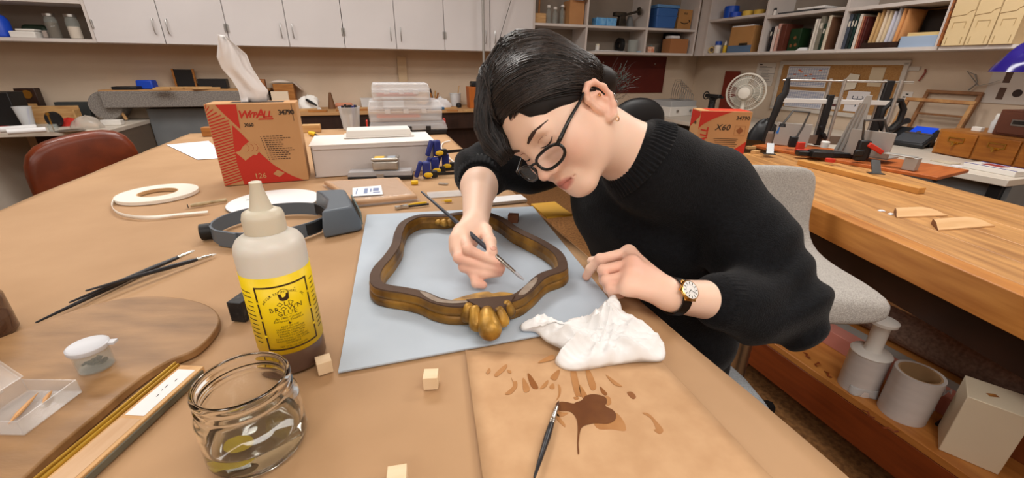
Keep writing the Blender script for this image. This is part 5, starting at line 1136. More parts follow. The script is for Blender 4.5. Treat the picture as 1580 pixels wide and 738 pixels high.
# brown card with glue stains
cc = [at(718, 541, MT+0.001), at(1023, 561, MT+0.001), at(1190, 738, MT+0.001), at(746, 745, MT+0.001)]
v = cc[1]-cc[2]; cc[2] = cc[2]-v*0.35; v = cc[0]-cc[3]; cc[3] = cc[3]-v*0.3
M_cardb = mat('brown_card', (202, 162, 121), 0.75, c2=(191, 150, 109), scale=30, detail=10)
co = cc[0].copy()
tcard = thing('brown_card', 'brown card with dark glue stains under the white cloth', 'card', co)
def inpoly(p, poly):
    c = False; n = len(poly)
    for i in range(n):
        a, b = poly[i], poly[(i+1) % n]
        if (a[1] > p[1]) != (b[1] > p[1]) and p[0] < (b[0]-a[0])*(p[1]-a[1])/(b[1]-a[1])+a[0]: c = not c
    return c
def cardz(x, y):
    "the card rests on the board at its far edge and on the paper nearer, bowed between"
    return 0.0
def cfn(u, v):
    p = cc[0]*(1-u)*(1-v)+cc[1]*u*(1-v)+cc[2]*u*v+cc[3]*(1-u)*v-co
    return (p.x, p.y, 0.0012*sin(u*3)*v)
obj('card_sheet', MB().grid(cfn, 16, 12), M_cardb, tcard, solid=0.0014, smooth=180)
CZ = MT+0.001+0.0008
M_st1 = mat('glue_stain_dark', (112, 66, 26), 0.35, c2=(98, 54, 20), scale=40, spec=0.6); M_st2 = mat('glue_stain_light', (166, 112, 60), 0.55, c2=(178, 126, 74), scale=30)
def stain(pts, m, name='glue_stain', lift=0.0012, smooth_n=5):
    P = [at(x, y, CZ)-co for x, y in pts]
    P = spline([(p.x, p.y, 0) for p in P], smooth_n) if smooth_n else [Vector((p.x, p.y, 0)) for p in P]
    return obj(name, MB().prism([(p.x, p.y) for p in P], lift, lift+0.0003), m, tcard, smooth=0)
def Z7(pts): return [(700+x/3.386, 520+y/3.386) for x, y in pts]
stain(Z7([(555, 345), (590, 345), (625, 352), (640, 345), (668, 335), (690, 312), (735, 304), (790, 318), (800, 345), (793, 365), (830, 385), (848, 410), (840, 440), (800, 458), (745, 455), (700, 462), (672, 475), (660, 500), (652, 560), (655, 610), (648, 615), (645, 560), (648, 480), (640, 430), (610, 395), (560, 390), (540, 380)]), M_st1, lift=0.0016)
stain(Z7([(845, 400), (885, 440), (900, 480), (890, 495), (830, 487), (760, 485), (735, 455), (800, 455)]), M_st2)
stain(Z7([(790, 318), (815, 318), (823, 350), (800, 358)]), M_st2)
for k, pl_ in enumerate(([(540, 400), (560, 430), (582, 460), (580, 474), (550, 448), (535, 425)], [(525, 372), (560, 395), (600, 400), (560, 420), (520, 405)],
      [(610, 185), (635, 170), (665, 300), (655, 313), (633, 300)], [(655, 250), (690, 295), (695, 315), (668, 315)], [(690, 180), (715, 185), (745, 265), (715, 275)], [(765, 262), (785, 280), (803, 300), (790, 308), (770, 290)],
      [(795, 200), (850, 238), (880, 262), (835, 250)], [(905, 295), (930, 290), (952, 315), (935, 327)], [(385, 200), (400, 200), (440, 260), (432, 275), (405, 262)], [(360, 222), (372, 225), (397, 270), (388, 290), (365, 285)],
      [(300, 215), (312, 235), (330, 235), (330, 265), (300, 300), (268, 300), (310, 258)], [(215, 195), (265, 150), (280, 150), (268, 175), (225, 210)], [(440, 138), (500, 100), (525, 100), (520, 122)], [(450, 272), (485, 232), (495, 235), (480, 265)], [(505, 215), (540, 178), (555, 180), (535, 228)],
      [(545, 250), (560, 270), (555, 310), (535, 335), (548, 300)], [(985, 400), (1020, 405), (1065, 450), (1095, 490), (1075, 510), (1045, 490), (1055, 480), (1030, 430)], [(625, 320), (640, 315), (655, 322), (640, 332)], [(500, 262), (520, 245), (527, 270), (510, 275)], [(170, 190), (185, 165), (192, 180), (182, 195)], [(280, 175), (300, 180), (300, 192), (285, 190)])):
    stain(Z7(pl_), M_st2 if k not in (5, 7, 8) else mat('glue_stain_mid', (138, 84, 36), 0.4), name='glue_stroke')
# ornate frame
FZ = 0.030
zf = MT+FZ
cl4 = [(375, 108), (320, 108), (262, 113), (212, 138), (190, 178), (180, 222), (150, 268), (112, 312), (98, 348), (110, 378), (150, 392), (215, 402), (285, 418), (345, 443), (420, 455), (530, 446), (640, 432), (695, 398), (755, 345), (826, 318), (834, 290), (812, 252), (760, 216), (700, 186), (648, 160), (600, 126), (560, 108), (520, 98), (450, 98)]
cp = [at(540+x/2.544, 290+y/2.544, zf) for x, y in cl4]
fo = sum(cp, Vector())/len(cp); fo.z = MT+0.0006
pth = spline([((p-fo).x, (p-fo).y, 0) for p in cp], 6)
ar_ = sum(pth[i].x*pth[(i+1) % len(pth)].y-pth[(i+1) % len(pth)].x*pth[i].y for i in range(len(pth)))
if ar_ < 0: pth = list(reversed(pth))        # counter-clockwise: sweep normal points outward
M_gilt = mat('aged_gilt', (172, 126, 50), 0.42, 0.35, c2=(84, 56, 26), scale=22, bump=0.25, bscale=70, lo=0.3, hi=0.7)
M_gilt2 = mat('bright_gilt', (204, 156, 66), 0.4, 0.35, c2=(92, 62, 26), scale=34, bump=0.25, bscale=90, lo=0.35, hi=0.75)
M_fback = mat('frame_back_brown', (86, 62, 44), 0.7, c2=(70, 48, 34), scale=12, bump=0.2, bscale=80)
t = thing('ornate_frame', 'carved gilded frame lying face down on the blue grey board', 'picture frame', fo)
KF = 0.80
P_all = [(-0.0105, FZ-0.002), (-0.0125, FZ-0.006), (-0.0115, FZ-0.010), (-0.0145, FZ-0.013), (-0.0145, FZ-0.016), (-0.0125, 0.006), (-0.0125, 0.001), (0.0125, 0.0), (0.0145, 0.003), (0.0135, 0.010), (0.010, 0.013), (0.0125, 0.017), (0.0125, 0.020), (0.0095, FZ-0.006), (0.0105, FZ-0.002)]
obj('gilded_moulding', MB().sweep(pth, [(a*KF, b) for a, b in P_all]), M_gilt, t, smooth=50)
obj('back_face', MB().sweep(pth, [(-0.0084, FZ-0.0019), (0.0085, FZ-0.0019), (0.0082, FZ), (-0.0078, FZ)]), M_fback, t, smooth=40)
# unvarnished pale patches on the back face
def patch(name, px, m, z=FZ+0.0003):
    P = [at(540+x/2.544, 290+y/2.544, zf)-fo for x, y in px]
    P = spline([(p.x, p.y, 0) for p in P], 4); return obj(name, MB().prism([(p.x, p.y) for p in P], z, z+0.0004), m, t, smooth=0)
M_bare = mat('bare_wood_patch', (160, 146, 132), 0.7, c2=(140, 122, 106), scale=60)
patch('bare_patch', [(662, 418), (690, 385), (722, 362), (735, 366), (715, 395), (690, 418), (668, 424)], M_bare)
patch('bare_patch', [(275, 408), (315, 420), (352, 438), (400, 446), (455, 446), (455, 453), (400, 456), (340, 450), (295, 428)], M_bare)
# front crest: dark plate, scalloped leaf and shell lobes
def W4(x, y, z): return at(540+x/2.544, 290+y/2.544, MT+z)-fo
plate = [W4(x, y, FZ+0.002) for x, y in ((455, 438), (560, 428), (650, 420), (634, 446), (600, 470), (560, 492), (505, 466))]
obj('crest_plate', MB().prism([(p.x, p.y) for p in plate], 0.004, FZ+0.002), M_fback, t, bev=0.001)
leaf = [W4(x, y, FZ) for x, y in ((400, 440), (425, 428), (470, 415), (510, 406), (545, 404), (560, 410), (590, 405), (625, 408), (645, 415), (600, 424), (500, 434))]
leafs = spline([(p.x, p.y, 0) for p in leaf], 5)
obj('scalloped_leaf', MB().prism([(p.x, p.y) for p in leafs], 0.010, FZ-0.002), M_gilt2, t, bev=0.001)
lobes = [((466, 462), (461, 508), 0.0100), ((490, 474), (499, 540), 0.0110), ((538, 486), (552, 562), 0.0158), ((584, 476), (599, 524), 0.0106), ((616, 454), (627, 488), 0.0094)]
for (a, b, r) in lobes:
    A_, B_ = W4(a[0], a[1], 0.026), W4(b[0], b[1], r+0.0012)
    A_ = W4(a[0], a[1], 0.031); B_ = W4(b[0], b[1], r+0.004)
    B_.z = r+0.002
    mb = MB().turned(A_+(A_-B_)*0.15, B_+(B_-A_).normalized()*r*0.75, [(0.0, r*0.45), (0.15, r*0.7), (0.4, r*0.85), (0.6, r*0.98), (0.75, r*1.0), (0.88, r*0.8), (0.95, r*0.5), (1.0, r*0.08)], 18)
    obj('shell_lobe', mb, M_gilt2, t, smooth=180)
bl = [W4(x, y, 0.016) for x, y in ((338, 128), (350, 150), (380, 158), (408, 150), (412, 130))]
for i, (a, b, r) in enumerate((((345, 124), (350, 146), 0.009), ((368, 124), (372, 152), 0.010), ((392, 122), (396, 150), 0.009))):
    A_, B_ = W4(a[0], a[1], 0.024), W4(b[0], b[1], 0.012); B_.z = max(B_.z, r+0.001)
    obj('back_lobe', MB().turned(A_, B_, [(0, r*0.4), (0.3, r*0.9), (0.7, r), (1, r*0.3)], 14), M_gilt2, t, smooth=180)
obj('mortise_scars', MB().box(W4(728, 358, FZ)+Vector((0, 0, 0.0006)), (0.007, 0.004, 0.0012), rz=0.7).box(W4(700, 396, FZ)+Vector((0, 0, 0.0006)), (0.002, 0.012, 0.0008), rz=0.3), M_bare, t, kind='stuff')
# glue bottle
p = onT(457, 553)
br_ = math.atan2(-p.x*0.9, -0.0)  # unused turn
face = math.atan2(CAM.y-p.y, CAM.x-p.x)+pi/2+0.05      # label looks at the camera side
t = thing('glue_bottle', 'squeeze bottle of brown glue with yellow label', 'bottle', p, face)
M_hdpe = mat('bottle_plastic', (222, 218, 208), 0.35, spec=0.5, sss=0.15)
M_glue = mat('bottle_glue_side', (110, 84, 70), 0.28, c2=(96, 72, 60), scale=10, stretch=(1, 1, 0.3), spec=0.6)
R = 0.0365
obj('bottle_body', MB().lathe([(R-0.002, 0.034), (R, 0.035), (R, 0.156), (R-0.001, 0.162), (R-0.0045, 0.168), (R-0.012, 0.173), (0.021, 0.175), (0.0205, 0.178)], 48), M_hdpe, t, smooth=60)
obj('glue_filled_base', MB().lathe([(R-0.006, 0.0), (R-0.002, 0.002), (R, 0.006), (R, 0.0349)], 48), M_glue, t, smooth=60)
obj('cap', MB().lathe([(0.0212, 0.176), (0.0212, 0.192), (0.0195, 0.198), (0.013, 0.2015)], 32), mat('nozzle_plastic', (214, 206, 186), 0.4, sss=0.1), t, smooth=50)
obj('nozzle', MB().lathe([(0.0125, 0.2005), (0.0105, 0.205), (0.0062, 0.225), (0.0062, 0.231), (0.0045, 0.2318)], 24), mat('nozzle_plastic', (214, 206, 186)), t, smooth=40)
LZ0, LZ1 = 0.033, 0.133
def wrap(v, r): a = v.x/R; return Vector((r*sin(a), -r*cos(a), v.y))
def sheetwrap(x0, x1, z0, z1, r, n=40): 
    mb = MB(); mb.grid(lambda u, w: wrap(Vector((x0+(x1-x0)*u, z0+(z1-z0)*w, 0)), r), n, 2); return mb
M_yel = mat('yellow_label', (240, 208, 18), 0.42, c2=(236, 203, 14), scale=4)
M_yel = mat('label_yellow', (246, 214, 14), 0.42, c2=(242, 208, 10), scale=4)
obj('label', sheetwrap(-R*2.5, R*2.5, LZ0, LZ1, R+0.0003, 64), M_yel, t, solid=0.0003)
M_bprint = mat('brown_print', (58, 34, 14), 0.6)
def wtext(name, s, size, z, x=0.0, m=M_bprint, **k):
    mb = text_mb(s, size, res=1, **k); return obj(name, xf(mb, lambda v: wrap(Vector((v.x+x, v.y+z, 0)), R+0.0007)), m, t, smooth=0)
fw_, f0, f1 = 0.0285, LZ0+0.006, LZ1-0.010
for nm, (a, b, c, d) in (('t', (-fw_, fw_, f1-0.002, f1)), ('b', (-fw_, fw_, f0, f0+0.002)), ('l', (-fw_, -fw_+0.002, f0, f1)), ('r', (fw_-0.002, fw_, f0, f1))): obj('label_border', sheetwrap(a, b, c, d, R+0.0007, 24 if nm in 'tb' else 2), M_bprint, t, smooth=0)
dots = MB()
for z in (f0+0.02, (f0+f1)/2, f1-0.02):
    for s_ in (-1, 1):
        s1 = sheetwrap(s_*(fw_-0.001)-0.0016, s_*(fw_-0.001)+0.0016, z-0.0015, z+0.0015, R+0.0008, 2); dots.add(s1.v, s1.f)
obj('border_beads', dots, M_yel, t, smooth=0, kind='stuff')
zc_ = (f0+f1)/2
arcmb = MB()
for k, ch in enumerate('ANTIQUE REFINISHERS, INC.'):
    a = radians(158-136*k/24); rr = 0.0228
    if ch != ' ':
        c_ = text_mb(ch, 0.0037, res=2); put(arcmb, c_, rr*cos(a), f1-0.0285+rr*sin(a)*0.88, 0, a-pi/2)
obj('arched_print', xf(arcmb, lambda v: wrap(v, R+0.0007)), M_bprint, t, smooth=0)
pot = MB().prism([(-0.0055, 0.004), (-0.0048, -0.003), (-0.002, -0.005), (0.002, -0.005), (0.0048, -0.003), (0.0055, 0.004)], 0, 0.00005).prism([(-0.014, 0.0025), (0.013, 0.0065), (0.013, 0.0075), (-0.014, 0.0035)], 0, 0.00005)
an = [(0.0055*cos(a), 0.004+0.006*sin(a)) for a in [pi*k/8 for k in range(9)]]
for i in range(8): pot.add([(an[i][0], an[i][1], 0), (an[i+1][0], an[i+1][1], 0), (an[i+1][0]*0.88, 0.004+(an[i+1][1]-0.004)*0.88, 0), (an[i][0]*0.88, 0.004+(an[i][1]-0.004)*0.88, 0)], [(0, 1, 2, 3)])
obj('pot_emblem', xf(pot, lambda v: wrap(Vector((v.x, v.y+f1-0.0148, 0)), R+0.0007+v.z)), M_bprint, t, smooth=0)
Hf = f1-f0
wtext('title_print', 'OLD', 0.0082, f1-0.285*Hf, spacing=1.1); wtext('title_print', 'BROWN', 0.0084, f1-0.358*Hf, spacing=1.15); wtext('title_print', 'GLUE', 0.0082, f1-0.430*Hf, spacing=1.1)
wtext('subtitle_print', 'An 18th Century', 0.0040, f1-0.495*Hf, shear=0.35); wtext('subtitle_print', 'European Tradition', 0.0040, f1-0.538*Hf, shear=0.35)
star = MB().prism([(0, 0.0026), (0.0006, 0.0006), (0.0026, 0), (0.0006, -0.0006), (0, -0.0026), (-0.0006, -0.0006), (-0.0026, 0), (-0.0006, 0.0006)], 0, 0.00004)
obj('star_emblem', xf(star, lambda v: wrap(Vector((v.x, v.y+f1-0.582*Hf, 0)), R+0.0007)), M_bprint, t, smooth=0)
for k, s_ in enumerate(('EASY TO USE', 'CLEAN WITH WATER', 'SUPERIOR STRENGTH', 'LONGER OPEN TIME', 'BONDS TO ITSELF', 'NON TOXIC - ORGANIC', 'TRANSPARENT TO STAIN', 'REVERSIBLE')): wtext('list_print', s_, 0.0031, f1-0.628*Hf-0.0378*Hf*k)
wtext('volume_print', 'NET 20 FL. OZ. (647 GM)', 0.0027, f0+0.0048)
sidep = MB()
for s_ in (-1, 1):
    rnd = random.Random(3+s_)
    for k in range(12):
        L_ = 0.006+0.012*rnd.random(); x0_ = s_*0.034 if s_ > 0 else -0.034-L_
        q_ = sheetwrap(x0_, x0_+L_, LZ1-0.018-0.006*k, LZ1-0.0168-0.006*k, R+0.0007, 4); sidep.add(q_.v, q_.f)
obj('side_print', sidep, M_bprint, t, smooth=0, kind='stuff')
# glass jar of water
p = onT(403, 688)
t = thing('glass_jar', 'open clear glass jar with a little water in front', 'jar', p, 0)
M_glass = mat('jar_glass', (252, 253, 252), 0.0, trans=1.0, ior=1.45, spec=0.5); M_water = mat('water', (252, 252, 246), 0.0, trans=1.0, ior=1.33)
RJ = 0.0435
out_ = [(0.030, 0.0), (0.038, 0.0012), (0.0415, 0.005), (RJ, 0.011), (RJ, 0.048), (0.0428, 0.055), (0.0402, 0.0605), (0.0388, 0.064), (0.0392, 0.0655), (0.0402, 0.067), (0.0402, 0.069), (0.0388, 0.0705), (0.0388, 0.074), (0.0400, 0.0755), (0.0402, 0.079), (0.0392, 0.0825), (0.0376, 0.084)]
inn_ = [(0.0360, 0.0825), (0.0352, 0.079), (0.0352, 0.066), (0.0365, 0.060), (0.0392, 0.054), (0.0402, 0.048), (0.0402, 0.012), (0.0380, 0.0065), (0.030, 0.0048), (0.012, 0.0058), (0.0, 0.006)]
obj('jar_glass', MB().lathe([(0.0, 0.0009), (0.02, 0.0009)]+out_+inn_, 64, cap=False), M_glass, t, smooth=60)
obj('water', MB().lathe([(0.0, 0.0055), (0.012, 0.0053), (0.030, 0.0043), (0.0382, 0.006), (0.0404, 0.0118), (0.0404, 0.0275), (0.0398, 0.0268), (0.038, 0.0262), (0.0, 0.026)], 64, cap=False), M_water, t, smooth=60)
obj('yellow_residue', MB().ball((-0.012, -0.012, 0.0075), (0.014, 0.01, 0.0008), 16), mat('yellow_residue', (206, 178, 40), 0.4), t)
# dark palette board
M_pal = mat('palette_board', (168, 128, 84), 0.42, c2=(124, 90, 54), scale=4, stretch=(2.2, 9, 2), bump=0.08, bscale=60, lo=0.3, hi=0.75)
bz_ = 0.011
pts = [(-60, 545), (0, 521), (57, 500), (110, 480), (160, 466), (200, 459), (240, 457), (285, 461), (318, 470), (335, 482), (338, 497), (325, 518), (300, 540), (262, 556), (226, 577), (188, 606), (152, 637), (114, 668), (70, 706), (26, 747), (-30, 800), (-90, 800), (-140, 660)]
PP = [at(x, y, TZ+EPS+bz_) for x, y in pts]; po = PP[5].copy(); po.z = TZ+EPS
sp_ = spline([((p-po).x, (p-po).y, 0) for p in PP], 4)
tb = thing('palette_board', 'varnished brown wooden board with rounded end at left front', 'board', po, 0)
obj('board_panel', MB().prism([(p.x, p.y) for p in sp_], 0, bz_), M_pal, tb, bev=0.002, rz=0)
PT = TZ+EPS+bz_+0.0005
def onP(px, py): p = at(px, py, PT); p.z = PT; return p
# vial with snap lid
t = thing('snap_vial', 'small clear vial with white snap lid on palette board', 'vial', onP(150, 566), 0.2)
obj('vial_wall', MB().lathe([(0.0158, 0), (0.0168, 0.001), (0.0172, 0.026), (0.0160, 0.026), (0.0156, 0.002)], 32), M_glassthin, t)
obj('lid', MB().lathe([(0.0185, 0.0255), (0.0195, 0.027), (0.0195, 0.0315), (0.018, 0.0325), (0.016, 0.032)], 32).box((0.0215, 0.005, 0.0295), (0.008, 0.008, 0.003)), mat('white_lid', (214, 216, 222), 0.35, clear=0.12), t)
rnd = random.Random(12); fl = MB()
for k in range(24):
    a, r = rnd.uniform(0, 6.28), rnd.uniform(0, 0.010); fl.box((r*cos(a), r*sin(a), 0.004+0.003*rnd.random()), (0.006, 0.003, 0.0012), M=Euler((rnd.uniform(-.6, .6), rnd.uniform(-.6, .6), rnd.uniform(0, 3))).to_matrix().to_4x4())
obj('dark_flakes', fl, mat('dark_flakes', (84, 70, 60), 0.8), loc=onP(150, 566)+Vector((0, 0, 0.0012)), label='dark scraps lying inside the snap lid vial', cat='scraps', kind='stuff')
# hinged clear box
A_, B_, C_ = onP(40, 671), onP(128, 607), onP(62, 568)
A_, B_, C_ = at(38, 672, PT), at(127, 605, PT), at(58, 575, PT)
ex = (B_-A_); lw = ex.length; bx = thing('hinged_box', 'open clear plastic hinged box on the palette board', 'box', A_, ang(A_, B_))
dpt, hh_, wt = 0.060, 0.017, 0.0012
M_cb = mat('hinged_box_plastic', (226, 224, 222), 0.12, clear=0.74, spec=0.7)
def open_box(w, d, h, th=0.0012):
    return [((w/2, d/2, th/2), (w, d, th)), ((w/2, th/2, h/2+th/2), (w, th, h-th)), ((w/2, d-th/2, h/2+th/2), (w, th, h-th)), ((th/2, d/2, h/2+th/2), (th, d-2*th, h-th)), ((w-th/2, d/2, h/2+th/2), (th, d-2*th, h-th))]
mb = MB()
for c, d in open_box(lw, dpt, hh_): mb.box(c, d)
obj('tray', mb, M_cb, bx, smooth=0)
mb = MB()
for c, d in open_box(lw, dpt, 0.006): mb.box(c, d)
ld_o = obj('lid', mb, M_cb, bx, smooth=0, loc=(0, dpt+0.0005, hh_), rot=(radians(52), 0, 0))
obj('hinge', MB().cyl((lw*0.3, dpt+0.0005, hh_-0.001), (lw*0.7, dpt+0.0005, hh_-0.001), 0.0012, n=8), M_cb, bx)
M_splin = mat('pale_splinter', (206, 156, 104), 0.6)
for k, (x, y, a, L_) in enumerate(((0.030, 0.032, 0.35, 0.045), (0.046, 0.024, 0.45, 0.02))):
    obj('wood_splinter', MB().turned((-L_/2, 0, 0.003), (L_/2, 0, 0.003), [(0, 0.0004), (0.3, 0.0022), (0.7, 0.0018), (1, 0.0003)], 8), M_splin, loc=A_+Matrix.Rotation(ang(A_, B_), 3, 'Z') @ Vector((x, y, 0.0013)), rz=ang(A_, B_)+a, label=('long pale wood splinter inside the clear hinged box', 'short pale wood splinter inside the clear hinged box')[k], cat='splinter')
# gilded moulding sample
p0, p1 = onT(292, 582), onT(95, 760)
q0_, q1_ = at(268, 570, TZ+0.012), at(70, 738, TZ+0.012)
ax_ = (at(75, 742, TZ)-at(272, 574, TZ)); sa = math.atan2(ax_.y, ax_.x); wv = (at(304, 592, TZ)-at(272, 574, TZ))
Ls = ax_.length*1.35; n_ = Vector((-sin(sa), cos(sa), 0)); ws = abs(wv.dot(n_)) ; sgn = 1 if wv.dot(n_) > 0 else -1
print('moulding sample', ax_.length, ws, sgn)
t = thing('moulding_sample', 'length of gilded frame moulding with white paper label, front left', 'moulding', at(272, 574, TZ)+Vector((0, 0, EPS)), sa)
sx_ = sgn
def strip(name, y0_, y1_, z0_, z1_, x0_, x1_, m, **k): return obj(name, MB().box(((x0_+x1_)/2, sx_*(y0_+y1_)/2, (z0_+z1_)/2), (x1_-x0_, abs(y1_-y0_), z1_-z0_)), m, t, **k)
M_rawp = mat('raw_pine', (214, 172, 120), 0.6, c2=(200, 154, 102), scale=8, stretch=(1, 9, 9))
strip('raw_wood', ws*0.22, ws*0.95, 0, 0.010, 0, Ls, M_rawp, bev=0.0006)
M_gold3 = mat('gold_leaf_edge', (196, 156, 54), 0.4, 0.3, c2=(150, 108, 34), scale=14, stretch=(1, 12, 12))
for k, (a, b, h) in enumerate(((0.0, 0.07, 0.012), (0.075, 0.14, 0.0155), (0.145, 0.21, 0.013))): strip('gilt_bead', ws*a, ws*b, 0, h, 0, Ls, M_gold3, bev=0.0012)
strip('shaded_edge', ws*0.955, ws*1.0, 0, 0.008, 0.004, Ls, mat('edge_shade_grey', (112, 108, 92), 0.6, c2=(88, 84, 70), scale=20), bev=0.001)  # shadow side of the moulding, its shade painted as grey
strip('paper_label', ws*0.32, ws*0.84, 0.0101, 0.0105, 0.008, 0.078, M_paper)
mb = MB()
for k, (x, y, l) in enumerate(((0.036, 0.55, 0.005), (0.042, 0.55, 0.002), (0.026, 0.62, 0.004), (0.05, 0.60, 0.004))): mb.box((x, sx_*ws*y, 0.01065), (l, 0.001, 0.0001), rz=0.1)
obj('ink_marks', mb, M_print, t, kind='stuff')
strip('pale_wood_inlay', ws*0.30, ws*0.84, 0.0101, 0.0103, 0.082, Ls, mat('greyed_pine', (212, 180, 146), 0.6, c2=(198, 160, 122), scale=8, stretch=(1, 9, 9)))
# wooden cubes
M_cube = mat('cube_wood', (238, 214, 180), 0.6, c2=(230, 202, 164), scale=14, stretch=(1, 6, 1))
for px, py, a, lab in ((502, 572, 0.55, 'small pale wooden cube beside the glue bottle'), (666, 595, 0.08, 'small pale wooden cube below the blue grey board'), (615, 752, 0.2, 'pale wooden cube cut off by the bottom edge')):
    obj('wooden_cube', MB().box((0, 0, 0.0085), (0.017, 0.017, 0.017)), M_cube, loc=onT(px, py), rz=a, bev=0.0006, label=lab, cat='cube')
obj('brown_cube', MB().box((0, 0, 0.010), (0.024, 0.018, 0.02)), mat('brown_cube', (126, 80, 54), 0.6), loc=Vector((*at(792, 343, MT).xy, MT+0.0005)), rz=-0.15, bev=0.001, label='small brown block at far corner of the grey blue board', cat='block')
# black block behind the bottle
obj('black_block', MB().box((0, 0, 0.016), (0.022, 0.10, 0.032)), mat('speckled_black', (28, 28, 30), 0.5, c2=(64, 64, 64), scale=120, lo=0.55, hi=0.75), loc=onT(404, 470), rz=-0.12, bev=0.001, label='black speckled block standing behind the glue bottle', cat='block')
# brushes with shaping tips
M_bh = mat('brush_handle_black', (36, 36, 40), 0.3); M_fer = mat('ferrule', (205, 205, 200), 0.22, 1.0); M_tip = mat('rubber_tip', (222, 222, 218), 0.5)
def tool(name, label, a, b, ferr, r=0.0042, tip=None, za=0.0042, zb=0.0042, taper=0.35, tipm=None, cat='brush', hm=None, group=None, cyl=True):
    "a: handle end, b: tip end (points on the table)"
    a = Vector(a)+Vector((0, 0, za)); b = Vector(b)+Vector((0, 0, zb)); v = b-a; L_ = v.length
    t = thing(name, label, cat, a, 0, group)
    Q = (v).to_track_quat('X', 'Z'); t.rotation_mode = 'QUATERNION'; t.rotation_quaternion = Q
    hl = L_*(1-ferr); fl_ = L_*ferr
    obj('handle', MB().turned((0, 0, 0), (hl, 0, 0), [(0, r*taper*0.6), (0.01, r*taper), (0.35, r*0.7), (0.72, r*1.0), (0.92, r*0.9), (1, r*0.78)], 14), hm or M_bh, t)
    if cyl: obj('ferrule', MB().turned((hl, 0, 0), (hl+fl_*0.72, 0, 0), [(0, r*0.8), (0.06, r*0.95), (0.12, r*0.8), (0.18, r*0.95), (0.24, r*0.8), (0.3, r*0.86), (1, r*0.62)], 14), M_fer, t)
    obj('tip', MB().turned((hl+fl_*0.71, 0, 0), (L_, 0, 0), tip or [(0, r*0.55), (0.4, r*0.6), (1, r*0.12)], 12), tipm or M_tip, t)
    return t
tool('shaping_brush', 'black shaping tool with white tip lying leftmost and underneath', onT(57, 503), onT(249, 411), 0.16)
tool('shaping_brush', 'black shaping tool in the middle of three, white tip', onT(112, 479), onT(303, 394), 0.17, za=0.0125, zb=0.0095)
tool('shaping_brush', 'black shaping tool lying rightmost with steel ferrule', onT(140, 468), onT(335, 396), 0.18, za=0.021, zb=0.0045)
# fine brush on the brown card
CTZ = CZ+0.001
tool('fine_brush', 'fine black brush with brown wet tip on the brown card', Vector((*at(824, 745, CTZ).xy, CTZ)), Vector((*at(862, 622, CTZ).xy, CTZ)), 0.34, r=0.0034, tip=[(0, 0.0016), (0.4, 0.0020), (0.8, 0.0010), (1, 0.0002)], za=0.006, zb=0.003, tipm=mat('wet_brown_bristle', (74, 42, 20), 0.3))
# brown bottle sliver at left edge
t = thing('amber_jar', 'amber glass jar cut off by the left edge', 'jar', onT(-22, 520), 0)
obj('jar_body', MB().lathe([(0.030, 0), (0.033, 0.004), (0.033, 0.055), (0.027, 0.066), (0.027, 0.075)], 28), mat('amber_glass', (96, 66, 48), 0.1, clear=0.25, spec=0.8), t); obj('dark_content', MB().lathe([(0.028, 0.003), (0.031, 0.006), (0.031, 0.025)], 28), mat('dark_content', (58, 28, 18), 0.4), t)
# white tape roll
M_wt = mat('white_tape', (236, 228, 216), 0.6)
p = onT(245, 302)
t = thing('tape_roll', 'flat roll of white foam tape with loose curled end', 'tape roll', p, 0)
obj('tape_ring', MB().lathe([(0.047, 0.0), (0.094, 0.0), (0.094, 0.009), (0.047, 0.009), (0.047, 0.0)], 48, cap=False), M_wt, t, smooth=40)
obj('core_ring', MB().lathe([(0.044, 0.0), (0.0469, 0.0), (0.0469, 0.009), (0.044, 0.009), (0.044, 0.0)], 48, cap=False), mat('tan_core', (196, 160, 118), 0.8), t, smooth=40)
tp = [at(x, y, TZ+0.0045)-p for x, y in ((199, 299), (184, 303), (175, 312), (174, 322), (184, 331), (205, 336), (235, 337), (268, 333), (300, 330), (321, 328))]
tp = spline([(q.x, q.y, 0.0052) for q in tp], 6, closed=False)
mb = MB(); vs = []; fs = []
for i, q in enumerate(tp):
    d = (tp[min(i+1, len(tp)-1)]-tp[max(i-1, 0)]).normalized(); nn = Vector((-d.y, d.x, 0)); f_ = min(1, max(0, (i/len(tp)-0.55)/0.2)); hgt = 0.009
    up_ = Vector((0, 0, 1))*(1-f_*0.75)+nn*f_*0.75; up_.normalize()
    vs += [q-up_*hgt/2, q+up_*hgt/2]
for i in range(len(tp)-1): fs.append((2*i, 2*i+2, 2*i+3, 2*i+1))
zmin = min(v.z for v in vs); vs = [v+Vector((0, 0, 0.0008-zmin)) for v in vs]
obj('loose_end', mb.add(vs, fs), M_wt, t, solid=0.0012, smooth=180)
# pen
tool('drawing_pen', 'beige drawing pen with black cap end beside the white disc', onT(351, 312), onT(290, 322), 0.08, r=0.0052, taper=0.95, tip=[(0, 0.0052), (0.9, 0.0052), (1, 0.004)], za=0.0055, zb=0.0055, hm=mat('beige_pen', (196, 176, 138), 0.45, c2=(150, 130, 96), scale=50), tipm=M_black, cat='pen', cyl=False)
# white disc
p = onT(424, 312)
t = thing('white_disc', 'large flat white disc with a slot behind the bottle', 'disc', p, 0)
obj('disc_plate', MB().lathe([(0.001, 0.0), (0.110, 0.0), (0.112, 0.002), (0.112, 0.004), (0.001, 0.004)], 56), mat('disc_white', (240, 240, 240), 0.5), t, smooth=40); obj('disc_rim', MB().lathe([(0.109, -0.0003), (0.1127, 0.0), (0.1127, 0.0022), (0.109, 0.0022)], 56, cap=False), M_phone2, t)
sl = at(392, 311, TZ)-p; obj('slot', MB().box((sl.x, sl.y, 0.0041), (0.035, 0.004, 0.0006), rz=0.25), M_phone2, t)
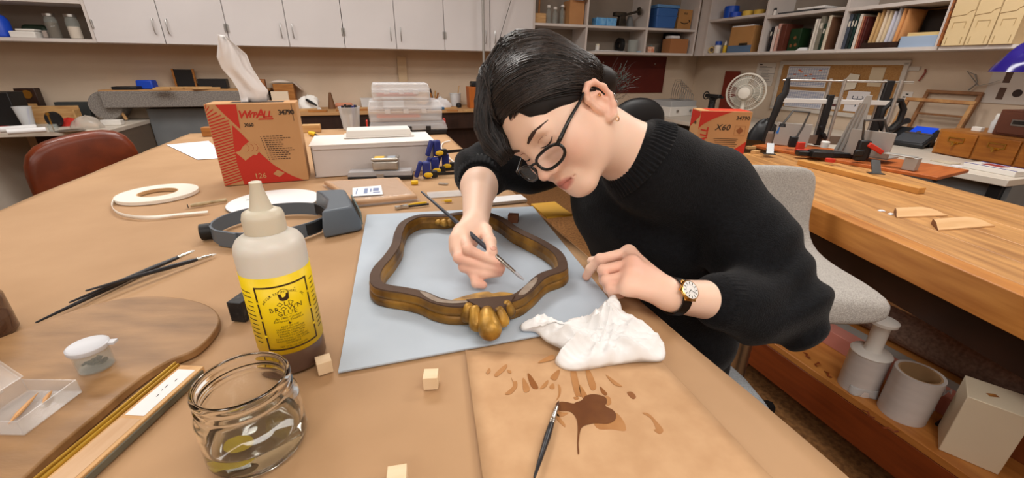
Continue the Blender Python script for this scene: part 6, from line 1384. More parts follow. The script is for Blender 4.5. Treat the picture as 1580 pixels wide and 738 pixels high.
# headband magnifier
M_hb = mat('magnifier_grey', (92, 102, 112), 0.42); M_hb2 = mat('magnifier_dark', (30, 32, 36), 0.6)
pm = onT(439, 353)
lft, rgt = at(345, 368, TZ), at(545, 340, TZ); am = ang(lft, rgt)
t = thing('headband_magnifier', 'grey headband magnifier visor lying behind the glue bottle', 'magnifier', pm, am)
mw = (rgt-lft).length
print('magnifier', mw)
el = [(0.118*cos(a)-0.018, 0.098*sin(a)) for a in [2*pi*k/48 for k in range(48)]]
vs = []; fs = []; n_ = len(el)
k0, k1 = 5, 43          # open where the visor sits
idx = list(range(k0, k1+1))
bandm = MB()
for th_, in ((0,),):
    ring_ = []
    for k in idx:
        x, y = el[k]; r_ = 1-0.0035/0.11
        ring_.append(((x, y, 0.002), (x, y, 0.032), (x*r_, y*r_, 0.032), (x*r_, y*r_, 0.002)))
    vs = [q for r_ in ring_ for q in r_]
    fs = [(i*4+j, (i+1)*4+j, (i+1)*4+(j+1) % 4, i*4+(j+1) % 4) for i in range(len(ring_)-1) for j in range(4)]+[(0, 1, 2, 3), ((len(ring_)-1)*4+3, (len(ring_)-1)*4+2, (len(ring_)-1)*4+1, (len(ring_)-1)*4)]
    bandm.add(vs, fs)
obj('headband', bandm, M_hb, t, smooth=40)
hp = [(0.064*cos(a)*1.0+0.03, 0.088*sin(a)) for a in [radians(d) for d in range(-75, 76, 10)]]
pad = MB(); ring_ = [((x, y, 0.006), (x, y, 0.03), (x*0.95, y*0.95, 0.03), (x*0.95, y*0.95, 0.006)) for x, y in hp]
vs = [q for r_ in ring_ for q in r_]; fs = [(i*4+j, (i+1)*4+j, (i+1)*4+(j+1) % 4, i*4+(j+1) % 4) for i in range(len(ring_)-1) for j in range(4)]
obj('brow_pad', pad.add(vs, fs+[(0, 1, 2, 3), (len(vs)-1, len(vs)-2, len(vs)-3, len(vs)-4)]), M_hb2, t, smooth=40)
vz = [(0.085, -0.098), (0.085, 0.098), (0.150, 0.080), (0.155, 0.0), (0.150, -0.080)]
vb = MB()
lo_poly = [(0.075, -0.104), (0.150, -0.092), (0.158, -0.085), (0.158, 0.085), (0.150, 0.092), (0.075, 0.104), (0.088, 0.07), (0.10, 0.0), (0.088, -0.07)]
hi_poly = [(0.080, -0.090), (0.135, -0.080), (0.145, -0.070), (0.145, 0.070), (0.135, 0.080), (0.080, 0.090), (0.090, 0.065), (0.10, 0.0), (0.090, -0.065)]
n_ = len(lo_poly); vb.add([(x, y, 0.0) for x, y in lo_poly]+[(x, y, 0.022) for x, y in lo_poly]+[(x, y, 0.056) for x, y in hi_poly], [tuple(range(n_))]+[(i, (i+1) % n_, n_+(i+1) % n_, n_+i) for i in range(n_)]+[(n_+i, n_+(i+1) % n_, 2*n_+(i+1) % n_, 2*n_+i) for i in range(n_)]+[tuple(range(3*n_-1, 2*n_-1, -1))])
obj('visor', vb, M_hb, t, bev=0.004, smooth=40)
obj('lens_plate', MB().box((0.160, 0, 0.024), (0.003, 0.15, 0.03)), mat('lens_green', (90, 120, 120), 0.1, clear=0.3), t)
obj('knob', MB().cyl((-0.134, 0, 0.017), (-0.155, 0, 0.017), 0.017, n=22), M_black, t, bev=0.001); obj('band_clip', MB().box((-0.10, -0.07, 0.017), (0.05, 0.006, 0.034), rz=-0.75), M_hb, t, bev=0.001)
# wiper carton with wipe
wA, wB = at(347, 288, TZ), at(477, 278, TZ); wr = ang(wA, wB); W, D, H = (wB-wA).length, 0.11, 0.238
t = carton('wiper_carton', 'tall brown and red wiper carton with white wipe pulled up', (wA.x, wA.y, TZ+EPS), wr, W, D, H, False, None)
for ch in t.children: ch.location = (W/2, 0, 0)
t.children[0].data.name = 'box_body'
def fp(name, poly, m, z=0.0006): return obj(name, MB().prism([(x*W, y*H) for x, y in poly], z, z+0.0004, UPRIGHT), m, t, smooth=0)
Zb = lambda pts: pts
fp('red_band', [(0.0, 0.995), (0.325, 0.995), (0.315, 0.70), (0.30, 0.70)], M_redp) if False else None
fp('red_corner_print', [(0.12, 0.992), (0.34, 0.992), (0.325, 0.70), (0.25, 0.80), (0.17, 0.91)], M_redp)
curve = [(0.255, 0.74), (0.33, 0.64), (0.42, 0.49), (0.50, 0.37), (0.60, 0.245), (0.70, 0.15), (0.80, 0.075), (0.90, 0.02), (0.94, 0.003)]
fp('red_swoosh_print', [(0.225, 0.003)]+[(0.20, 0.25), (0.21, 0.50), (0.245, 0.76)]+curve, M_redp)
strp = MB()
for k in range(29):
    z = 0.03+k*0.0335
    lim = 0.22 if z < 0.76 else max(0.03, 0.27-(z-0.72)*1.02)
    lo_ = 0.006
    w0 = min(lim, 0.225-0.0*z)
    strp.prism([(lo_*W, (z-0.028)*H), (w0*W, (z+0.03)*H), (w0*W, (z+0.046)*H), (lo_*W, (z-0.012)*H)], 0.0006, 0.0009, UPRIGHT)
obj('stripe_print', strp, M_redp, t, smooth=0, kind='stuff')
def ft(name, s, size, x, y, m, **k): mb = text_mb(s, size, res=2, **k); return obj(name, xf(mb, lambda v: UPRIGHT @ Vector((v.x+x*W, v.y+y*H, 0.0012))), m, t, smooth=0)
ft('brand_print', 'W', 0.030, 0.395, 0.868, M_redp, shear=0.3, bold=0.0009); ft('brand_print', 'YP', 0.0215, 0.485, 0.862, M_redp, shear=0.3, bold=0.0007); ft('brand_print', 'A', 0.034, 0.575, 0.872, M_redp, shear=0.25, bold=0.0009); ft('brand_print', 'LL', 0.025, 0.655, 0.866, M_redp, shear=0.3, bold=0.0007)
obj('brand_underline', MB().prism([(0.54*W, 0.804*H), (0.71*W, 0.804*H), (0.72*W, 0.820*H), (0.56*W, 0.820*H)], 0.0006, 0.0009, UPRIGHT), M_redp, t, smooth=0)
ft('type_print', 'X60', 0.014, 0.43, 0.745, M_print, bold=0.0005); ft('number_print', '34790', 0.020, 0.875, 0.885, M_print, bold=0.0005, spacing=0.85)
ft('count_print', '126', 0.022, 0.43, 0.10, M_kbox, bold=0.0004)
obj('sheet_emblem', MB().prism([(0.58*W, 0.115*H), (0.64*W, 0.165*H), (0.72*W, 0.12*H), (0.65*W, 0.07*H)], 0.0011, 0.0014, UPRIGHT), M_kbox, t, smooth=0)
hand = [(0.21, 0.42), (0.27, 0.44), (0.31, 0.49), (0.38, 0.54), (0.46, 0.545), (0.50, 0.49), (0.485, 0.43), (0.44, 0.37), (0.41, 0.38), (0.36, 0.35), (0.30, 0.31), (0.26, 0.36)]
obj('hand_wipe_print', MB().prism([(x*W, y*H) for x, y in hand], 0.0011, 0.0014, UPRIGHT), M_kbox, t, smooth=0)
hl = MB()
for k in range(3): hl.tube([(( 0.34+0.05*k)*W+0.008*sin(a), -0.0016, (0.47)*H+0.011*cos(a)) for a in [0.0, 0.8, 1.6, 2.4, 3.1]], 0.0005, 4)
obj('hand_lines', hl, mat('red_line', (176, 84, 48), 0.7), t)
tl_ = MB(); rnd = random.Random(6)
for k in range(12):
    y = 0.60-0.0265*k; x = 0.53+0.004*k; s_ = ''.join(rnd.choice('abcdeimnorstu') if rnd.random() > 0.16 else ' ' for _ in range(14+rnd.randrange(12)))
    L_ = 0.045+0.015*rnd.random()+(0.025 if k in (1, 6, 7) else 0.0)
    tl_.box((x*W, -0.0008, y*H), (0.0025, 0.0004, 0.0025))
    xx = x*W+0.006
    while xx < x*W+L_: w_ = rnd.uniform(0.003, 0.009); tl_.box((xx+w_/2, -0.0008, y*H-0.0002*0), (w_, 0.0004, 0.0024)); xx += w_+0.0022
obj('text_block', tl_, mat('dark_brown_ink', (84, 58, 40), 0.7), t, smooth=0, kind='stuff')
obj('side_flap_line', MB().box((W-0.012, -0.0007, 0.885*H), (0.0012, 0.0006, 0.05)), M_print, t)
obj('dispensing_slot', MB().box((W*0.55, D*0.5, H+0.0004), (W*0.6, D*0.35, 0.0008)), M_print, t)
# the wipe sticking out
wb = Vector((wA.x, wA.y, TZ+EPS+H+0.0012)); RW = Matrix.Rotation(wr, 3, 'Z')
outl = [(332, 52), (352, 66), (376, 78), (381, 84), (388, 108), (404, 128), (416, 140), (411, 150), (396, 158), (374, 160), (372, 146), (356, 122), (339, 104), (333, 86)]
wm = MB(); nu, nv = 22, 14
cen_b = Vector((W*0.52, D*0.5, 0))
planeN = Vector((-sin(wr), cos(wr), 0)); planeA = wb+RW @ cen_b
Lf = [(372, 158), (368, 140), (356, 122), (341, 106), (333, 88), (334, 66), (338, 54)]; Rt = [(410, 152), (414, 141), (402, 126), (388, 104), (380, 84), (366, 72), (346, 54)]
def lerpP(P, u): k = min(len(P)-2, int(u*(len(P)-1))); f = u*(len(P)-1)-k; return (P[k][0]*(1-f)+P[k+1][0]*f, P[k][1]*(1-f)+P[k+1][1]*f)
def wipe(u, v):
    a, b = lerpP(Lf, u), lerpP(Rt, u); x, y = a[0]*(1-v)+b[0]*v, a[1]*(1-v)+b[1]*v
    q = onplane(x, y, planeA, planeN)-planeA
    off = (0.012*sin(v*7+u*3)+0.010*sin(v*13-u*5)*u)*(0.4+u)
    q += planeN*off; q.z = max(q.z, 0.0) if u > 0.05 else 0.0
    return q
wm.grid(wipe, 28, 22)
obj('white_wipe', wm, mat('wipe_white', (238, 236, 236), 0.85), loc=planeA, solid=0.0008, smooth=180, label='white paper wipe standing up out of the carton', cat='wipe')
# paper sheet behind the carton
P4 = [at(257, 224, TZ), at(322, 218, TZ), at(352, 244, TZ), at(305, 247, TZ)]
obj('paper_sheet', MB().prism([((p-P4[0]).x, (p-P4[0]).y) for p in P4], 0, 0.0008), mat('lavender_white_paper', (226, 226, 238), 0.8), loc=P4[0]+Vector((0, 0, EPS)), label='white sheet of paper lying left of the tall carton', cat='paper', smooth=0)
# white carton box with white tray on top
a_, b_ = at(487, 275, TZ), at(671, 263, TZ); rr_ = ang(a_, b_); wl = (b_-a_).length; WH = 0.102
t = thing('white_carton', 'long white cardboard box with closed lid behind the tin', 'box', (a_.x, a_.y, TZ+EPS), rr_)
M_wbox = mat('white_corrugate', (216, 208, 204), 0.75, c2=(208, 199, 194), scale=6)
wd_ = 0.205
obj('box_body', MB().box((wl/2, wd_/2, WH/2), (wl, wd_, WH)), M_wbox, t, bev=0.002)
obj('lid_flap', MB().box((wl/2, wd_/2-0.004, WH+0.0026), (wl+0.008, wd_+0.006, 0.004)), mat('white_lid_card', (228, 222, 216), 0.75), t, bev=0.0015); obj('lid_lip', MB().box((wl/2, -0.004, WH-0.004), (wl*0.97, 0.004, 0.014)), M_wbox, t, bev=0.001)
for x in (0.002, wl-0.002): obj('slit', MB().box((x, -0.0008, WH*0.5), (0.003, 0.002, WH*0.9)), mat('shadow_slit', (96, 84, 76), 0.9), t)
c_, d_ = at(537, 218, TZ+WH), at(637, 212, TZ+WH)
t2p = onplane(533, 214, Vector((a_.x, a_.y, 0))+Vector((-sin(rr_), cos(rr_), 0))*0.11, Vector((-sin(rr_), cos(rr_), 0)))
xx0 = (Vector((t2p.x, t2p.y, 0))-Vector((a_.x, a_.y, 0))).dot(Vector((cos(rr_), sin(rr_), 0)))
t = thing('white_tray', 'long white plastic tray lying on the white cardboard box', 'tray', Vector((a_.x, a_.y, TZ+EPS+WH+0.0052))+Vector((cos(rr_)*xx0-sin(rr_)*0.10, sin(rr_)*xx0+cos(rr_)*0.10, 0)), rr_)
obj('tray_body', MB().box((0.115, 0.04, 0.014), (0.225, 0.09, 0.028), taper=0.96), M_white, t, bev=0.004); obj('tray_rim', MB().box((0.115, 0.04, 0.003), (0.24, 0.1, 0.005)), M_white, t, bev=0.002)
# organiser tray with metal tin on it
a_, b_ = at(537, 280, TZ), at(637, 277, TZ); ro = ang(a_, b_); wo = (b_-a_).length
t = thing('organiser_box', 'flat black organiser with clear lid in front of white box', 'organiser', (a_.x, a_.y, TZ+EPS), ro)
obj('black_base', MB().box((wo/2, 0.025, 0.006), (wo, 0.05, 0.012)), M_black, t, bev=0.002); obj('clear_lid', MB().box((wo/2, 0.025, 0.0205), (wo, 0.05, 0.016), taper=0.97), mat('greyish_clear', (190, 188, 190), 0.2, clear=0.25), t, bev=0.002)
obj('latch', MB().box((wo/2, -0.0015, 0.014), (0.022, 0.003, 0.012)), M_al, t)
obj('tin', MB().box((0, 0, 0.0), (0.001, 0.001, 0.001)), M_al) if False else None
t = thing('metal_tin', 'small hinged metal tin with yellow lid on the organiser', 'tin', Vector((a_.x, a_.y, TZ+EPS+0.0292))+Vector((cos(ro)*wo*0.59-sin(ro)*0.026, sin(ro)*wo*0.59+cos(ro)*0.026, 0)), ro)
M_tin = mat('tin_metal', (196, 192, 184), 0.3, 0.9, c2=(160, 154, 146), scale=12)
obj('tin_body', MB().box((0, 0, 0.016), (0.083, 0.046, 0.031)), M_tin, t, bev=0.006, seg=3); obj('tin_lid', MB().box((0, 0.0, 0.0365), (0.086, 0.049, 0.009)), M_tin, t, bev=0.004, seg=3)
obj('lid_print', MB().box((-0.018, -0.004, 0.0414), (0.03, 0.03, 0.0006)), mat('tin_yellow', (216, 178, 60), 0.5), t); obj('lid_print', MB().box((0.02, -0.004, 0.0414), (0.024, 0.03, 0.0006)), mat('tin_greyblue', (150, 160, 172), 0.5), t)
# bagged parcel
Q4 = [at(500, 287, TZ), at(616, 281, TZ), at(645, 310, TZ), at(550, 320, TZ)]
qo = Q4[3]
t = thing('bagged_parcel', 'flat tan parcel in clear plastic with white label', 'parcel', qo+Vector((0, 0, EPS)))
obj('parcel_body', MB().prism([((p-qo).x, (p-qo).y) for p in Q4], 0.001, 0.016), mat('parcel_tan', (196, 160, 126), 0.5, c2=(186, 148, 114), scale=6), t, bev=0.005, seg=2)
def film(u, v):
    p = Q4[3]*(1-u)*(1-v)+Q4[2]*u*(1-v)+Q4[1]*u*v+Q4[0]*(1-u)*v-qo; ce = (Q4[0]+Q4[1]+Q4[2]+Q4[3])/4-qo
    p = ce+(p-ce)*1.05; e_ = min(u, 1-u, v, 1-v); h_ = 0.0175 if e_ > 0.08 else 0.001+0.0165*e_/0.08
    return (p.x, p.y, h_+0.0012*sin(u*31+v*8)*sin(v*23))
obj('plastic_wrap', MB().grid(film, 40, 30), mat('shiny_wrap', (226, 214, 204), 0.08, clear=0.72, spec=0.8), t, smooth=180)
lb = [at(544, 291, TZ+0.019), at(588, 287, TZ+0.019), at(591, 301, TZ+0.019), at(544, 304, TZ+0.019)]
obj('label', MB().prism([((p-qo).x, (p-qo).y) for p in lb], 0.0195, 0.0199), M_paper, t, smooth=0)
lm = MB(); ce = (lb[0]+lb[1]+lb[2]+lb[3])/4-qo; e1 = (lb[2]-lb[3]); e2 = (lb[0]-lb[3])
for u, v, a, b in ((-0.36, 0, 0.04, 0.6), (-0.05, 0.0, 0.12, 0.6), (0.12, 0.05, 0.05, 0.4), (0.3, 0.1, 0.2, 0.35), (0.3, -0.25, 0.24, 0.12)):
    q = ce+e1*u+e2*v; lm.box((q.x, q.y, 0.0201), (e1.length*a, e2.length*b, 0.0003), rz=math.atan2(e1.y, e1.x))
obj('label_print', lm, M_gridl, t, kind='stuff')
# clamps
M_navy = mat('clamp_blue', (34, 46, 120), 0.4); M_yl = mat('clamp_yellow', (230, 186, 30), 0.45)
def clamp(p, rz, tilt, label):
    t = thing('bar_clamp', label, 'clamp', p, 0, 'blue and yellow bar clamps')
    t.rotation_euler = Euler((0, tilt, rz))
    obj('grip', MB().box((0, 0.0, 0.028), (0.026, 0.022, 0.055)), M_navy, t, bev=0.006, seg=2)
    obj('trigger', MB().box((-0.026, 0, 0.03), (0.014, 0.018, 0.055), M=Matrix.Rotation(0.35, 4, 'Y')), M_navy, t, bev=0.004)
    obj('release', MB().ball((0.004, -0.0125, 0.0125), (0.015, 0.005, 0.009), 12), M_yl, t); obj('jaw', MB().box((0.025, 0, 0.012), (0.02, 0.016, 0.022)), M_black, t, bev=0.003)
    obj('bar', MB().box((0.09, 0, 0.012), (0.17, 0.004, 0.010)), M_black, t); obj('jaw_pad', MB().box((0.0, 0.0, 0.0055), (0.018, 0.016, 0.010)), M_yl, t, bev=0.003)
    return t
clamp(onT(659, 275), 0.25, 0, 'blue and yellow bar clamp at the front left of pile')
clamp(onT(672, 268), 0.25, 0, 'blue and yellow bar clamp in the middle of pile'); clamp(onT(688, 261), 0.25, 0, 'blue and yellow bar clamp at right by her sleeve'); clamp(onT(676, 266, 0.0565), 0.55, 0, 'blue bar clamp at the back of the pile')
obj('plastic_chip', MB().box((0, 0, 0.006), (0.022, 0.013, 0.012)), M_yl, loc=onT(640, 285), rz=0.2, bev=0.003, label='small yellow plastic piece right of the organiser', cat='plastic piece')
# white cable
cpts = [at(x, y, TZ) for x, y in ((694, 219), (684, 222), (681, 230), (688, 240), (700, 252), (712, 262))]
cpts = spline([(p.x, p.y, TZ+0.0045) for p in cpts], 6, closed=False)
obj('white_cable', MB().tube(cpts, 0.0032, 8), M_white, label='white cable curling behind the blue clamps', cat='cable')
# pencil cup
p = onT(543, 200)
t = thing('marker_cup', 'clear plastic tumbler full of blue and black markers', 'cup', p, 0)
obj('cup_wall', MB().lathe([(0.042, 0), (0.045, 0.003), (0.058, 0.12), (0.060, 0.12), (0.060, 0.125), (0.056, 0.125), (0.043, 0.005)], 28), M_clearp, t)
rnd = random.Random(9)
for k in range(9):
    a = 2*pi*k/8; r0 = 0.030 if k < 8 else 0.0
    mk = thing('marker', 'marker pen standing in the clear tumbler', 'marker', p, 0, 'markers in the tumbler')
    b0_ = Vector((r0*cos(a), r0*sin(a), 0.0065)); b1_ = Vector((r0*1.25*cos(a+0.1), r0*1.25*sin(a+0.1), 0.13+0.006*rnd.random()))
    obj('barrel', MB().cyl(b0_, b0_+(b1_-b0_)*0.62, 0.0055, n=10), (M_al, M_navy, M_milky)[k % 3], mk); obj('cap', MB().cyl(b0_+(b1_-b0_)*0.62, b1_, 0.0065, n=10), (M_black, M_navy, M_black)[k % 3], mk)
# clear organiser boxes
a_, b_ = at(572, 211, TZ), at(690, 207, TZ); rs = ang(a_, b_); wS = (b_-a_).length
nS = Vector((-sin(rs), cos(rs), 0)); eS = Vector((cos(rs), sin(rs), 0))
M_clr = mat('frosted_clear', (232, 234, 238), 0.22, clear=0.6, spec=0.5)
def clearbox(name, label, x0_, z, w, d, h, base, contents, latch=True):
    t = thing(name, label, 'storage box', Vector((a_.x, a_.y, z))+eS*x0_, rs)
    hb = h*0.35
    if base: obj('black_base', MB().box((w/2, d/2, hb/2), (w, d, hb)), M_black, t, bev=0.004)
    else:
        obj('clear_base', MB().box((w/2, d/2, h*0.27), (w, d, h*0.53), taper=1.02), M_clr, t, bev=0.006)
    obj('clear_lid', MB().box((w/2, d/2, (h*0.55 if not base else hb)+(h*0.45 if not base else h-hb)/2), (w*1.03, d*1.03, (h*0.44 if not base else h-hb-0.001)), taper=0.93), M_clr, t, bev=0.006)
    if latch:
        for x in (w*0.25, w*0.5, w*0.75): obj('latch', MB().box((x, -0.006, h*0.5), (0.026, 0.006, 0.022)), M_clr if not base else M_black, t, bev=0.001)
    for k, (cx_, cz_, L_, mm) in enumerate(contents): obj('contents', MB().box((cx_*w, d*0.4, cz_*h), (L_*w, d*0.5, 0.014)), mm, t, bev=0.003)
    return t
M_or = mat('orange_tool', (216, 96, 54), 0.5); M_pk = mat('pinkish_thing', (208, 150, 146), 0.6)
b1 = clearbox('storage_box', 'bottom black based storage box with clear lid', 0.0, TZ+EPS, wS, 0.22, 0.070, True, [])
b2 = clearbox('storage_box', 'middle clear storage box holding orange tools', 0.004, TZ+EPS+0.0705, wS*0.93, 0.2, 0.105, False, [(0.4, 0.22, 0.6, M_or)])
b3 = clearbox('storage_box', 'top small clear storage box with pinkish contents', 0.03, TZ+EPS+0.176, wS*0.72, 0.17, 0.084, False, [(0.42, 0.3, 0.7, M_pk)])
for x in (-0.012, wS*0.93+0.022): obj('red_latch', MB().box((x, 0.05, 0.082*0.5+0.02), (0.008, 0.05, 0.03)), mat('red_latch', (206, 60, 48), 0.5), b1, bev=0.002)
# block and screwdriver left of the white box
obj('pine_block', MB().box((0, 0, 0.02), (0.09, 0.05, 0.04)), M_pine, loc=onT(482, 204), rz=ROT, bev=0.002, label='small pine block right behind the tall carton', cat='block')
obj('pine_block', MB().box((0, 0, 0.022), (0.05, 0.05, 0.044)), M_oak, loc=onT(324, 210), rz=ROT, bev=0.002, label='small oak block left behind the tall carton', cat='block')
t = thing('yellow_screwdriver', 'yellow and black screwdriver beside the pine block', 'screwdriver', onT(478, 209), 0)
obj('handle', MB().turned((0, 0, 0.012), (0.05, -0.045, 0.012), [(0, 0.007), (0.1, 0.011), (0.8, 0.011), (1, 0.006)], 12), M_yl, t); obj('shaft', MB().cyl((0.05, -0.045, 0.012), (0.09, -0.08, 0.006), 0.004), M_black, t)
# small pliers and flat bits near the frame
t = thing('small_pliers', 'small yellow handled pliers open beyond the frame', 'pliers', onT(620, 322), 0.55)
obj('jaws', MB().box((0.0, 0, 0.004), (0.035, 0.006, 0.006), rz=0.3).box((0.0, 0, 0.004), (0.035, 0.006, 0.006), rz=-0.3), M_al, t); obj('handle', MB().tube([(0.012, 0.003, 0.004), (0.04, 0.008, 0.004), (0.07, 0.004, 0.004)], 0.003, 6), M_yl, t); obj('handle', MB().tube([(0.012, -0.003, 0.004), (0.04, -0.01, 0.004), (0.07, -0.012, 0.004)], 0.003, 6), M_black, t)
obj('clear_sheet', MB().box((0, 0, 0.001), (0.12, 0.06, 0.001)), M_clearp, loc=onT(692, 300), rz=0.3, label='small clear plastic sheet beyond the frame', cat='sheet')
obj('yellow_clip', MB().turned((0, 0, 0.004), (0.03, 0.004, 0.004), [(0, 0.0005), (0.3, 0.001), (0.4, 0.004), (1, 0.004)], 10), M_yl, loc=onT(680, 313), label='tiny yellow tipped pin by her forearm', cat='pin')
obj('craft_knife_blank', MB().box((0, 0, 0.002), (0.03, 0.012, 0.003)), M_al, loc=onT(684, 285), rz=-0.2, label='small steel blade by her sleeve', cat='blade')
Lw = [(745, 318), (790, 309), (806, 318), (776, 326)]
obj('white_pad', MB().box((0, 0, 0.004), (0.14, 0.05, 0.008)), M_paper, loc=onT(772, 312), rz=0.35, label='grey white paper pad under her right sleeve', cat='paper')
obj('yellow_envelope', MB().box((0, 0, 0.003), (0.07, 0.11, 0.005)), mat('yellow_envelope', (226, 170, 54), 0.6), loc=onT(850, 326), rz=ROT, label='yellow envelope on the table edge behind the frame', cat='envelope')
# white cloth
oz = [at(x, y, CZ) for x, y in ((803, 503), (815, 498), (835, 505), (862, 508), (885, 498), (915, 497), (922, 490), (930, 476), (945, 466), (956, 476), (962, 488), (990, 500), (1012, 522), (1026, 540), (1022, 558), (985, 560), (940, 566), (900, 573), (872, 572), (856, 560), (868, 548), (880, 546), (862, 538), (842, 528), (826, 514), (806, 512))]
oc = at(930, 532, CZ); oc.z = CZ+0.001
poly = spline([((p-oc).x, (p-oc).y, 0) for p in oz], 9)
NPT = len(poly); NRr = 44
rnd = random.Random(17)
def cl_h(x, y, r):
    e_ = (1-r**5)
    a = math.atan2(y+0.012, x-0.004); d = sqrt((x-0.004)**2+(y+0.012)**2)
    rid = lambda q: 1-abs(sin(q))**0.7
    h = 0.010+0.011*rid(a*2.6+d*22+0.6)*min(1, d/0.025)+0.008*rid(a*4.3-d*40+2.2)*min(1, d/0.03)+0.006*rid(x*62+y*88+3*sin(y*60))+0.0035*rid(x*150-y*120+2*sin(x*80))+0.002*rid(x*260+y*310)+0.016*math.exp(-((x-0.008)**2+(y-0.034)**2)/0.0005)
    return max(0.001, h)*e_**0.55*(0.55+0.45*min(1, max(0, (x+0.13)/0.08)))
vs = [(0, 0, cl_h(0, 0, 0))]; fs = []
for i in range(1, NRr+1):
    r = i/NRr
    for k in range(NPT): x, y = poly[k].x*r, poly[k].y*r; vs.append((x, y, cl_h(x, y, r)))
for k in range(NPT): fs.append((0, 1+k, 1+(k+1) % NPT))
for i in range(NRr-1):
    for k in range(NPT): a = 1+i*NPT; fs.append((a+k, a+NPT+k, a+NPT+(k+1) % NPT, a+(k+1) % NPT))
fs.append(tuple(1+(NRr-1)*NPT+k for k in reversed(range(NPT))))
obj('white_cloth', MB().add(vs, fs), mat('cloth_white', (240, 240, 240), 0.9, bump=0.08, bscale=500, scale=10), loc=oc, smooth=180, label='crumpled white cloth lying on the brown card', cat='cloth', sub=0)
# ------------------------------------------------------------------ implicit surfaces for the figure
def V3(p): return np.array([p[0], p[1], p[2]], dtype=np.float64)
def d_cone(P, a, b, r1, r2):
    ab = b-a; L2 = float(ab@ab)+1e-12; t = np.clip(((P-a)@ab)/L2, 0, 1)
    q = P-(a+t[:, None]*ab); return np.sqrt((q*q).sum(1))-(r1+(r2-r1)*t)
def d_ell(P, c, r, Rm):
    q = (P-c)@Rm if Rm is not None else (P-c); k0 = np.sqrt(((q/r)**2).sum(1)); k1 = np.sqrt(((q/(r*r))**2).sum(1))+1e-9
    return np.where(k0 < 1e-4, -r.min(), k0*(k0-1)/k1)
def smin(a, b, k):
    h = np.maximum(k-np.abs(a-b), 0)/k; return np.minimum(a, b)-h*h*k*0.25
class Shape:
    def __init__(s): s.ops = []
    def cone(s, a, b, r1, r2=None, k=0.01, sub=False): s.ops.append(('c', V3(a), V3(b), r1, r1 if r2 is None else r2, k, sub)); return s
    def chain(s, pts, rs, k=0.004):
        for i in range(len(pts)-1): s.cone(pts[i], pts[i+1], rs[i], rs[i+1], k)
        return s
    def ell(s, c, r, R=None, k=0.01, sub=False): s.ops.append(('e', V3(c), np.array(r, float), R, 0, k, sub)); return s
    def group(s, sh, k=0.01): s.ops.append(('g', sh, None, 0, 0, k, False)); return s
    def dist(s, op, P):
        if op[0] == 'c': return d_cone(P, op[1], op[2], op[3], op[4])
        if op[0] == 'e': return d_ell(P, op[1], op[2], op[3])
        return op[1].ev(P)
    def ev(s, P, ops=None):
        d = None
        for op in (s.ops if ops is None else ops):
            x = s.dist(op, P); k = op[5]
            if op[6]: d = x*0+1 if d is None else -smin(-d, x, k)
            else: d = x if d is None else smin(d, x, k)
        return d if d is not None else np.full(len(P), 1.0)
    def flat(s): return s.ops
    def near(s, c, h):
        out = Shape()
        for op in s.ops:
            if op[0] == 'g':
                g = op[1].near(c, h)
                if g.ops: out.ops.append(('g', g, None, 0, 0, op[5], op[6]))
            else:
                m = h*1.0+op[5]+0.012
                if op[0] == 'e': m += 0.3*h+0.02
                if s.dist(op, c[None])[0] < m: out.ops.append(op)
        return out
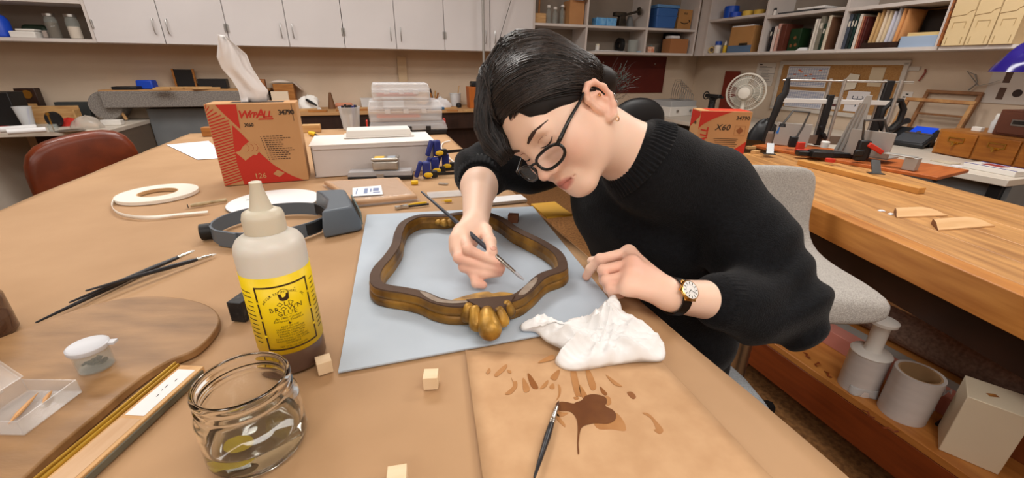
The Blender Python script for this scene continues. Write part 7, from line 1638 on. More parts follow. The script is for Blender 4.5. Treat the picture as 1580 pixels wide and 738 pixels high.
def surface(sh, lo, hi, res, warp=None, n=16):
    lo = np.array(lo, float); hi = np.array(hi, float)
    nb = np.ceil((hi-lo)/(res*n)).astype(int); h = res*n*0.5*1.7321
    keys = []; verts = []; efaces = []
    S = nb*n+4; ky = lambda c: (c[:, 0]*S[1]+c[:, 1])*S[2]+c[:, 2]
    gi = np.stack(np.meshgrid(*[np.arange(n+1)]*3, indexing='ij'), -1).reshape(-1, 3)
    offs = np.array([[0, 0, 0], [1, 0, 0], [0, 1, 0], [1, 1, 0], [0, 0, 1], [1, 0, 1], [0, 1, 1], [1, 1, 1]])
    edges = [(0, 1), (2, 3), (4, 5), (6, 7), (0, 2), (1, 3), (4, 6), (5, 7), (0, 4), (1, 5), (2, 6), (3, 7)]
    for bx in range(nb[0]):
        for by in range(nb[1]):
            for bz_ in range(nb[2]):
                b0 = np.array([bx, by, bz_])*n; c = lo+(b0+n/2)*res
                ns = sh.near(c, h)
                if not ns.ops: continue
                d0 = ns.ev(c[None])[0]
                if d0 < -(h*1.6+0.02) : continue
                P = lo+(gi+b0)*res; D = ns.ev(P)
                if warp is not None: D = D+warp(P)
                D = D.reshape(n+1, n+1, n+1); sg = D < 0
                if sg.all() or not sg.any(): continue
                cs = np.zeros((n, n, n), int)
                for o in offs: cs += sg[o[0]:o[0]+n, o[1]:o[1]+n, o[2]:o[2]+n]
                act = np.argwhere((cs > 0) & (cs < 8))
                cv = np.stack([D[act[:, 0]+o[0], act[:, 1]+o[1], act[:, 2]+o[2]] for o in offs], 1)
                acc = np.zeros((len(act), 3)); cnt = np.zeros(len(act))
                for a, b in edges:
                    va, vb = cv[:, a], cv[:, b]; m = (va < 0) != (vb < 0)
                    t = np.where(m, va/np.where(m, va-vb, 1), 0); p = offs[a]+(offs[b]-offs[a])*t[:, None]
                    acc += np.where(m[:, None], p, 0); cnt += m
                g = act+b0+1; keys.append(ky(g)); verts.append(lo+(act+b0+acc/cnt[:, None])*res)
                for ax, (u, w) in ((0, (1, 2)), (1, (2, 0)), (2, (0, 1))):
                    e = 1 << ax; m = (cv[:, 0] < 0) != (cv[:, e] < 0)
                    if not m.any(): continue
                    q = g[m]; du = np.zeros(3, int); du[u] = 1; dw = np.zeros(3, int); dw[w] = 1
                    f = np.stack([ky(q), ky(q-du), ky(q-du-dw), ky(q-dw)], 1)
                    fl = cv[m, 0] < 0; f[fl] = f[fl][:, ::-1]; efaces.append(f)
    keys = np.concatenate(keys); verts = np.concatenate(verts); F_ = np.concatenate(efaces)
    o = np.argsort(keys); ks = keys[o]; ix = np.searchsorted(ks, F_); ix = np.clip(ix, 0, len(ks)-1)
    ok = (ks[ix] == F_).all(1); return verts[o], ix[ok]
def relax(v, f, it=2, w=0.5):
    e = np.concatenate([f[:, [0, 1]], f[:, [1, 2]], f[:, [2, 3]], f[:, [3, 0]]])
    for _ in range(it):
        s = np.zeros_like(v); c = np.zeros(len(v)); np.add.at(s, e[:, 0], v[e[:, 1]]); np.add.at(c, e[:, 0], 1); np.add.at(s, e[:, 1], v[e[:, 0]]); np.add.at(c, e[:, 1], 1)
        v = v*(1-w)+w*s/np.maximum(c, 1)[:, None]
    return v
def npmesh(name, v, f, m, parent=None, tint=None, **k):
    me = bpy.data.meshes.new(name); me.vertices.add(len(v)); me.vertices.foreach_set('co', v.astype(np.float32).ravel())
    me.loops.add(f.size); me.loops.foreach_set('vertex_index', f.astype(np.int32).ravel())
    me.polygons.add(len(f)); me.polygons.foreach_set('loop_start', np.arange(0, f.size, 4, dtype=np.int32)); me.polygons.foreach_set('loop_total', np.full(len(f), 4, np.int32))
    me.update(calc_edges=True); me.validate()
    if tint is not None:
        at_ = me.attributes.new('tint', 'FLOAT_COLOR', 'POINT'); at_.data.foreach_set('color', np.concatenate([tint, np.ones((len(v), 1))], 1).astype(np.float32).ravel())
    return obj(name, me, m, parent, smooth=180, **k)
# ------------------------------------------------------------------ pose
HR = np.array([[-0.4346, -0.4807, -0.7616], [0.7256, -0.6878, 0.0201], [-0.5335, -0.5439, 0.6477]])   # head axes: right, forward, up
HT = np.array([0.0752, 0.7154, 1.1442])
def hw(p): return HR@np.array(p, float)+HT
def hl_(P): return (P-HT)@HR
def A(px, py, z): return V3(at(px, py, z))
def D_(px, py, t): return V3(dep(px, py, t))
# joints
l_wr = A(1037, 457, 0.902); l_el = np.array([0.452, 0.606, 0.846]); l_sh = D_(1092, 285, 0.80)
r_wr = A(734, 342, 0.945); r_el = D_(742, 262, 0.985); r_sh = np.array([0.215, 1.045, 1.035])
nk = np.array([0.215, 0.765, 1.076]); nax = np.array([-0.82, 0.05, 0.57])
pel = np.array([0.395, 0.865, 0.605]); chest = np.array([0.285, 0.885, 0.93])
sv = l_sh-r_sh; sv[2] = 0; sv /= np.linalg.norm(sv)
# ---- head in its own axes
hd = Shape()
def H(p): return hw(p)
hd.ell(H((0, -0.002, 0.030)), (0.0735, 0.092, 0.080), HR, 0.01)
hd.ell(H((0, 0.034, -0.030)), (0.0600, 0.058, 0.074), HR, 0.03)
for s in (-1, 1):
    hd.cone(H((s*0.054, 0.0, -0.050)), H((s*0.012, 0.070, -0.094)), 0.017, 0.017, 0.028)
    hd.ell(H((s*0.040, 0.052, -0.036)), (0.026, 0.030, 0.030), HR, 0.03)
hd.ell(H((0, 0.072, -0.092)), (0.019, 0.018, 0.015), HR, 0.022)
hd.cone(H((-0.036, 0.080, 0.018)), H((0.036, 0.080, 0.018)), 0.009, 0.009, 0.022)
for s in (-1, 1):
    hd.ell(H((s*0.032, 0.101, 0.000)), (0.019, 0.016, 0.0105), HR, 0.014, True)
    hd.ell(H((s*0.032, 0.0735, 0.000)), (0.0145, 0.0135, 0.0115), HR, 0.004)
    hd.cone(H((s*0.018, 0.0825, -0.0035)), H((s*0.045, 0.0745, -0.0025)), 0.0042, 0.0034, 0.004)
hd.cone(H((0, 0.086, 0.010)), H((0, 0.106, -0.034)), 0.0065, 0.0085, 0.014)
hd.ell(H((0, 0.108, -0.036)), (0.0105, 0.0105, 0.0085), HR, 0.008)
for s in (-1, 1):
    hd.ell(H((s*0.0125, 0.098, -0.040)), (0.0072, 0.0095, 0.0070), HR, 0.006)
    hd.ell(H((s*0.0060, 0.1050, -0.0465)), (0.0036, 0.0050, 0.0032), HR, 0.003, True)
hd.ell(H((0, 0.082, -0.068)), (0.026, 0.014, 0.016), HR, 0.016)
for s in (-1, 1):
    hd.cone(H((s*0.023, 0.0830, -0.0685)), H((s*0.005, 0.0960, -0.0645)), 0.0035, 0.0055, 0.006)
    hd.cone(H((s*0.020, 0.0840, -0.0715)), H((s*0.000, 0.0945, -0.0755)), 0.0040, 0.0064, 0.006)
for s in (-1, 1): hd.cone(H((s*0.024, 0.0890, -0.0695)), H((0, 0.1025, -0.0698)), 0.0012, 0.0014, 0.002, True)
# ears
for s in (-1, 1):
    ex0 = lambda x, y, z: H((s*x, y+0.010, z-0.012))
    hd.ell(ex0(0.0755, -0.015, -0.016), (0.0055, 0.016, 0.028), HR, 0.006)
    hel = [(.0745, -.002, -.014), (.0762, .000, .002), (.079, -.006, .013), (.082, -.016, .017), (.085, -.026, .012), (.0862, -.032, -.004), (.0855, -.030, -.020), (.083, -.023, -.033), (.079, -.012, -.043), (.0755, -.005, -.042)]
    hd.chain([ex0(*p) for p in hel], [0.0036, 0.0040, 0.0042, 0.0043, 0.0043, 0.0042, 0.0042, 0.0048, 0.0062, 0.0058], 0.005)
    hd.chain([ex0(*p) for p in [(0.0785, -0.010, 0.000), (0.0805, -0.020, -0.004), (0.080, -0.020, -0.020), (0.0775, -0.009, -0.030)]], [0.0030, 0.0034, 0.0034, 0.0030], 0.004)
    hd.ell(ex0(0.0840, -0.011, -0.016), (0.0070, 0.0085, 0.0115), HR, 0.004, True)
    hd.ell(ex0(0.0765, -0.003, -0.022), (0.0042, 0.004, 0.006), HR, 0.004)
skin = Shape(); skin.group(hd, 0.012)
skin.cone(H((0, -0.026, -0.045)), nk, 0.051, 0.053, 0.035)
skin.cone(H((-0.018, 0.012, -0.075)), nk+np.array([-0.012, -0.008, -0.010]), 0.034, 0.040, 0.03)
# collar bones, shoulders, slim trunk inside the clothes
nb_ = nk-nax/np.linalg.norm(nax)*0.03
skin.cone(nb_, (l_sh*0.7+nk*0.3), 0.040, 0.040, 0.03); skin.cone(nb_, (r_sh*0.75+nk*0.25), 0.040, 0.038, 0.03); skin.cone(nb_, chest, 0.05, 0.07, 0.04); skin.cone(chest, pel, 0.07, 0.075, 0.05)
skin.cone((l_sh*0.7+nk*0.3), l_sh, 0.044, 0.042, 0.03); skin.cone((r_sh*0.75+nk*0.25), r_sh, 0.040, 0.038, 0.03)
skin.chain([l_sh, l_el], [0.042, 0.036], 0.02); skin.chain([r_sh, r_el], [0.040, 0.035], 0.02)
# forearms
def arm(el, wr, side, hand_dir, r0=0.036, r1=0.0245):
    mid = el*0.62+wr*0.38
    skin.cone(el, mid, r0*0.97, r0, 0.02); skin.cone(mid, wr, r0, r1, 0.02)
arm(l_el, l_wr, 1, None, 0.037, 0.0245); arm(r_el, r_wr, -1, None, 0.037, 0.0245)
def hand(wr, fingers, thumb, rs, palm_r=0.0125, thick=None):
    h = Shape(); cen = (wr+sum(f[0] for f in fingers)/4)/2
    for i, f in enumerate(fingers):
        r = rs[i]; st_ = wr*0.82+f[0]*0.18
        h.cone(st_, f[0], palm_r*1.25, palm_r*0.92, 0.016)
    for i in range(3): h.cone(fingers[i][0], fingers[i+1][0], palm_r*0.9, palm_r*0.9, 0.010)
    if thick is not None: h.cone(cen+thick*0.010, (fingers[1][0]+fingers[2][0])/2+thick*0.008, 0.016, 0.013, 0.014)
    out = Shape(); out.group(h, 0.004)
    for i, f in enumerate(fingers):
        r = rs[i]; fs = Shape()
        fs.chain(f, [r*1.10, r*1.02, r*0.93, r*0.84], 0.003)
        fs.ell(f[0], (r*1.15,)*3, None, 0.004); fs.ell(f[1], (r*1.08,)*3, None, 0.003)
        out.group(fs, 0.0045)
    ts = Shape(); ts.chain(thumb, [0.0145, 0.0118, 0.0105, 0.0088], 0.006); out.group(ts, 0.006)
    return out
Lf = [[A(970, 390, 0.926), A(926, 400, 0.919), A(911, 415, 0.898), A(905, 427, 0.8815)],
      [A(975, 408, 0.927), A(931, 417, 0.917), A(932, 433, 0.893), A(948, 436, 0.8825)],
      [A(973, 426, 0.921), A(936, 433, 0.909), A(939, 446, 0.889), A(954, 446, 0.8815)],
      [A(968, 444, 0.912), A(943, 447, 0.900), A(946, 456, 0.886), A(958, 455, 0.8805)]]
Lt = [A(1004, 428, 0.905), A(968, 408, 0.896), A(936, 402, 0.888), A(913, 403, 0.886)]
hand_l = hand(l_wr, Lf, Lt, [0.0088, 0.0090, 0.0087, 0.0078], 0.0130, np.array([0, 0, -1.0]))
Rf = [[A(713, 357, 0.946), A(722, 385, 0.938), A(751, 399, 0.922), A(771, 406, 0.9165)],
      [A(707, 370, 0.938), A(708, 398, 0.923), A(745, 412, 0.908), A(773, 415, 0.906)],
      [A(708, 384, 0.926), A(716, 412, 0.906), A(745, 424, 0.897), A(770, 421, 0.8975)],
      [A(714, 396, 0.914), A(729, 421, 0.897), A(734, 438, 0.886), A(746, 440, 0.8835)]]
Rt = [A(741, 350, 0.940), A(749, 356, 0.940), A(756, 373, 0.938), A(760, 389, 0.9315)]
hand_r = hand(r_wr, Rf, Rt, [0.0086, 0.0088, 0.0086, 0.0076], 0.0135, np.array([0.6, 0.3, -0.5]))
skin.group(hand_l, 0.010); skin.group(hand_r, 0.010)
lo_ = np.minimum.reduce([r_el, l_el, r_wr, pel, np.array([-0.16, 0.5, 0.5])])-0.08
v, f = surface(skin, (-0.20, 0.42, 0.50), (0.62, 1.16, 1.33), 0.0019)
v = relax(v, f, 1, 0.4)
# skin tint: base, lips, cheeks, ears, knuckles, nails
base = np.array(lin((250, 213, 190))); T = np.tile(base, (len(v), 1))
def blend(mask, col): 
    global T
    T = T*(1-mask[:, None])+np.array(lin(col))*mask[:, None]
q = hl_(v)
near_head = np.linalg.norm(q, axis=1) < 0.16
def g_(c, r): return np.exp(-(((q-np.array(c))/np.array(r))**2).sum(1))*near_head
blend(0.35*(g_((-0.045, 0.065, -0.036), (0.03, 0.05, 0.025))+g_((0.045, 0.065, -0.036), (0.03, 0.05, 0.025))).clip(0, 1), (226, 150, 128))
blend(0.25*g_((0, 0.11, -0.036), (0.016, 0.03, 0.014)), (222, 146, 126))
lip = (((np.abs(q[:, 0])/0.0245)**2+((q[:, 2]+0.0700)/0.0105)**2) < 1) & (q[:, 1] > 0.078) & near_head
lipm = np.clip(1.4*(1-((np.abs(q[:, 0])/0.0255)**2+((q[:, 2]+0.0700)/0.0112)**2)), 0, 0.85)*((q[:, 1] > 0.078) & near_head)
blend(lipm, (194, 108, 98))
blend(0.32*np.clip((np.abs(q[:, 0])-0.074)/0.008, 0, 1)*near_head*(np.abs(q[:, 2]+0.005) < 0.05)*(q[:, 1] < 0.02), (222, 128, 100))
def tipm(p, r, s): return s*np.exp(-(np.linalg.norm(v-p, axis=1)/r)**2)
allh = np.clip(tipm((Lf[1][0]+Lf[2][0])/2, 0.055, 0.55)+tipm((Rf[1][1]+Rf[2][2])/2, 0.055, 0.45), 0, 0.6); blend(allh, (232, 160, 136))
for fs_ in (Lf, Rf):
    for fg in fs_: blend(np.clip(tipm(fg[3], 0.011, 0.45)+tipm(fg[1], 0.010, 0.25), 0, 0.5), (218, 130, 110))
for m_ in ((hw((-0.055, 0.06, -0.062)), 0.0022), (A(722, 330, 0.985)*1.0, 0.0)):
    if m_[1]: blend(tipm(m_[0], m_[1], 0.7), (120, 70, 50))
M_skin = bpy.data.materials.new('skin'); M_skin.use_nodes = True
nt = M_skin.node_tree; b = nt.nodes['Principled BSDF']; an_ = nt.nodes.new('ShaderNodeAttribute'); an_.attribute_name = 'tint'
nt.links.new(an_.outputs['Color'], b.inputs['Base Color']); b.inputs['Roughness'].default_value = 0.48; b.inputs['Specular IOR Level'].default_value = 0.4
b.inputs['Subsurface Weight'].default_value = 0.18; b.inputs['Subsurface Radius'].default_value = (0.012, 0.005, 0.003); b.inputs['Subsurface Scale'].default_value = 0.5
tc_ = nt.nodes.new('ShaderNodeTexCoord'); nz = nt.nodes.new('ShaderNodeTexNoise'); nz.inputs['Scale'].default_value = 420; bp_ = nt.nodes.new('ShaderNodeBump'); bp_.inputs['Strength'].default_value = 0.12; bp_.inputs['Distance'].default_value = 0.001
nt.links.new(tc_.outputs['Object'], nz.inputs['Vector']); nt.links.new(nz.outputs['Fac'], bp_.inputs['Height']); nt.links.new(bp_.outputs[0], b.inputs['Normal'])
person = thing('person', 'woman in black sweater and glasses leaning over the frame, painting with a brush', 'person', (0, 0, 0))
obj_body = npmesh('body', v, f, M_skin, person, tint=T)
print('skin', len(v), len(f))
# ---- surface helpers on the face
def face_y(x, z, y0=0.15):
    y = y0
    for _ in range(60):
        d = float(hd.ev(hw((x, y, z))[None])[0]); y -= d*0.8
        if d < 0.0003: break
    return y
def ribbon(name, pts, ws, m, parent, lift=0.0006, th=0.001):
    P = [hw((x, face_y(x, z)+lift, z)) for x, z in pts]; return obj(name, MB().tube([Vector(p) for p in P], ws, 8, flat=0.4, up=Vector(HR[:, 1])), m, parent, smooth=180)
M_brow = mat('brow_hair', (66, 46, 38), 0.8); M_lash = mat('lash', (22, 16, 14), 0.6)
for s in (-1, 1):
    ribbon('eyebrow', [(s*0.014, 0.0165), (s*0.024, 0.0200), (s*0.036, 0.0225), (s*0.047, 0.0215), (s*0.053, 0.0185)], [0.0016, 0.0030, 0.0028, 0.0019, 0.0006], M_brow, person)
    ribbon('eyelashes', [(s*0.0175, -0.0030), (s*0.024, -0.0062), (s*0.032, -0.0072), (s*0.040, -0.0056), (s*0.0465, -0.0018)], [0.0005, 0.0009, 0.0011, 0.0010, 0.0005], M_lash, person)
    ribbon('eyelid_crease', [(s*0.020, 0.0050), (s*0.026, 0.0078), (s*0.034, 0.0082), (s*0.043, 0.0055)], [0.0003, 0.0005, 0.0005, 0.0003], mat('lid_crease', (176, 116, 94), 0.6), person, lift=0.0002)
# ---- nails
M_nail = mat('nail', (232, 176, 156), 0.25, spec=0.6)
def nail(p2, p3, upv, r):
    d = p3-p2; d /= np.linalg.norm(d); u_ = upv-d*(upv@d); u_ /= np.linalg.norm(u_); s_ = np.cross(d, u_)
    c = p3-d*0.001+u_*(r*0.80); Mx = Matrix(((d[0], s_[0], u_[0], 0), (d[1], s_[1], u_[1], 0), (d[2], s_[2], u_[2], 0), (0, 0, 0, 1)))
    obj('nail', MB().ball(Vector(c), (r*0.78, r*0.62, r*0.22), 14, Mx), M_nail, person, smooth=180)
toC = lambda p: (V3(CAM)-p)/np.linalg.norm(V3(CAM)-p)
nail(Rt[2], Rt[3], toC(Rt[3])+np.array([0.3, -0.2, 0.3]), 0.0090); nail(Rf[0][2], Rf[0][3], toC(Rf[0][3])*0.8+np.array([0.1, -0.1, 0.5]), 0.0072); nail(Lf[0][2], Lf[0][3], np.array([-0.5, 0.1, 0.6]), 0.0074)
# ------------------------------------------------------------------ hair
M_hair = mat('black_hair', (20, 17, 17), 0.55, c2=(30, 25, 24), scale=30, spec=0.35); M_hair2 = mat('black_hair_strand', (24, 20, 20), 0.36, c2=(46, 38, 35), scale=14, spec=0.6)
ha = Shape()
ha.ell(H((0, -0.008, 0.036)), (0.0815, 0.098, 0.0845), HR, 0.01)
# clear the face, the near ear and the neck
cut = [((0.0, 0.120, -0.020), (0.075, 0.062, 0.086)), ((-0.008, 0.108, 0.042), (0.046, 0.036, 0.046)), ((-0.060, 0.075, -0.048), (0.060, 0.060, 0.070)), ((-0.085, 0.002, -0.052), (0.032, 0.030, 0.056)), ((0.0, -0.03, -0.115), (0.12, 0.10, 0.085)), ((-0.05, 0.040, -0.055), (0.06, 0.06, 0.06))]
for c, r in cut: ha.ell(H(c), r, HR, 0.008, True)
hm = Shape(); hm.group(ha, 0.01)
# nape roll behind the near ear
hm.chain([H((-0.058, -0.050, 0.012)), H((-0.050, -0.072, -0.018)), H((-0.034, -0.086, -0.046))], [0.022, 0.018, 0.009], 0.02)
hm.chain([H((0.058, -0.045, 0.000)), H((0.040, -0.072, -0.030)), H((0.0, -0.086, -0.052))], [0.024, 0.022, 0.012], 0.02)
# curtain falling past the far side of her face
cur = [D_(800, 84, 0.675), D_(771, 120, 0.690), D_(760, 160, 0.693), D_(756, 193, 0.690), D_(764, 221, 0.680), D_(786, 247, 0.668)]
print('curtain', [np.round(hl_(p[None])[0], 3) for p in cur])
hm.chain([D_(835, 74, 0.67), cur[0]], [0.026, 0.030], 0.03); hm.chain([cur[0], cur[1], cur[2], cur[3], cur[4], cur[5]], [0.030, 0.026, 0.019, 0.0155, 0.0115, 0.003], 0.02)
hm.chain([D_(792, 92, 0.71), D_(768, 125, 0.72), D_(758, 165, 0.725), D_(755, 198, 0.715), D_(763, 224, 0.70), D_(776, 246, 0.685)], [0.030, 0.027, 0.022, 0.017, 0.011, 0.003], 0.02)
hv, hf = surface(hm, tuple(HT-0.20), tuple(HT+0.20), 0.003)
hv = relax(hv, hf, 2, 0.5)
npmesh('hair', hv, hf, M_hair, person)
# strands: guide lines, then laid on the hair surface
rnd = random.Random(21)
CEN = np.array((0, -0.008, 0.036)); RAD = np.array((0.0815, 0.098, 0.0845))
def ellp(u):
    u = np.array(u, float); u /= np.linalg.norm(u); k = 1/np.sqrt(((u/RAD)**2).sum()); return CEN+u*k
def slerp(a, b, t):
    a = a/np.linalg.norm(a); b = b/np.linalg.norm(b); w = math.acos(max(-1, min(1, float(a@b)))); s = math.sin(w)
    return a if s < 1e-4 else (math.sin((1-t)*w)*a+math.sin(t*w)*b)/s
def jit(s): return np.array([rnd.gauss(0, s) for _ in range(3)])
guides = []; NS = 14
def lay(P, lift, r): guides.append((np.array(P), lift, r))
for i in range(1500):                      # near side: from the parting back over the ear to the nape
    t0 = rnd.random(); p0_ = np.array((0.014+0.010*(rnd.random()-0.5), 0.088-0.115*t0, 0.062+0.062*min(1, t0*1.6)))-CEN
    e_ = np.array((-0.070+0.012*rnd.gauss(0, 1), -0.040-0.05*rnd.random(), 0.002-0.012*rnd.random()-0.02*(1-t0)))-CEN
    m_ = np.array((-0.062+0.01*rnd.gauss(0, 1), 0.045-0.09*t0, 0.062+0.028*t0))-CEN
    lay([hw(ellp(slerp(slerp(p0_, m_, t), slerp(m_, e_, t), t))) for t in [k/(NS-1) for k in range(NS)]], 0.0003+0.0028*rnd.random()**2, 0.0008)
for i in range(420):                       # along the hairline of the near side
    h = rnd.random(); p0_ = np.array((0.004-0.058*h, 0.092-0.045*h*h, 0.074-0.010*h))-CEN
    e_ = np.array((-0.074, -0.020-0.06*rnd.random(), 0.018-0.025*rnd.random()))-CEN; m_ = np.array((-0.066, 0.030-0.02*h, 0.050+0.01*rnd.random()))-CEN
    lay([hw(ellp(slerp(slerp(p0_, m_, t), slerp(m_, e_, t), t))) for t in [k/(NS-1) for k in range(NS)]], 0.0003+0.002*rnd.random(), 0.0007)
far_b = [D_(800, 88, 0.72), D_(775, 125, 0.735), D_(764, 165, 0.735), D_(760, 198, 0.725), D_(768, 224, 0.70), D_(783, 249, 0.68)]
for i in range(2200):                      # far side: from the parting into the curtain beside her face
    t0 = rnd.random(); p0_ = np.array((0.013, 0.086-0.12*t0, 0.066+0.060*min(1, t0*1.6)))-CEN
    a0 = hw(ellp(p0_)); w_ = rnd.random(); g = rnd.uniform(-1, 1)
    ax_c = toC(HT); 
    P = [a0]
    rr = [0.030, 0.026, 0.019, 0.0155, 0.0115, 0.004]
    for k in range(1 if t0 < 0.5 else 0, 6):
        c_ = cur[k]*(1-w_)+far_b[k]*w_; nx_ = cur[min(k+1, 5)]-cur[max(k-1, 0)]; nx_ /= np.linalg.norm(nx_); sd = np.cross(nx_, ax_c); sd /= np.linalg.norm(sd); tw = np.cross(sd, nx_)
        P.append(c_+(sd*math.sin(g*1.9)+tw*math.cos(g*1.9))*rr[k]*(1.0 if k < 5 else 1.0+3.5*rnd.random()))
    Q = [np.array(q) for q in spline([tuple(p) for p in P], 4, closed=False)]
    ii = np.linspace(0, len(Q)-1, NS).astype(int); lay([Q[j] for j in ii], 0.0003+0.0030*rnd.random()**2, 0.0008)
baby = []
for i in range(240):                       # short fine hairs over the hairline edge of the near side
    h = 0.25+0.75*rnd.random(); p0_ = np.array((0.004-0.062*h, 0.094-0.048*h*h, 0.070-0.014*h-0.007*rnd.random())); 
    d_ = np.array((-0.010-0.02*h, -0.012-0.02*rnd.random(), 0.010*(1-h)+0.004))*(0.5+rnd.random())
    baby.append([hw(p0_+d_*k/3) for k in range(4)])
bb_ = np.array(baby).reshape(-1, 3); bl_ = np.tile(0.0006+0.0008*np.arange(4), len(baby))
for it in range(4):
    e_ = 0.0008; dd_ = hd.ev(bb_); gr = np.stack([hd.ev(bb_+np.eye(3)[j]*e_)-dd_ for j in range(3)], 1)/e_; bb_ = bb_-gr*(dd_-bl_)[:, None]
baby = bb_.reshape(-1, 4, 3)
allp = np.concatenate([g[0] for g in guides]); lif = np.repeat([g[1] for g in guides], NS)
for it in range(3):
    e_ = 0.0008; d0 = hm.ev(allp); gr = np.stack([hm.ev(allp+np.eye(3)[k]*e_)-d0 for k in range(3)], 1)/e_; gr /= (np.linalg.norm(gr, axis=1, keepdims=True)+1e-9)
    mv = np.clip(d0-lif, -0.02, 0.02); tipw = np.tile(np.concatenate([np.ones(NS-2), [0.6, 0.2]]), len(guides)); allp = allp-gr*(mv*tipw)[:, None]
stm = MB()
def strand(P, r): stm.tube([Vector(p) for p in P], [r*(0.35+0.65*math.sin(pi*min(1, 0.15+i/(len(P)-1)*0.85))) for i in range(len(P))], 3)
for i, g in enumerate(guides): strand(allp[i*NS:(i+1)*NS]+np.array([jit(0.00015) for _ in range(NS)]), g[2])
for P in baby: strand(P, 0.00025)
for i in range(130):                       # loose fine hairs at the nape and over the crown
    if i < 80:
        a0 = hw((-0.058+0.03*rnd.random(), -0.070-0.02*rnd.random(), -0.010-0.05*rnd.random())); dv = HR@np.array((-0.2+0.5*rnd.gauss(0, 1), -1.0, 0.2*rnd.gauss(0, 1)-0.4))*(0.015+0.025*rnd.random())
        P = [a0, a0+dv*0.5+jit(0.002), a0+dv+jit(0.005)-np.array([0, 0, 0.004])]
    else:
        u = np.array((rnd.gauss(0, 0.5), rnd.gauss(-0.1, 0.6), 0.9)); a0 = ellp(u); b0 = ellp(u+np.array((-0.5*rnd.random(), -0.4, -0.1)))
        P = [hw(a0*1.01), hw((a0+b0)/2*1.06), hw(b0*1.05)]
    strand(P, 0.0003)
nt = M_hair2.node_tree; gn = nt.nodes.new('ShaderNodeNewGeometry'); rp_ = nt.nodes.new('ShaderNodeValToRGB'); rp_.color_ramp.elements[0].color = (*lin((12, 10, 11)), 1); rp_.color_ramp.elements[1].color = (*lin((66, 55, 50)), 1); rp_.color_ramp.elements[0].position = 0.25
nt.links.new(gn.outputs['Random Per Island'], rp_.inputs[0]); nt.links.new(rp_.outputs[0], nt.nodes['Principled BSDF'].inputs['Base Color'])
obj('hair_strands', stm, M_hair2, person, smooth=180, kind='stuff')
tipm_ = MB(); M_teal = mat('teal_hair_tips', (66, 92, 86), 0.5)
for i in range(55):
    a0 = hw((-0.040+0.03*rnd.gauss(0, 1)*0.6, -0.098-0.01*rnd.random(), -0.025-0.035*rnd.random())); dv = HR@np.array((0.25*rnd.gauss(0, 1), -1.0, 0.25*rnd.gauss(0, 1)))*(0.014+0.020*rnd.random())
    tipm_.tube([Vector(a0), Vector(a0+dv*0.4+jit(0.002)), Vector(a0+dv*0.7+jit(0.003))], [0.0006, 0.0004, 0.00015], 3)
obj('hair_tips', tipm_, M_teal, person, smooth=180, kind='stuff')
# ------------------------------------------------------------------ clothes
M_knit = mat('black_knit', (15, 16, 19), 0.92, c2=(22, 24, 28), scale=160, bump=0.7, bscale=420, sheen=0.08, spec=0.2)
M_rib = mat('black_rib', (16, 18, 21), 0.92, c2=(24, 26, 30), scale=160, bump=0.4, bscale=420, sheen=0.08, spec=0.2)
sw_ = Shape()
for s in (-1, 1):
    sw_.cone(pel+np.array([0.0, 0, 0.035])+sv*0.060*s, chest+sv*0.055*s, 0.100, 0.103, 0.08)
sw_.cone(chest+sv*0.05, l_sh*0.8+nk*0.2-np.array([0, 0, 0.03]), 0.10, 0.068, 0.08); sw_.cone(chest-sv*0.05, r_sh*0.8+nk*0.2-np.array([0, 0, 0.03]), 0.10, 0.066, 0.08)
nq = nk-nax/np.linalg.norm(nax)*0.045
sw_.cone(nq, l_sh, 0.070, 0.066, 0.05); sw_.cone(nq, r_sh, 0.070, 0.060, 0.05)
la = Shape(); la.chain([l_sh, l_sh*0.45+l_el*0.55+np.array([0.015, 0.01, 0.0]), l_el+np.array([0.012, 0.008, 0.002])], [0.072, 0.074, 0.066], 0.03)
l_cuff = l_el*0.42+l_wr*0.58
la.chain([l_el+np.array([0.012, 0.008, 0.002]), l_el*0.72+l_wr*0.28+np.array([0, 0, -0.004]), l_cuff], [0.060, 0.055, 0.042], 0.03)
sw_.group(la, 0.03)
ra_ = Shape(); r_cuff = r_el*0.80+r_wr*0.20
ra_.chain([r_sh, r_sh*0.4+r_el*0.6+np.array([0, 0, -0.01]), r_el], [0.066, 0.064, 0.058], 0.03); ra_.chain([r_el, r_cuff], [0.056, 0.046], 0.03)
sw_.group(ra_, 0.03)
ld = l_wr-l_el; ld /= np.linalg.norm(ld); rd_ = r_wr-r_el; rd_ /= np.linalg.norm(rd_)
def folds(P):
    a = P-l_el; tl = a@ld; rl = np.linalg.norm(a-tl[:, None]*ld, axis=1)
    w = np.exp(-((tl+0.01)/0.085)**2)*np.exp(-(np.maximum(rl-0.05, 0)/0.08)**2)
    ud = l_el-l_sh; ud = ud/np.linalg.norm(ud); tu = (P-l_sh)@ud
    f1 = 0.0065*np.sin(tu*105+P[:, 0]*30)*w
    f2 = 0.0032*np.sin(P@np.array([22, 30, -34])+2*np.sin(P@np.array([12, -9, 14])))
    b = P-r_el; w2 = np.exp(-(np.linalg.norm(b, axis=1)/0.11)**2); f3 = 0.005*np.sin(b@np.array([70, 40, 60]))*w2
    return f1+f2+f3
sv_, sf_ = surface(sw_, (-0.20, 0.42, 0.44), (0.68, 1.22, 1.16), 0.0042, folds)
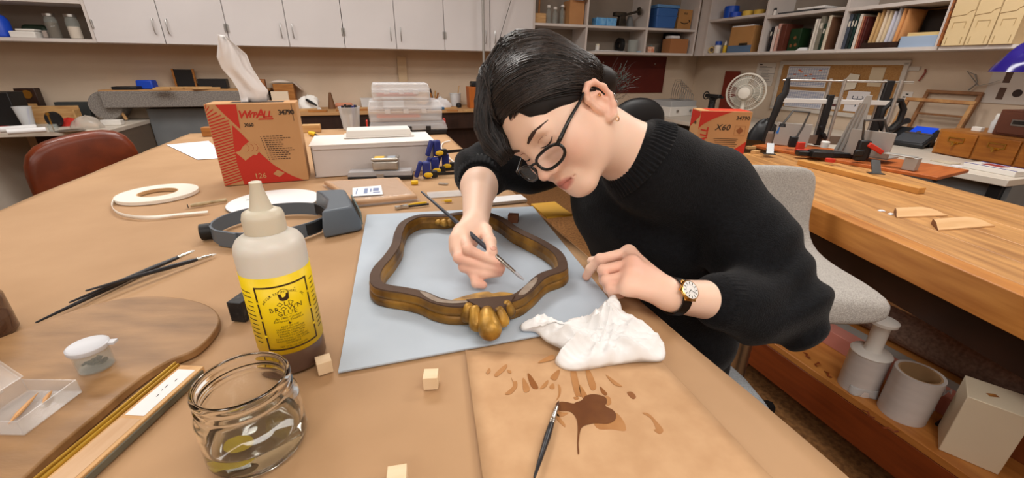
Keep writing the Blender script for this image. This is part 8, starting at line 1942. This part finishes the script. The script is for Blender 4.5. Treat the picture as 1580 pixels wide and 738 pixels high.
# keep the neck opening, open sleeve ends
npmesh('sweater', sv_, sf_, M_knit, person)
def ribbed(name, c, axis, R0, R1, Ln, n, m, amp=0.0015, ecc=1.0, side=None):
    axis = np.array(axis, float); axis /= np.linalg.norm(axis); a = np.cross(axis, side if side is not None else (0, 0, 1.0)); a /= np.linalg.norm(a); b_ = np.cross(axis, a)
    mb = MB(); N_ = n*6; prof = [(0.0, R0-0.006), (0.0, R0), (0.25, R0*0.6+R1*0.4+0.002), (0.75, R0*0.3+R1*0.7+0.001), (1.0, R1), (1.0, R1-0.005)]
    vs = []; fs = []
    for (t, r) in prof:
        for k in range(N_):
            g = 2*pi*k/N_; rr = r+amp*cos(n*g); vs.append(c+axis*(Ln*t)+a*(rr*cos(g)*ecc)+b_*(rr*sin(g)))
    for i in range(len(prof)-1):
        for k in range(N_): fs.append((i*N_+k, i*N_+(k+1) % N_, (i+1)*N_+(k+1) % N_, (i+1)*N_+k))
    return obj(name, mb.add(vs, fs), m, person, smooth=180)
ribbed('cuff', l_cuff-ld*0.045, ld, 0.049, 0.042, 0.058, 34, M_rib); ribbed('cuff', r_cuff-rd_*0.02, rd_, 0.051, 0.046, 0.036, 34, M_rib)
nd_ = nax/np.linalg.norm(nax)
ribbed('collar', nk-nd_*0.030, nd_, 0.084, 0.067, 0.034, 60, M_rib, 0.0013, 1.0)
# trousers and shoes
M_tr = mat('dark_trousers', (22, 22, 25), 0.85, c2=(30, 30, 33), scale=90, bump=0.3, bscale=300)
fwd = np.array([-0.949, -0.317, 0]); tr = Shape()
feet = []
for s in (-1, 1):
    hip = pel+sv*0.075*s+np.array([0, 0, -0.03]); kn = hip+fwd*0.36+np.array([0, 0, 0.0]); an = np.array([kn[0], kn[1], 0.085])-fwd*0.03
    tr.cone(hip, kn, 0.078, 0.060, 0.03); tr.cone(kn, an, 0.058, 0.045, 0.03); feet.append((an, s))
tr.ell(pel+np.array([0, 0, -0.01]), (0.115, 0.115, 0.09), None, 0.05)
tv, tf = surface(tr, (-0.10, 0.40, 0.02), (0.72, 1.10, 0.76), 0.007)
npmesh('trousers', tv, tf, M_tr, person)
for an, s in feet:
    obj('shoe', MB().ball(Vector((an[0], an[1], 0.045))+Vector(fwd)*0.06, (0.125, 0.045, 0.044), 18, Matrix.Rotation(math.atan2(fwd[1], fwd[0]), 4, 'Z')), M_black, person, smooth=180)
# ------------------------------------------------------------------ things she wears and holds
# glasses
M_rim = mat('glasses_black', (20, 20, 22), 0.25, spec=0.6)
gl = thing('eyeglasses', 'black framed glasses low on the woman\'s nose', 'glasses', (0, 0, 0))
def G(x, y, z): return Vector(hw((x, y, z)))
def rim_pts(s, n=32):
    out = []
    for k in range(n):
        a = 2*pi*k/n; c_, s_ = cos(a), sin(a); q_ = (abs(c_)**2.5+abs(s_)**2.5)**(-1/2.5)
        x = 0.0345+0.0270*c_*q_; z = -0.019+(0.0138 if s_ > 0 else 0.0155)*s_*q_; y = 0.1085-0.010*((x-0.01)/0.045)**2+0.10*(z+0.02)*0.0
        out.append((s*x, y, z))
    return out
for s in (-1, 1):
    rp = rim_pts(s); obj('rim', MB().tube([G(*p) for p in rp], 0.0025, 8, closed=True), M_rim, gl, smooth=180)
    c_ = (s*0.0345, 0.1065, -0.020)
    obj('lens', MB().add([G(*c_)]+[G(*p) for p in rp], [(0, 1+k, 1+(k+1) % len(rp)) for k in range(len(rp))]), mat('lens_glass', (220, 226, 230), 0.03, clear=0.88, spec=0.6), gl, smooth=180)
    obj('temple_arm', MB().tube([G(s*0.0600, 0.0985, -0.012), G(s*0.068, 0.092, -0.009), G(s*0.0745, 0.060, -0.003), G(s*0.0770, 0.026, -0.001), G(s*0.0790, 0.004, 0.003), G(s*0.0800, -0.012, -0.010)], [0.0030, 0.0034, 0.0027, 0.0024, 0.0022, 0.0018], 8), M_rim, gl, smooth=180)
    obj('metal_dots', MB().ball(G(s*0.0685, 0.0885, -0.0085), 0.0012, 8), M_steel, gl)
obj('bridge', MB().tube([G(-0.0095, 0.107, -0.013), G(-0.004, 0.1125, -0.010), G(0.004, 0.1125, -0.010), G(0.0095, 0.107, -0.013)], 0.002, 8), M_rim, gl, smooth=180)
# earrings
M_goldj = mat('gold_jewel', (214, 160, 80), 0.2, 1.0)
for k, (c, r) in enumerate((((-0.0815, -0.010, -0.050), 0.0042), ((-0.0870, -0.026, -0.034), 0.0036), ((-0.0890, -0.031, -0.024), 0.0034), ((-0.0850, -0.016, -0.006), 0.002))):
    P = [G(c[0]+r*0.6*cos(a), c[1]+0.010+r*0.5*cos(a+1), c[2]-0.012+r*sin(a)) for a in [2*pi*i/16 for i in range(16)]]
    obj('earring', MB().tube(P, 0.0007, 6, closed=True), M_goldj if k in (0, 3) else M_steel, label=('gold hoop earring in the lobe of her left ear', 'silver hoop earring above the lobe hoop', 'second silver hoop higher on her ear rim', 'small gold stud inside her ear')[k], cat='earring', smooth=180)
# watch on the left wrist
wd_ = l_wr-l_el; wd_ /= np.linalg.norm(wd_); wc = l_wr-wd_*0.004
up_ = toC(wc)*0.75+np.array([0.15, -0.25, 0.55]); up_ = up_-wd_*(up_@wd_); up_ /= np.linalg.norm(up_); sd_ = np.cross(up_, wd_)
RWm = Matrix(((wd_[0], sd_[0], up_[0], wc[0]), (wd_[1], sd_[1], up_[1], wc[1]), (wd_[2], sd_[2], up_[2], wc[2]), (0, 0, 0, 1)))
wt = thing('wrist_watch', 'gold watch with white dial and black strap on her left wrist', 'watch', M=RWm)
rw = 0.0268; st_ = MB(); vs = []; fs = []
for k in range(40):
    g = 2*pi*k/40; hw_ = 0.0085-0.0015*abs(sin(g/2))
    for x, r in ((-hw_, rw), (hw_, rw), (hw_, rw+0.002), (-hw_, rw+0.002)): vs.append((x, r*sin(g), r*cos(g)))
for k in range(40):
    for j in range(4): fs.append((k*4+j, k*4+(j+1) % 4, ((k+1) % 40)*4+(j+1) % 4, ((k+1) % 40)*4+j))
obj('strap', st_.add(vs, fs), mat('strap_leather', (20, 17, 16), 0.4), wt, smooth=40)
M_wgold = mat('watch_gold', (222, 178, 100), 0.18, 1.0)
obj('case', MB().lathe([(0.0125, rw+0.0008), (0.0148, rw+0.002), (0.0155, rw+0.0045), (0.0148, rw+0.0066), (0.0136, rw+0.0070)], 40), M_wgold, wt, smooth=50)
obj('lug', MB().box((0, 0.0, rw+0.0022), (0.020, 0.031, 0.002)), M_wgold, wt, bev=0.0006); obj('crown', MB().cyl((0.0150, 0, rw+0.0045), (0.0185, 0, rw+0.0045), 0.0018, n=12), M_wgold, wt)
dl_ = obj('dial', MB().lathe([(0.0005, rw+0.0071), (0.0132, rw+0.0071), (0.0132, rw+0.00725), (0.0005, rw+0.00725)], 40), mat('dial_white', (240, 240, 238), 0.3), wt)
mk = MB()
for k in range(12):
    a = 2*pi*k/12; mk.box((0.0105*cos(a), 0.0105*sin(a), rw+0.00735), (0.0032, 0.0011, 0.0002), rz=a)
mk.add(*[(lambda n_: ([(0.0078*cos(2*pi*i/n_), 0.0078*sin(2*pi*i/n_), rw+0.00735) for i in range(n_)]+[(0.0076*cos(2*pi*i/n_), 0.0076*sin(2*pi*i/n_), rw+0.00735) for i in range(n_)], [(i, (i+1) % n_, n_+(i+1) % n_, n_+i) for i in range(n_)]))(36)][0])
obj('hour_marks', mk, M_print, dl_, smooth=0, kind='stuff')
obj('hour_hand', MB().box((0.002, 0.002, rw+0.0076), (0.0058, 0.0009, 0.0002), rz=0.8), M_print, dl_, smooth=0); obj('minute_hand', MB().box((-0.0035, 0.002, rw+0.0076), (0.0085, 0.0007, 0.0002), rz=-0.5), M_print, dl_, smooth=0)
# the brush in her right hand
tip_ = at(809, 433, MT+FZ+0.003); gp = at(765, 395, 0.9265)
dirb = (gp-tip_).normalized()
kk = 0.20
for _ in range(60):
    q_ = tip_+dirb*kk-CAM; px_ = CX+FPX*q_.dot(CR)/q_.dot(FW)
    kk += (px_-650)*0.0004
end_ = tip_+dirb*kk; q_ = end_-CAM
print('brush end', end_, CX+FPX*q_.dot(CR)/q_.dot(FW), CY-FPX*q_.dot(CU)/q_.dot(FW), 'len', kk)
tool('paint_brush', 'black handled paint brush in her right hand touching the frame', end_, tip_, 0.26, r=0.0044, taper=0.45, tip=[(0, 0.0026), (0.4, 0.0030), (0.8, 0.0018), (1, 0.0003)], za=0, zb=0, tipm=mat('pale_bristle', (170, 170, 176), 0.5), hm=mat('brush_slate', (52, 56, 66), 0.35))
